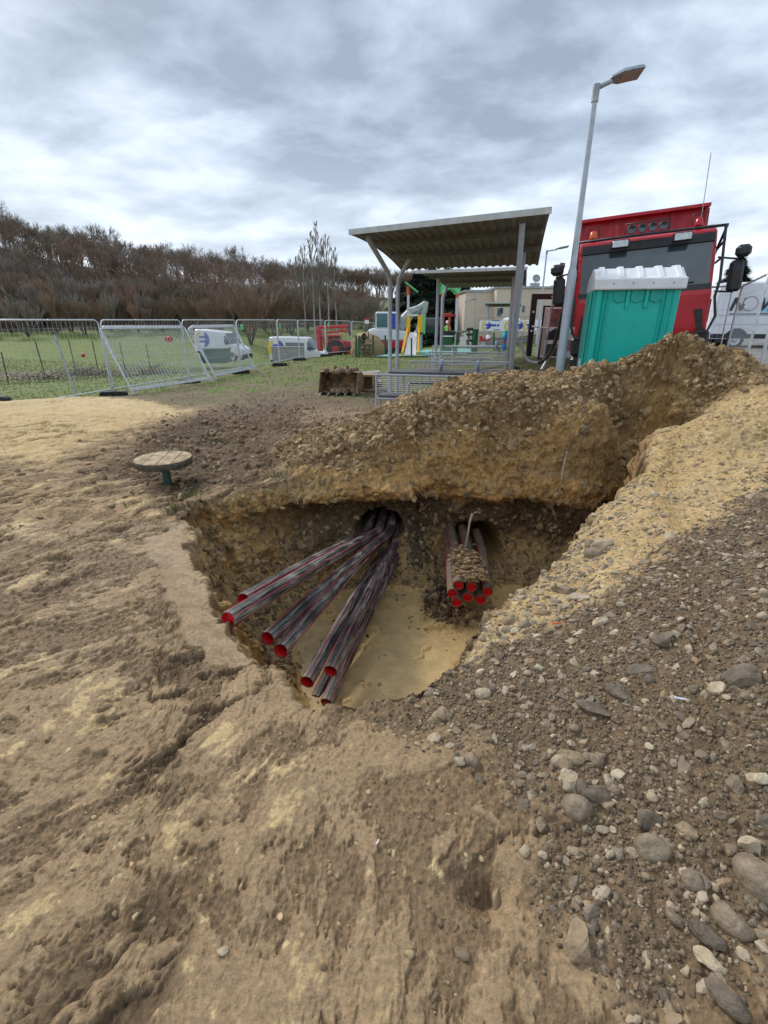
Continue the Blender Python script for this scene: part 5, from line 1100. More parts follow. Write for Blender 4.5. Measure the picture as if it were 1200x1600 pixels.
# guard bars
g = MB(); rb = .026
g.tube([(-.06,.9,2.30),(-.08,.25,2.74),(-.07,.02,2.80),(W*.5,-.06,2.80),(W+.07,.02,2.80),(W+.08,.25,2.74),(W+.06,.9,2.30)], rb, 8)
for x in (-.05, W+.05):
    sgn = 1 if x < 0 else -1; g.tube([(x+sgn*.02,.0,2.80),(x,-.02,2.3),(x,-.12,1.85),(x+sgn*.06,-.20,1.55),(x,-.20,1.2),(x+sgn*.10,-.20,.92),(x+sgn*.45,-.22,.87)], rb, 8)
    g.tube([(x,-.02,2.25),(x,.5,2.20),(x+sgn*.05,.9,2.15)], rb*.8, 8); g.tube([(x,-.02,2.55),(x,.5,2.45),(x+sgn*.05,.9,2.38)], rb*.8, 8)
g.tube([(.25,-.22,.87),(W-.25,-.22,.87)], rb*1.2, 8); g.build('guard_bars', MT['black'], tr)
for x in (.62, 1.72):
    m = MB(); m.box(x, x+.34, -.08, .06, 2.60, 2.76, bev=.02); q = m.build('roof_lamp', MT['black'], tr); m = MB(); m.box(x+.025, x+.315, -.095, -.079, 2.62, 2.74, bev=.01); m.build('lens', MT['lampglass'], q)
for k in range(4):
    x = .98+k*.19; m = MB(); m.lathe([(.03,.10),(.075,.04),(.085,-.03),(.08,-.035)], 16, (x,.08,2.93), 'y'); q = m.build('spot_lamp', MT['black'], tr, fixn=False); m = MB(); m.lathe([(.08,-.03),(.07,-.035),(.06,-.02),(.001,-.01)], 16, (x,.08,2.93), 'y'); m.build('lens', MT['glass'], q, fixn=False)
m = MB(); m.tube([(.86,.05,2.85),(.86,.04,3.03),(1.66,.04,3.03),(1.66,.05,2.85)], .011, 6); m.build('lamp_rack', MT['black'], tr)
for x in (.28, 2.22):
    m = MB(); m.lathe([(.07,0),(.075,.03),(.06,.13),(.001,.15)], 14, (x,.5,2.90)); m.build('beacon', MT['red'] if x > 1 else MT['amber'], tr, fixn=False)
    m = MB(); m.tube([(x-.13,.42,2.90),(x-.13,.40,3.10),(x+.13,.40,3.12),(x+.13,.42,2.90)], .008, 6); m.tube([(x+.13,.40,3.12),(x+.11,.62,3.12),(x+.11,.66,2.9)], .008, 6); m.build('beacon_cage', MT['black'], tr)
for x, sg in ((-.34, -1), (W+.34, 1)):
    m = MB(); m.box(x-.12, x+.12, .02, .18, 1.62, 2.18, bev=.05); q = m.build('mirror', MT['black'], tr); m = MB(); m.box(x-.13+sg*.06, x+.13+sg*.06, .0, .16, 2.22, 2.44, bev=.06); m.build('wide_mirror', MT['black'], q)
    m = MB(); m.tube([(x,.1,1.62),(x-sg*.28,.25,1.66)], .018, 6); m.tube([(x,.1,2.2),(x-sg*.30,.3,2.28)], .018, 6); m.build('mirror_arm', MT['black'], tr)
# tipper body
bd = MB(); zb, zt_ = 1.25, 3.46; yb = 2.15; bd.box(-.02, W+.02, yb, yb+.05, zb, zt_); bd.box(-.08, -.02, yb, yb+4.0, zb, zt_-.05); bd.box(W+.02, W+.08, yb, yb+4.0, zb, zt_-.05); bd.box(-.02, W+.02, yb+.05, yb+4.0, zb, zb+.06); bd.box(-.02, W+.02, yb+3.95, yb+3.999, zb+.06, zt_-.2)
body = bd.build('tipper_body', MT['redbed'], tr)
for x in (-.06, .75, 1.9, W-.0): tb('body_rib', 'redbed', (x, x+.09, yb-.05, yb-.001, zb, zt_-.02))
tb('top_rail', 'redbed', (-.09, W+.09, yb-.07, yb+.08, zt_, zt_+.07)); tb('top_rail', 'redbed', (-.11, -.0, yb+.081, yb+4.0, zt_-.04, zt_+.04)); tb('canopy_lip', 'redbed', (-.06, W+.06, yb-.32, yb-.07, zt_-.02, zt_+.04))
for y in (2.9, 3.9, 4.9, 5.7): tb('side_rib', 'redbed', (-.14, -.081, y, y+.1, zb, zt_-.06))
tb('chassis', 'black', (.7, 1.8, .3, 6.1, .70, 1.0)); tb('mudguard', 'black', (-.05, .35, .75, 1.95, .98, 1.08)); tb('mudguard', 'black', (W-.35, W+.05, .75, 1.95, .98, 1.08))
for y in (1.35, 4.6, 5.6):
    for x, s in ((.17, -1), (W-.17, 1)):
        m = MB(); r_ = .52; w_ = .32; m.lathe([(r_*.6,-w_/2),(r_*.94,-w_/2),(r_,-w_*.32),(r_,w_*.32),(r_*.94,w_/2),(r_*.6,w_/2)], 24, (x, y, r_), 'x'); q = m.build('wheel', MT['rubber'], tr, fixn=False)
        m = MB(); m.lathe([(r_*.6, s*w_*.5),(r_*.55, s*w_*.2),(r_*.3, s*w_*.15),(r_*.25, s*w_*.5),(.001, s*w_*.5)], 20, (x, y, r_), 'x'); m.build('rim', MT['redbed'], q, fixn=False)
m = MB(); m.tube([(W-.15,1.5,2.9),(W-.14,1.52,4.35)], .008, 5); m.build('antenna', MT['galvdark'], tr)
m = MB(); m.box(.85, 1.15, .55, .62, 1.95, 2.25); m.build('dashboard_panel', MT['maroon'], tr)

# ------------------------------------------------------------ portable toilet
PTX, PTZ = PY(930, 444, 7.5).x, PY(930, 444, 7.5).z-2.17
def toilet(lab, loc, rz, grp=None):
    t_ = thing('portable_toilet', lab, 'portable toilet', loc, rz, group=grp); w_, d_, h = 1.07, 1.12, 2.20
    b = MB(); b.box(.03, w_-.03, .03, d_, .12, h, bev=.03); b.build('cabin', MT['teal'], t_)
    b = MB(); b.box(.0, .09, -.0, .10, .1, h-.02, bev=.02); b.build('corner_post', MT['teal'], t_); b = MB(); b.box(w_-.09, w_, 0, .10, .1, h-.02, bev=.02); b.build('corner_post', MT['teal'], t_)
    for x in (.115, .165, w_-.155, w_-.205): b = MB(); b.prism([(x-.018,.03),(x-.006,.002),(x+.006,.002),(x+.018,.03)], .14, h-.03, axis='z'); b.build('wall_rib', MT['teal'], t_)
    for x in (.42, .66): b = MB(); b.prism([(x-.035,.031),(x-.02,.0),(x+.02,.0),(x+.035,.031)], 1.86, h-.01, axis='z'); b.build('upper_rib', MT['teal'], t_)
    for x0, x1 in ((.23, .385), (.455, .625), (.695, .86)):
        b = MB(); b.prism([(x0,h-.02),(x1,h-.02),(x1,h-.24)]+[(x0+(x1-x0)*(1-k/6), h-.24-.035*math.sin(math.pi*k/6)) for k in range(1, 6)]+[(x0,h-.24)], .012, .032); b.build('moulded_pocket', MT['tealdark'], t_, bevel=.006)
    b = MB(); b.box(-.035, .03, .04, d_-.02, .10, h-.02, bev=.015); b.build('door_frame', MT['tealdark'], t_)
    b = MB(); b.box(-.06, -.036, .16, d_-.14, .16, h-.12, bev=.01); dr = b.build('door', MT['teal'], t_); b = MB(); b.box(-.085, -.061, .2, .32, 1.0, 1.14, bev=.01); b.build('latch', MT['whiteplastic'], dr)
    b = MB(); b.box(-.05, w_+.02, -.03, d_+.04, 0, .10, bev=.02); b.build('skid_base', MT['black'], t_)
    # roof: moulded white cap with ridges
    x0, x1, y0, y1 = -.05, w_+.045, -.06, d_+.06; b = MB()
    b.prism([(y0,h-.13+.02),(y1,h-.11),(y1,h+.03),(y1-.10,h+.10),(y0+.62,h+.20),(y0+.40,h+.19),(y0+.12,h+.055),(y0,h+.035)], x0, x1, axis='x'); rf = b.build('roof', MT['whiteplastic'], t_, bevel=.018)
    for x in (.02, .27, .52, .77, 1.0): b = MB(); b.prism([(y0+.06,h+.05),(y0+.12,h+.075),(y0+.40,h+.215),(y0+.62,h+.225),(y1-.10,h+.118),(y1-.10,h+.09),(y0+.5,h+.17),(y0+.1,h+.03)], x, x+.07, axis='x'); b.build('roof_ridge', MT['whiteplastic'], rf, bevel=.008)
    for x in (.2, .45, .7, .95): b = MB(); b.cyl((x,y0-.004,h-.03),(x,y0+.01,h-.03), .012); b.build('rivet', MT['galvdark'], rf)
    for x in (.76, .89): b = MB(); b.cyl((x,.022,1.02),(x,.032,1.02), .009); b.build('rivet', MT['whiteplastic'], t_)
    b = MB(); b.cyl((.9,.9,h+.1),(.9,.9,h+.34), .04); b.build('vent_pipe', MT['whiteplastic'], t_) if False else None
    return t_
toilet('teal portable toilet with a ribbed white roof in front of the red truck', (PTX+.04, 7.5, PTZ), R(-17))
pt2 = PY(790, 520, 43); toilet('small distant teal and white toilet cabin showing above the banner', (pt2.x, 43, PY(790, 496, 43).z-2.4), 0)

# ------------------------------------------------------------ street lamps, sign, billboard, hose
def lamp(lab, x, y, z, h, r0, r1, arm, hd=1.0, step=1.55, ang=-12):
    t_ = thing('street_lamp', lab, 'street lamp', (x, y, z)); b = MB(); b.tube([(0,0,0),(0,0,step),(0,0,step+.10),(0,0,h)], [r0, r0, r1, r1*.72], 14); b.build('pole', MT['greypaint'], t_)
    b = MB(); b.tube([(0,0,h-.16),(0,0,h+.03)], r1*1.0, 12); b.build('collar', MT['galvdark'], t_)
    b = MB(); b.tube([(0,0,h-.02),(arm*.25,-.02,h+.02),(arm*.5,-.04,h+.05)], r1*.6, 8); b.build('arm', MT['galvdark'], t_)
    b = MB(); Mx = Matrix.Translation((arm*.42, -.03, h+.06)) @ Matrix.Rotation(R(-10), 4, 'Y') @ Matrix.Rotation(R(ang), 4, 'X'); L_ = min(arm*1.15, .65)
    vs = [(0,-.05,0),(0,.05,0),(L_*.35,.13,0),(L_,.12,0),(L_,-.12,0),(L_*.35,-.13,0)]; vs2 = [(x_*.96+.01, y_*.75, .055 if x_ > 0 else .03) for x_, y_, _ in vs]
    b.add([Mx @ Vector(p) for p in vs+vs2], [(0,1,2,3,4,5)[::-1],(6,7,8,9,10,11)]+[(i,(i+1)%6,(i+1)%6+6,i+6) for i in range(6)]); hd_ = b.build('lamp_head', MT['galvdark'], t_, bevel=.008)
    b = MB(); b.box(L_*.30, L_*.96, -.095, .095, -.012, -.001, M=Mx); b.build('diffuser', mat('lamp_diffuser', (.34,.24,.21), .3), hd_)
    return t_
lb = PY(876, 575, 8.0); topz = PY(931, 136, 8.0).z
lx = lb.x; lt = PY(931, 132, 8.0); lx = (lb.x+lt.x)/2
lamp('tall grey street lamp with a flat head left of the red truck', lx, 8.0, .3, topz-.3, .068, .046, .36, step=PY(893, 428, 8.0).z-.3)
l2 = PY(851, 392, 27); lamp('thin distant street lamp behind the billboard', PY(846, 470, 27).x, 27, .9, l2.z-.9, .07, .05, .95, step=1.2)
l3 = PY(727, 471, 41); lamp('short grey lamp beside the left corner of the beige building', PY(726, 500, 41).x, 41, .3, l3.z-.3, .05, .045, .5, step=1)
sp = PY(862, 460, 16.5); ts = thing('traffic_sign', 'back of a tall grey traffic sign standing behind the billboard', 'sign', (sp.x, 16.5, .8)); st_z = PY(866, 410, 16.5).z-.8; sb_z = PY(862, 458, 16.5).z-.8
m = MB(); m.box(-.05, .10, 0, .02, sb_z, st_z, M=Matrix.Rotation(R(4), 4, 'Y')); pl_ = m.build('sign_plate', MT['galvdark'], ts)
for k in range(3): z = sb_z+(st_z-sb_z)*(.12+.36*k); m = MB(); m.box(-.055+z*.07, .105+z*.07, -.03, -.001, z, z+.05); m.build('bracket', MT['black'], pl_)
m = MB(); m.tube([(.0,.05,0),(.12,.05,st_z-.1)], .03, 8); m.build('post', MT['galvdark'], ts)
bY = 17.5; bl_, br_ = PY(838, 462, bY), PY(905, 462, bY); zb0 = PY(838, 557, bY).z; zt0 = PY(838, 459, bY).z
bb_ = thing('billboard', 'dark framed billboard with building pictures standing left of the truck', 'billboard', (bl_.x-.12, bY, zb0)); hh = zt0-zb0; wdt = br_.x-bl_.x+.3
def bbx(nm, m, *q, par=None, bev=0): b = MB(); b.box(*q, bev=bev); return b.build(nm, MT[m], par or bb_)
bbx('post', 'black', 0, .17, 0, .12, 0, hh); bbx('post', 'black', wdt, wdt+.17, 0, .12, 0, hh); bbx('crossbar', 'black', .17, wdt, 0, .12, hh-.17, hh)
px_ = FPX/(bY*CP-.2)
pw0, pz0, pz1 = .55-.13, hh-.36-1.72, hh-.36
bd_ = bbx('display_board', 'black', pw0, wdt-.05, .03, .09, pz0, pz1); bbx('poster', 'paper', pw0+.05, wdt-.1, .018, .029, pz0+.05, pz1-.05, par=bd_)
PM = [('sepia_picture', mat('picture_warm', (.35,.14,.06), .6, 0, .7, 4, col2=(.08,.07,.10)), .22, .75, .62, .97), ('sepia_picture', mat('picture_dusk', (.25,.10,.08), .6, 0, .7, 5, col2=(.04,.03,.03)), .78, 1.15, .62, .97),
      ('dark_picture', MT['ink'], .18, .68, .36, .50), ('dark_picture', mat('picture_dark', (.10,.08,.07), .6, 0, .8, 5), .20, .62, .03, .28), ('pink_picture', mat('picture_pink', (.50,.25,.25), .6), .70, 1.10, .14, .36), ('margin_strip', MT['cream'], .055, .16, .06, .97)]
ph = pz1-pz0-.1
for nm, m_, x0, x1, z0, z1 in PM: b = MB(); b.box(pw0+x0, pw0+x1, .010, .0175, pz0+.05+z0*ph, pz0+.05+z1*ph); b.build(nm, m_, bd_)
b = MB(); b.prism([(pw0+.20,pz0+.05+.49*ph),(pw0+.5,pz0+.05+.60*ph),(pw0+.68,pz0+.05+.5*ph)], .011, .0176); b.build('gable_picture', MT['ink'], bd_)
for k in range(9): b = MB(); b.box(.62+k*.11, .69+k*.11, -.012, -.001, hh-.115, hh-.055); b.build('header_mark', MT['galv'], bb_)
for z in (.42, .72): b = MB(); b.cyl((.08,-.02,hh*z),(.08,-.001,hh*z), .035); b.build('bolt', MT['paper'], bb_)
b = MB(); b.tube([(.32,-.12,0),(.34,-.12,.95)], .045, 8); b.tube([(.05,-.12,.98),(.6,-.12,.92)], .03, 8); b.build('white_pipe', MT['whiteplastic'], bb_)
hp = [PY(806,534,15), PY(815,542,15), PY(822,560,14.8), PY(832,566,14.6), PY(842,567,14.4)]; b = MB(); 
def smooth_path(p, k=6):
    out_ = []; n = len(p)
    for i in range(n-1):
        a, b0, c, d = p[max(i-1, 0)], p[i], p[i+1], p[min(i+2, n-1)]
        for j in range(k): t = j/k; out_.append(.5*((2*b0)+(-a+c)*t+(2*a-5*b0+4*c-d)*t*t+(-a+3*b0-3*c+d)*t**3))
    return out_+[p[-1]]
b.tube(smooth_path(hp), .05, 8); tag(b.build('hose', MT['concrete'], fixn=False), 'pale hose trailing on the ground by the shelter post', 'hose')
b = MB(); b.tube(smooth_path([PY(842,567,14.4), PY(853,560,13.8), PY(864,543,13), PY(874,512,12.2), PY(880,485,11.6), PY(886,470,11.2)]), .05, 8); tag(b.build('cable', MT['black'], fixn=False), 'thick black cable rising in a curve toward the truck', 'cable')
b = MB(); b.tube([PY(846,578,13.6), PY(868,540,14.2)], .04, 8); tag(b.build('prop_bar', MT['galv'], fixn=False), 'slanted pale grey bar under the billboard', 'bar')
b = MB(); p = PY(806, 577, 11.2); b.box(p.x-.14, p.x+.1, p.y, p.y+.25, p.z-.12, p.z+.05, bev=.02); tag(b.build('rubber_block', MT['rubber']), 'black rubber block beside the right shelter post', 'block')
# right side fence
r1a, r1b = PY(1112, 456, 12.6), PY(1151, 446, 11.8); zt1 = .75
P1 = fpanel((6.0, 13.9), (r1b.x, r1b.y), r1a.z-2.0, r1b.z-2.0, 'fence panel with maroon plates between the truck and the lettered van', grp='fence panels at the right')
for x in (1.75, 2.45): m = MB(); m.box(x, x+.55, -.02, -.008, 1.25, 1.75); m.build('maroon_plate', MT['maroon'], P1)
r2a = PY(1160, 447, 11.5); r2b = PY(1202, 427, 8.7); fpanel((r2a.x, r2a.y), (r2b.x, r2b.y), r2a.z-2.0, r2b.z-2.0, 'fence panel before the lettered van with its top rail rising to the picture edge', grp='fence panels at the right')
fpanel((4.78, 6.3), (7.6, 4.6), 1.05, 1.2, 'nearest right fence panel, only its thick post showing at the picture edge', grp='fence panels at the right')

# ------------------------------------------------------------ red tractor with crane boom
Y0 = 35; k_ = (Y0*CP)/FPX     # metres per photo pixel there
o = PY(500, 552, Y0); t_ = thing('crane_tractor', 'red tractor with a raised crane boom behind the fence', 'tractor', o); t_.scale = (.95, .95, .88)
S = lambda u, v: ((u-500)*k_, (552-v)*k_*1.0)
def tube2(nm, m, pts, r_, y=0, par=None): b = MB(); b.tube([(S(u, v)[0], y, S(u, v)[1]) for u, v in pts], r_, 6, smooth=False); return b.build(nm, MT[m], par or t_)
tube2('mast', 'red', [(501,548),(499,510)], .22); tube2('strut', 'red', [(503,511),(508,530),(512,545)], .10, -.3)
tube2('boom', 'red', [(498,508),(548,506.5)], .13); tube2('boom_extension', 'red', [(512,517),(545,514)], .06); tube2('boom_tip', 'red', [(546,506),(545,517),(536,511)], .08)
b = MB(); a = S(516, 545); c = S(536, 523); b.box(a[0], c[0], -.7, .7, a[1], c[1], bev=.08); cb = b.build('cab_glass', MT['glass'], t_)
b = MB(); a = S(514, 523); c = S(537, 520); b.box(a[0], c[0], -.8, .8, a[1], c[1], bev=.04); b.build('cab_roof', MT['red'], t_)
for u in (516.5, 526, 535.5): tube2('cab_pillar', 'redbed', [(u,546),(u,523)], .04, -.72)
b = MB(); a = S(534, 547); c = S(553, 530); b.box(a[0], c[0], -.45, .45, a[1], c[1], bev=.12); b.build('bonnet', MT['redbed'], t_)
for u, r_ in ((528, .62), (550, .40)):
    b = MB(); b.lathe([(r_*.5,-.2),(r_*.95,-.2),(r_,-.1),(r_,.1),(r_*.95,.2),(r_*.5,.2)], 20, (S(u,0)[0], -.85, r_-.25), 'y'); q = b.build('wheel', MT['rubber'], t_, fixn=False); b = MB(); b.lathe([(r_*.5,-.1),(.001,-.12)], 16, (S(u,0)[0], -.85, r_-.25), 'y'); b.build('rim', MT['redbed'], q, fixn=False)
b = MB(); arc = [(S(528,0)[0]+.72*math.cos(a), .38+.72*math.sin(a)) for a in [math.pi*i/10 for i in range(11)]]+[(S(528,0)[0]+.66*math.cos(a), .38+.66*math.sin(a)) for a in [math.pi*(10-i)/10 for i in range(11)]]; 
for i in range(10): b.prism([arc[i], arc[i+1], arc[20-i], arc[21-i]], -1.1, -.6)
b.build('mudguard', MT['red'], t_, fixn=False)
# ------------------------------------------------------------ white and red excavator
Y0 = 33; k_ = (Y0*CP)/FPX; o = PY(600, 556, Y0); t_ = thing('excavator', 'white and red tracked excavator with a grey arm behind the playground', 'excavator', o)
S = lambda u, v: ((u-600)*k_, (556-v)*k_)
for y in (-1.15, .75):
    b = MB(); x0, x1 = S(588, 0)[0], S(640, 0)[0]; b.prism([(x0,.12),(x0+.25,0),(x1-.25,0),(x1,.12),(x1,.42),(x1-.25,.55),(x0+.25,.55),(x0,.42)], y, y+.4); q = b.build('track', MT['rubber'], t_, bevel=.06)
    for i in range(4): bb2 = MB(); x = x0+.45+i*(x1-x0-.9)/3; bb2.cyl((x,y-.03,.25),(x,y-.001,.25), .14, n=12); bb2.build('track_roller', MT['galvdark'], q)
b = MB(); x0, x1 = S(574, 0)[0], S(640, 0)[0]; z0, z1 = S(0, 548)[1], S(0, 532)[1]; b.prism([(x0+.3,z0),(x1,z0),(x1,z1),(x0,z1),(x0,z0+.35)], -1.0, 1.0); b.build('lower_body', MT['redbed'], t_, bevel=.08)
b = MB(); z2 = S(0, 515)[1]; b.prism([(x0,z1+.003),(x1,z1+.003),(x1,z2-.2),(S(605,0)[0],z2),(x0+.25,z2),(x0,z2-.15)], -.98, .98); b.build('engine_cover', MT['vanwhite'], t_, bevel=.08)
b = MB(); cx0, cx1 = S(587, 0)[0], S(622, 0)[0]; ct = S(0, 491)[1]; b.box(cx0, cx1, -.95, .3, z2-.05, ct, bev=.08); cb = b.build('cab', MT['vanwhite'], t_)
b = MB(); b.box(cx0+.07, cx0+(cx1-cx0)*.52, -.965, -.951, z2+.08, ct-.10); b.build('cab_window', MT['tealglass'], cb); b = MB(); b.box(cx0+(cx1-cx0)*.58, cx1-.04, -.965, -.951, z2+.0, ct-.10); b.build('blue_panel', MT['blue'], cb)
b = MB(); b.box(cx0-.014, cx0-.001, -.85, .2, z2+.05, ct-.12); b.build('cab_window', MT['tealglass'], cb)
def arm(nm, pts, w_, m='galvdark'):
    b = MB(); b.tube([(S(u, v)[0], -.1, S(u, v)[1]) for u, v in pts], w_, 6, smooth=False); return b.build(nm, MT[m], t_)
MT['armgrey'] = mat('grey_green_arm_paint', (.36,.40,.38), .5, 0, .35, 3)
arm('boom', [(623,533),(627,515),(632,500),(641,491),(654,486),(664,478)], [.16,.26,.28,.27,.22,.14], 'armgrey'); arm('stick', [(665,476),(662,490),(657,505),(652,520)], [.16,.20,.16,.12], 'armgrey'); arm('hydraulic_ram', [(634,512),(645,497),(658,490)], .07)
arm('bucket', [(652,520),(646,530),(652,540),(660,536)], [.15,.28,.28,.1])
# soil heap behind the fence
b = MB(); V0, F0 = ICO[3]; pc_ = PY(573, 548, 31.5)
V = V0*(1+.5*fbm(V0+3, 1.6, 5, .7))[:, None]*np.array([1.1, .8, 1.05])+np.array([pc_.x, pc_.y, pc_.z]); b.add([tuple(q) for q in V], [tuple(int(i) for i in f) for f in F0], True); tag(b.build('soil_heap', CL[0], fixn=False), 'small brown soil heap in front of the excavator', 'soil heap')

# ------------------------------------------------------------ playground
Y0 = 29.5; k_ = (Y0*CP+.05)/FPX; zg = gz(PY(640, 553, Y0).x, Y0); o = PY(640, 553, Y0); zg = o.z; t_ = thing('play_structure', 'playground tower with a white slide, yellow sides and a dark crawl tube', 'play structure', (o.x, Y0, zg))
S = lambda u, v: ((u-640)*k_, (553-v)*k_)
def pt2_(nm, m, pts, r_, y=0, par=None): b = MB(); b.tube([(S(u, v)[0], y, S(u, v)[1]) for u, v in pts], r_, 8); return b.build(nm, MT[m], par or t_)
def quad(nm, m, pts, y0, y1, par=None):  # pts (u,v,y)
    b = MB(); b.prism([S(u, v) for u, v in pts], y0, y1); return b.build(nm, MT[m], par or t_)
top = (639, 522); x_l, z_l = S(632, 551); 
# chute: from bottom front (632..651, v551, y=-1.6) to top (640..652,v520,y=0)
def P3(u, v, y): x, z = S(u, v); return Vector((x, y, z))
b = MB(); q = [P3(629,551,-1.9), P3(647,551,-1.9), P3(651,521,0), P3(639,521,0)]; b.add(q+[p+Vector((0,.02,-.05)) for p in q], [(0,1,2,3),(7,6,5,4),(0,4,5,1),(1,5,6,2),(2,6,7,3),(3,7,4,0)]); b.build('chute', MT['whiteplastic'], t_)
for (ua, ub), s in (((627.5,637.5), -1), ((648.5,652.5), 1)):
    b = MB(); a0, a1 = P3(ua,553,-1.92), P3(ub,521,0); b.add([a0, a1, a1+Vector((0,0,.34)), a0+Vector((0,0,.22)), a0+Vector((s*.10,0,0)), a1+Vector((s*.10,0,0)), a1+Vector((s*.10,0,.34)), a0+Vector((s*.10,0,.22))], BX); b.build('slide_side', MT['slideyel'], t_)
quad('side_panel', 'slideyel', [(634,521),(640,521),(640,496),(634.5,496)], -.05, .0); quad('side_panel', 'slideyel', [(652,521),(659,521),(658.5,495.5),(651.5,495.5)], -.05, .0); pt2_('top_bar', 'whiteplastic', [(638,496),(653,496)], .04)
pt2_('mast', 'galv', [(637,553),(636.5,466)], .07, .1); pt2_('mast_cap', 'orange', [(636.5,467),(636.5,455)], .10, .1); pt2_('leg', 'galv', [(657,549),(657,520)], .06, .1); pt2_('leg', 'galvdark', [(661,549),(661,520)], .06, 1.1); pt2_('leg', 'galv', [(640,549),(640,520)], .06, 1.1)
b = MB(); b.box(-.45, .45, -.35, .35, -.025, .025, M=Matrix.Translation(P3(641,456,.1)) @ Matrix.Rotation(R(35), 4, 'Y')); b.build('tilted_roof_board', MT['green'], t_)
b = MB(); b.box(S(638,0)[0], S(661,0)[0], .02, 1.2, S(0,523)[1], S(0,521)[1]); b.build('platform', MT['black'], t_)
b = MB(); b.cyl(P3(662,510,.6), P3(688,510,.6), .40, n=20); b.build('crawl_tube', mat('dark_grey_plastic', (.055,.055,.06), .5), t_); quad('tube_panel', 'green', [(659,523),(664,523),(664,495),(659,495)], .05, .12)
for u, y in ((688.5,0),(693,1.1),(711,0),(716,1.1)): pt2_('tower_post', 'galv', [(u+1.5,549),(u,468)], .07, y); pt2_('post_cap', 'orange', [(u,471),(u,465)], .075, y)
ar = [(686.5,465),(687.5,452),(717,450),(715.5,465),(710,465)]+[(700+9*math.cos(a), 465-6.5*math.sin(a)) for a in [math.pi*i/8 for i in range(1, 8)]]+[(690.5,465)]
for y in (-.1, 1.2):
    b = MB(); top_a = [(686.5+(29*i/12), 452-(2*i/12)) for i in range(13)]; bot_a = [(686.5+29*i/12, 465-(0 if abs(i-6) > 3.4 else 6.5*math.sqrt(max(0, 1-((i-6)/3.6)**2)))) for i in range(13)]
    for i in range(12): b.prism([S(*top_a[i]), S(*top_a[i+1]), S(*bot_a[i+1]), S(*bot_a[i])], y, y+.04)
    b.build('arched_roof_panel', MT['green'], t_, fixn=False)
b = MB(); a = P3(686.5,452,-.1); c = P3(717,450,1.24); b.box(a.x, c.x, a.y, c.y, c.z-.02, c.z+.03); b.build('roof_board', MT['green'], t_)
pt2_('rail', 'red', [(691,497),(711,496)], .05, -.05); pt2_('rail', 'orange', [(694,494),(708,493)], .04, 1.1); pt2_('rail_post', 'red', [(692,519),(692,497)], .04, -.05); pt2_('rail_post', 'orange', [(704,519),(704,496)], .06, .9)
b = MB(); b.box(S(689,0)[0], S(714,0)[0], -.1, 1.2, S(0,523)[1], S(0,519)[1]); b.build('platform', MT['black'], t_); pt2_('ledge', 'whiteplastic', [(687,526.5),(708,526.5)], .04, -.12)
quad('lower_panel', 'dgreen', [(692,548),(707,548),(707,528),(691,528)], -.08, -.03); 
for v in (541, 533): pt2_('ladder_rung', 'galv', [(650,v),(656,v)], .02, .1)
# safety surface
pts = [PZ(574,559,.12), PZ(660,560,.12), PZ(740,556,.12), PZ(735,545,.12), PZ(655,545,.12)]; n = 30; xs = np.linspace(min(p.x for p in pts), max(p.x for p in pts), n); ys = np.linspace(min(p.y for p in pts), max(p.y for p in pts), n)
GX, GY = np.meshgrid(xs, ys); sd_ = poly_sdf([(p.x, p.y) for p in pts], GX, GY); GZ = np.array([[gz(x, y) for x, y in zip(r_, s_)] for r_, s_ in zip(GX, GY)])+.07
gi = np.arange(n*n).reshape(n, n); GF = np.stack([gi[:-1,:-1], gi[:-1,1:], gi[1:,1:], gi[1:,:-1]], -1).reshape(-1, 4); GF = GF[(sd_ > -.1).ravel()[GF].all(1)]
tag(np_mesh('playground_surface', np.stack([GX, GY, GZ], -1).reshape(-1, 3), GF, MT['mint']), kind='structure')
# low green fence posts, sign, shrubs
for i, (u, v, v2, lab) in enumerate([(556.5,559,524,'pair of dark green posts'),(561,558,524,'second dark green post'),(583,553,524,'lone dark green post by the soil heap'),(602,554,524,'green post before the excavator tracks'),(643,557,528,'green post left of the slide foot'),(772,548,520,'green post by the red spring toy')]):
    p = PY(u, v, 24 if u < 640 else 27); post('fence_post', p, PY(u, v2, p.y), .045, 'dgreen', ['left one of the two close green posts on the grass','right one of the two close green posts on the grass','lone green post by the small soil heap','green post in front of the excavator tracks','green post just left of the slide foot','green post near the red spring toy'][i], grp='low green posts round the playground')
sg = PY(577, 552, 25.5); t_ = thing('warning_sign', 'brown plate and small white red topped notice on a thin post by the soil heap', 'sign', sg); k2 = 25.5*CP/FPX
b = MB(); b.tube([(0,0,0),(-.06,0,50*k2)], .025, 6); b.build('post', MT['bark'], t_); b = MB(); b.box(-6*k2, 6*k2, -.03, -.0, 14*k2, 21*k2); b.build('brown_plate', MT['wood'], t_); b = MB(); b.box(-5*k2-.05, .0, -.03, 0, 44*k2, 52*k2); q = b.build('white_plate', MT['paper'], t_); b = MB(); b.box(-5*k2-.05, .0, -.036, -.031, 49.5*k2, 52*k2); b.build('red_band', MT['red'], q)
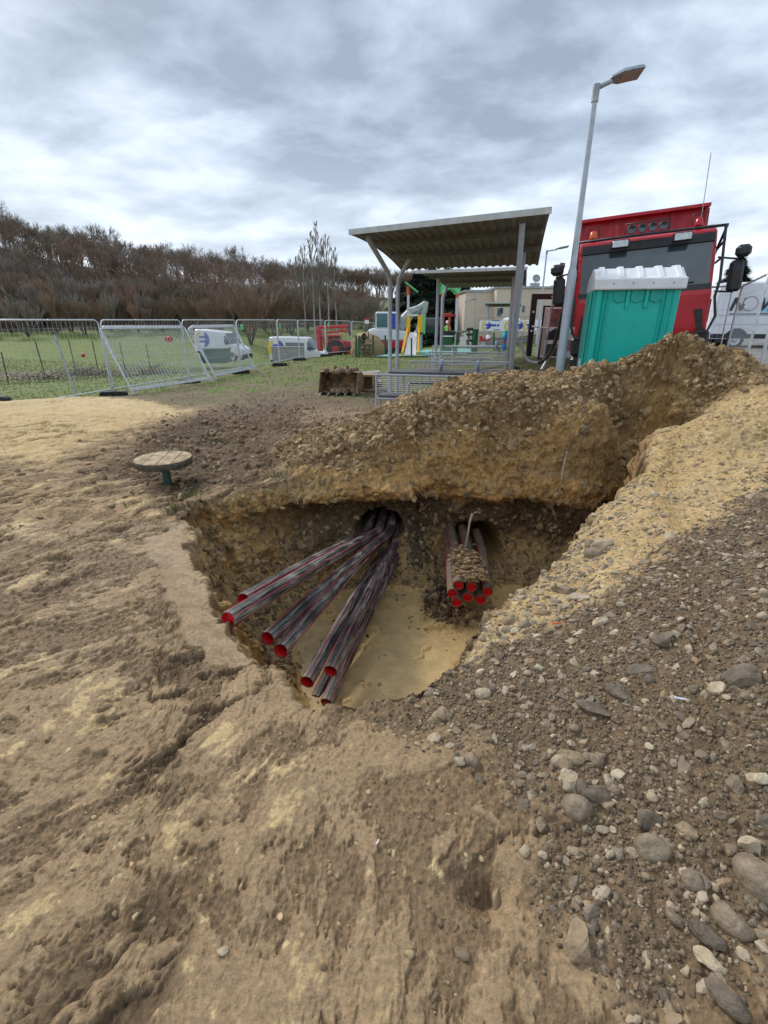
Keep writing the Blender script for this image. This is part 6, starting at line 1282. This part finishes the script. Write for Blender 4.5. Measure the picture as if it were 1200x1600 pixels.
# green play bench frames
Y0 = 26; k_ = Y0*CP/FPX; o = PY(712, 560, Y0); t_ = thing('climbing_frame', 'dark green low climbing frame with a white slanted pole right of the tower', 'climbing frame', o); S = lambda u, v: ((u-712)*k_, (560-v)*k_)
for pts_, r_, m_, nm in [([(712,560),(712,520),(724,520)],.06,'dgreen','hoop'),([(739,556),(739,516)],.10,'dgreen','post'),([(744,556),(744,516)],.06,'dgreen','post'),([(725,519),(731,519),(731,545)],.05,'dgreen','hoop'),([(722,521),(728,530),(735,538)],.05,'whiteplastic','slanted_pole'),([(727,524),(738,524)],.06,'black','rung'),([(727,533),(738,533)],.06,'black','rung'),([(727,516),(737,516)],.07,'black','rung')]:
    b = MB(); b.tube([(S(u, v)[0], 0, S(u, v)[1]) for u, v in pts_], r_, 6); b.build(nm, MT[m_], t_)
Y0 = 25.5; k_ = Y0*CP/FPX; o = PY(754, 540, Y0); t_ = thing('spring_rider', 'red and white spring rider between the climbing frame and the shelter post', 'spring rider', o); S = lambda u, v: ((u-754)*k_, (540-v)*k_)
b = MB(); b.prism([S(744,535),(S(752,533)),(S(766,532)),(S(764,529)),(S(758,531)),(S(753,530)),(S(751,525)),(S(748,526)),(S(750,531))], -.15, .15); b.build('seat_body', MT['red'], t_, bevel=.03)
b = MB(); b.tube([(.12*math.cos(a), .12*math.sin(a), S(0,540)[1]+a*.012) for a in [i*.5 for i in range(36)]], .02, 5); b.build('spring', MT['paper'], t_); b = MB(); b.lathe([(.1,0),(.1,.2),(.001,.22)], 10, (S(762,0)[0],0,S(0,531)[1])); b.build('white_knob', MT['paper'], t_)
# worker far away, hi-vis vest
Y0 = 36; o = PY(697.5, 545, Y0); zg = gz(o.x, Y0)+.2; hp_ = PY(698, 502, Y0).z; hgt = 1.78; zg = hp_-hgt
pe = bpy.data.meshes.new('person'); vs = [(0,0,.95),(0,0,1.15),(0,0,1.42),(0,0,1.53),(0,0,1.66),(0,0,1.76),(-.10,0,.88),(-.12,-.02,.48),(-.13,.02,.06),(-.13,-.16,.04),(.10,0,.88),(.13,-.04,.48),(.15,.02,.06),(.15,-.16,.04),(-.20,0,1.40),(-.28,-.02,1.12),(-.24,-.18,.92),(-.22,-.26,.88),(.20,0,1.40),(.29,-.02,1.12),(.26,-.2,.95),(.24,-.28,.92)]
es = [(0,1),(1,2),(2,3),(3,4),(4,5),(0,6),(6,7),(7,8),(8,9),(0,10),(10,11),(11,12),(12,13),(2,14),(14,15),(15,16),(16,17),(2,18),(18,19),(19,20),(20,21)]
pe.from_pydata(vs, es, []); po = bpy.data.objects.new('person', pe); scene.collection.objects.link(po); md = po.modifiers.new('s', 'SKIN'); 
rad_ = [.15,.14,.17,.06,.10,.07,.09,.065,.045,.04,.09,.065,.045,.04,.07,.05,.035,.035,.07,.05,.035,.035]
for v_, r_ in zip(pe.skin_vertices[0].data, rad_): v_.radius = (r_, r_*.8 if r_ > .1 else r_)
pe.skin_vertices[0].data[0].use_root = True; po.modifiers.new('u', 'SUBSURF').levels = 2; po.modifiers['u'].render_levels = 2
pe.materials.append(MT['cloth']); po.location = (o.x, Y0, zg); tag(po, 'distant worker in a green hi vis vest and white helmet behind the play tower', 'person')
b = MB(); b.lathe([(.17,.98),(.20,1.1),(.225,1.3),(.22,1.42),(.10,1.50)], 14, M=Matrix.Scale(.82, 4, (0,1,0))); b.build('hi_vis_vest', MT['hivis'], po, fixn=False); b = MB(); b.lathe([(.135,1.68),(.13,1.75),(.08,1.82),(.001,1.84)], 14); b.build('helmet', MT['paper'], po, fixn=False)
b = MB(); b.lathe([(.085,1.56),(.112,1.62),(.112,1.68)], 12); b.build('face', MT['skin'], po, fixn=False)

# ------------------------------------------------------------ beige building, banner, low wall
Y0 = 48; a = PY(728, 456, Y0); bz = .2; t_ = thing('beige_building', 'flat roofed beige building behind the playground', 'building', (a.x, Y0, bz)); h1 = a.z-bz; x1 = PY(771, 455, Y0).x-a.x; h2 = PY(800, 450.5, Y0-1.5).z-bz; x2 = PY(960, 455, Y0).x-a.x
def bx_(nm, m, *q, par=None, bev=0): b = MB(); b.box(*q, bev=bev); return b.build(nm, MT[m] if isinstance(m, str) else m, par or t_)
w1 = bx_('wall', 'cream', 0, x1, 0, 9, 0, h1); w2 = bx_('wall', 'cream', x1+.003, x2, -1.5, 9.5, 0, h2); bx_('roof_trim', 'galvdark', -.12, x1-.01, -.12, 9.1, h1+.002, h1+.16); bx_('roof_trim', 'galvdark', x1-.1, x2+.1, -1.62, 9.6, h2+.002, h2+.16)
for u0, u1, v0, v1 in [(765,771,481,494),(781,787,481,490),(815,821,477,488)]:
    p0 = PY(u0, v1, Y0-1.5); p1 = PY(u1, v0, Y0-1.5); x0_, x1_ = p0.x-a.x, p1.x-a.x; z0_, z1_ = p0.z-bz, p1.z-bz
    if x0_ < x1+.1: x0_ += x1+.15-x0_; x1_ = x0_+.45
    w_ = bx_('window', 'galvdark', x0_, x1_, -1.53, -1.502, z0_, z1_); bx_('pane', 'glass', x0_+.04, x1_-.04, -1.54, -1.531, z0_+.04, z1_-.04, par=w_)
for u, s in ((862, .5), (830, .8)): p = PY(u, 449, Y0+3); bx_('roof_unit', 'galvdark', p.x-a.x, p.x-a.x+s, 3, 3.6, h2+.16, h2+.16+s*.7)
b = MB(); p = PY(836, 445, Y0+1); dx_ = p.x-a.x; b.tube([(dx_,1,h2+.1),(dx_,1,h2+.8)], .03, 6); b.lathe([(.001,0),(.22,.06),(.36,.16)], 14, M=Matrix.Translation((dx_,.9,h2+.9)) @ Matrix.Rotation(R(70), 4, 'X')); b.build('satellite_dish', MT['galvdark'], t_, fixn=False)
b = MB(); b.tube([(PY(745,0,Y0-.1).x-a.x if False else x1*.38,-.06,0),(x1*.38,-.06,h1)], .04, 6); b.build('downpipe', MT['galv'], t_)
Y0 = 38; a, c = PY(748, 546, Y0), PY(900, 546, Y0); t_ = thing('low_wall', 'grey low concrete wall in front of the beige building', 'wall', (a.x, Y0, a.z-.3)); zh = PY(750, 529, Y0).z-a.z+.3; bx_('wall_panel', 'concrete', 0, c.x-a.x, 0, .3, 0, zh, bev=.02); bx_('coping', 'concrete', -.03, c.x-a.x+.03, -.04, .34, zh+.001, zh+.08)
Y0 = 37; a, c = PY(749, 497, Y0), PY(890, 492, Y0); zb_ = PY(749, 530, Y0).z; t_ = thing('banner', 'long white banner with blue and yellow emblems hung on a wire fence', 'banner', (a.x, Y0, zb_)); 
b = MB(); L_ = c.x-a.x; b.tube([(0,0,-.6),(0,0,a.z-zb_)], .03, 6); b.tube([(L_,0,-.6),(L_,0,c.z-zb_)], .03, 6); b.tube([(0,0,a.z-zb_),(L_,0,c.z-zb_)], .025, 6); b.tube([(L_*.5,0,-.6),(L_*.5,0,(a.z+c.z)/2-zb_)], .03, 6); b.build('support_frame', MT['galvdark'], t_)
kk = Y0*CP/FPX; n = 24; b = MB(); z0_, z1_ = PY(749, 517, Y0).z-zb_, PY(749, 501, Y0).z-zb_
for i in range(n):
    xa, xb = .03+i*(L_-.06)/n, .03+(i+1)*(L_-.06)/n; ya, yb2 = -.05+.02*math.sin(i*1.3), -.05+.02*math.sin((i+1)*1.3); b.add([(xa,ya,z0_+.0),(xb,yb2,z0_),(xb,yb2,z1_+.1*i/n),(xa,ya,z1_+.1*i/n)], [(0,1,2,3)])
sh_ = b.build('banner_sheet', MT['paper'], t_, fixn=False)
for u in (760, 795, 810, 824): 
    cx_ = PY(u, 508, Y0).x-a.x; cz_ = PY(u, 509, Y0).z-zb_; b = MB()
    for i in range(8):
        a0, a1 = R(110+i*18), R(110+(i+1)*18); b.add([(cx_+.34*math.cos(q), -.085, cz_+.34*math.sin(q)) for q in (a0, a1)]+[(cx_+.24*math.cos(q)+.03, -.085, cz_+.24*math.sin(q)) for q in (a1, a0)], [(0,1,2,3)])
    b.build('yellow_crescent', MT['yellow'], sh_, fixn=False); b = MB(); b.prism([(cx_+.05,cz_-.25),(cx_+.28,cz_-.15),(cx_+.32,cz_+.1),(cx_+.12,cz_+.32),(cx_+.14,cz_+.12),(cx_-.08,cz_+.12),(cx_-.08,cz_+.0),(cx_+.14,cz_-.02),(cx_-.04,cz_-.12)], -.088, -.080); b.build('blue_emblem', MT['blue'], sh_)
cx_ = PY(766, 508, Y0).x-a.x
for i, (x, z, w_, h_) in enumerate([(0,.15,.42,.14),(.48,.15,.16,.14),(.05,.52,.6,.05),(.2,-.1,.5,.04)]): cz_ = PY(766, 511, Y0).z-zb_; b = MB(); b.box(cx_+x, cx_+x+w_, -.088, -.08, cz_+z-.1, cz_+z-.1+h_); b.build('blue_lettering', MT['blue'], sh_)

# ------------------------------------------------------------ trees
def tree_arrays(seed, h, kind='round', trunk=.16, tw=.02, depth=5, up=.35, nb=3):
    rg = random.Random(seed); segs = []
    def grow(p, d, l, r_, k):
        q = p+d*l; segs.append((p, q, r_, r_*.68, k))
        if k >= depth: return
        n_ = nb if k < depth-1 else nb+1
        for i in range(n_):
            a = rg.uniform(0, 6.28); sp_ = rg.uniform(.35, .95) if kind == 'round' else rg.uniform(.15, .45)
            o_ = d.orthogonal().normalized(); o_.rotate(Matrix.Rotation(a, 3, d)); nd = (d*math.cos(sp_)+o_*math.sin(sp_)+Vector((0, 0, up))).normalized()
            st_ = p+d*l*rg.uniform(.45, 1) if i else q; grow(st_, nd, l*rg.uniform(.6, .85), max(tw, r_*.58), k+1)
    if kind == 'bush':
        for i in range(9):
            a = rg.uniform(0, 6.28); s = rg.uniform(.1, .8); grow(Vector((0,0,0)), Vector((math.cos(a)*s, math.sin(a)*s, 1)).normalized(), h*.30, trunk*.5, 1)
    elif kind == 'tall':
        n = 7; p = Vector((0,0,0)); r_ = trunk
        for i in range(n):
            q = p+Vector((rg.gauss(0, .03), rg.gauss(0, .03), 1))*h/n; segs.append((p, q, r_, r_*.8, 0)); r_ *= .8
            if i > 1:
                for _ in range(5): a = rg.uniform(0, 6.28); grow(p.lerp(q, rg.random()), Vector((math.cos(a)*.5, math.sin(a)*.5, 1)).normalized(), h*.13*(1.25-i/n), max(tw, r_*.4), depth-2)
            p = q
    else: grow(Vector((0,0,0)), Vector((rg.gauss(0,.06), rg.gauss(0,.06), 1)).normalized(), h*.30, trunk, 0)
    mx_ = max(s[1].z for s in segs); sc = h/mx_
    V, F, tk = [], [], []
    for p, q, r0, r1, k in segs:
        d = (q-p).normalized(); x = d.orthogonal().normalized(); y = d.cross(x); o_ = len(V)
        for c, r_ in ((p, r0), (q, r1)):
            for j in range(3): a = 2.094*j; V.append((c*sc+(x*math.cos(a)+y*math.sin(a))*r_)[:])
        for j in range(3): F.append((o_+j, o_+(j+1) % 3, o_+3+(j+1) % 3, o_+3+j)); tk.append(k)
    return np.array(V, np.float32), np.array(F, np.int32), np.array(tk)
def tree_thing(name, lab, cat, grp, V, F, tk, cut, mt_, mc, loc, sc=1, rz=0):
    t_ = thing(name, lab, cat, loc, rz, group=grp); t_.scale = (sc,)*3; tree_part('trunk', V, F[tk <= cut], mt_, t_); tree_part('crown', V, F[tk > cut], mc, t_); return t_
def tree_part(nm, V, F, m, par):
    u_, inv = np.unique(F, return_inverse=True); return np_mesh(nm, V[u_], inv.reshape(F.shape), m, parent=par, smooth=False)
protoR = [tree_arrays(s, 9, 'round', .15, .022, 5, .30) for s in (1, 2, 3, 4, 5)]
protoB = [tree_arrays(s+20, 5, 'bush', .11, .019, 5, .28) for s in (1, 2, 3)]
protoT = [tree_arrays(s+40, 13, 'tall', .17, .028, 4, .5) for s in (1, 2, 3)]
HZf = lambda x, y: float(hill_z(np.array([float(x)]), np.array([float(y)]))[0])
def groundz(x, y): return HZf(x, y) if math.hypot(x, y) > 84 else gz(x, y)
# wood mass (one mass of far trees) and individual trees on the skyline and the wood's edge
def mass(name, protos, pos, ms, lab):
    Vs, Fs, mi = [], [], []; off = 0
    for x, y, s, r_, m_ in pos:
        V, F, tk = protos[RNG.integers(0, len(protos))]; c, s_ = math.cos(r_), math.sin(r_); W_ = np.stack([V[:,0]*c-V[:,1]*s_, V[:,0]*s_+V[:,1]*c, V[:,2]], 1)*s+[x, y, groundz(x, y)-.2]
        Vs.append(W_); Fs.append(F+off); off += len(V); mi.append(np.full(len(F), m_, np.int32))
    tag(np_mesh(name, np.concatenate(Vs), np.concatenate(Fs), ms, smooth=False, mi=np.concatenate(mi)), lab, 'woodland', kind='stuff')
def azp(a, r_): return r_*math.sin(R(a)), r_*math.cos(R(a))
pos = []
for _ in range(640):
    a = RNG.uniform(-58, 4); r_ = RNG.uniform(100, 152)
    if a > -9 and r_ < 140: r_ = RNG.uniform(143, 153)
    pos.append((*azp(a, r_), RNG.uniform(.65, .95), RNG.uniform(0, 6.28), int(RNG.choice([0, 0, 0, 1, 2]))))
mass('woodland', protoR, pos, [MT['twig'], MT['twigred'], MT['twiggrey']], 'dark brown leafless wood covering the hillside')
pos = []
for _ in range(330):
    a = RNG.uniform(-60, -2); r_ = RNG.uniform(80, 100)
    pos.append((*azp(a, r_), RNG.uniform(.75, 1.35), RNG.uniform(0, 6.28), int(RNG.choice([0, 0, 1, 2]))))
mass('woodland', protoB, pos, [MT['twig'], MT['twigred'], MT['twiggrey']], 'dense bare thicket along the foot of the hill')
def copies(proto_things, pos, labs):
    for i, (x, y, s, r_) in enumerate(pos):
        j = i % len(proto_things); t_ = proto_things[j][0] if not proto_things[j][1] else copy_tree(proto_things[j][0]); proto_things[j][1] = True
        t_.location = (x, y, groundz(x, y)-.15); t_.rotation_euler = (0, 0, r_); t_.scale = (s, s, s); t_['label'] = labs(i)
pr = [[tree_thing('bare_tree', 'x', 'tree', 'bare trees on the hill crest', *protoR[k], 1, MT['bark'], MT['twig'] if k % 3 else MT['twiggrey'], (0,0,0)), False] for k in range(5)]
copies(pr, [(*azp(a, 150+RNG.uniform(-5, 3)), RNG.uniform(.65, 1.2), RNG.uniform(0, 6)) for a in np.linspace(-52, -4, 54)], lambda i: 'leafless dark tree standing out against the sky along the hill crest')
pb = [[tree_thing('bare_shrub', 'x', 'shrub', 'bare shrubs at the foot of the hill', *protoB[k], 1, MT['bark'], [MT['twig'], MT['twigred'], MT['twiggrey']][k], (0,0,0)), False] for k in range(3)]
copies(pb, [(*azp(a, 72+RNG.uniform(-4, 4)), RNG.uniform(.7, 1.05), RNG.uniform(0, 6)) for a in np.linspace(-44, -1.5, 38)], lambda i: 'tangled leafless shrub in the thicket edging the field')
for i, (u, Yq, s, k, lab) in enumerate([(478,62,.80,0,'leftmost tall pale trunked tree of the row beside the red tractor'),(492,60,.88,1,'second tall pale trunked tree from the left of the row'),(503,63,.98,2,'tallest pale trunked tree in the middle of the row'),(514,60,.86,0,'pale trunked tree just right of the tallest one'),(526,61,.76,1,'rightmost pale trunked tree of the row, above the red boom'),(466,66,.7,2,'thin pale tree at the left end beyond the row')]):
    x = PY(u, 520, Yq).x; tree_thing('pale_tree', lab, 'tree', 'pale trunked trees', *protoT[k], 0, MT['birch'], MT['twiggrey'], (x, Yq, gz(x, Yq)-.1), s, i*1.3)
for i, (u, Yq, s, m_, lab) in enumerate([(390,58,1.45,'twigred','broad reddish bare bush behind the two vans'),(345,60,1.25,'twigred','smaller reddish bare bush above the tilted van'),(430,61,1.3,'twig','brown bare bush above the minibus'),(455,66,1.3,'twig','brown bush left of the pale trees'),(548,64,1.0,'twiggrey','greyish thin bush right of the pale trees'),(575,66,1.05,'twiggrey','grey bush behind the excavator cab'),(300,62,1.15,'twig','dark bush left of the reddish ones')]):
    x = PY(u, 520, Yq).x; tree_thing('bare_bush', lab, 'bush', 'bushes behind the vans', *protoB[i % 3], 1, MT['bark'], MT[m_], (x, Yq, gz(x, Yq)-.3), s, i*2.1)
def conifer(seed, h, w_, n=12000):
    rg = np.random.default_rng(seed); zz_ = rg.random(n)**.8; rr5 = w_*(1-zz_)**.8*(.35+.65*rg.random(n)**.5)*(1+.25*np.sin(zz_*40)); a = rg.uniform(0, 6.28, n)
    c = np.stack([rr5*np.cos(a), rr5*np.sin(a), .06*h+zz_*h*.94], 1); out_ = np.stack([np.cos(a), np.sin(a), a*0-.25], 1); side = np.stack([-np.sin(a), np.cos(a), a*0], 1)
    l = rg.uniform(.25, .6, n)[:, None]*h/7; s = rg.uniform(.07, .18, n)[:, None]*h/7; up_ = rg.normal(0, .3, (n, 1))*np.array([0, 0, 1])
    V = np.stack([c-out_*l*.3-side*s, c-out_*l*.3+side*s, c+(out_+up_)*l], 1).reshape(-1, 3); return V, np.arange(3*n).reshape(-1, 3)
for i, (u, Yq, vt, w_, lab) in enumerate([(632,58,440,3.4,'leftmost dark evergreen behind the play tower mast'),(652,55,424,3.8,'broad dark evergreen behind the slide'),(672,57,418,3.6,'tall dark evergreen seen between the shelter posts'),(696,56,420,3.8,'dark evergreen behind the arched green roof'),(716,58,432,3.2,'rightmost dark evergreen beside the beige building'),(664,50,455,3.0,'shorter dark evergreen in front of the others')]):
    p = PY(u, 520, Yq); h = PY(u, vt, Yq).z-gz(p.x, Yq)+.1; t_ = thing('evergreen_tree', lab, 'tree', (p.x, Yq, gz(p.x, Yq)-.1), group='dark evergreens behind the playground')
    V, F_ = conifer(50+i, h, w_); np_mesh('crown', V, F_, MT['needle'], t_, smooth=False); b = MB(); b.cyl((0,0,0),(0,0,h*.8), .16, .03, 8); b.build('trunk', MT['bark'], t_)
p = PY(1142, 470, 40); t_ = thing('evergreen_tree', 'dark tree showing between the truck mirror and the lettered van', 'tree', (p.x, 40, 1.2)); h = PY(1128, 402, 40).z-1.2; V, F_ = conifer(77, h, 2.2); np_mesh('crown', V, F_, MT['needle'], t_, smooth=False); b = MB(); b.cyl((0,0,0),(0,0,h*.8), .2, .03, 8); b.build('trunk', MT['bark'], t_)
p = PY(569, 548, 29.5); t_ = thing('juniper_bush', 'low dark green bush beside the small soil heap', 'bush', (p.x, 29.5, gz(p.x, 29.5))); V, F_ = conifer(88, 1.3, 1.0, 2500); np_mesh('foliage', V, F_, MT['needle'], t_, smooth=False); b = MB(); b.cyl((0,0,0),(0,0,.6), .04, .02, 6); b.build('stem', MT['bark'], t_)
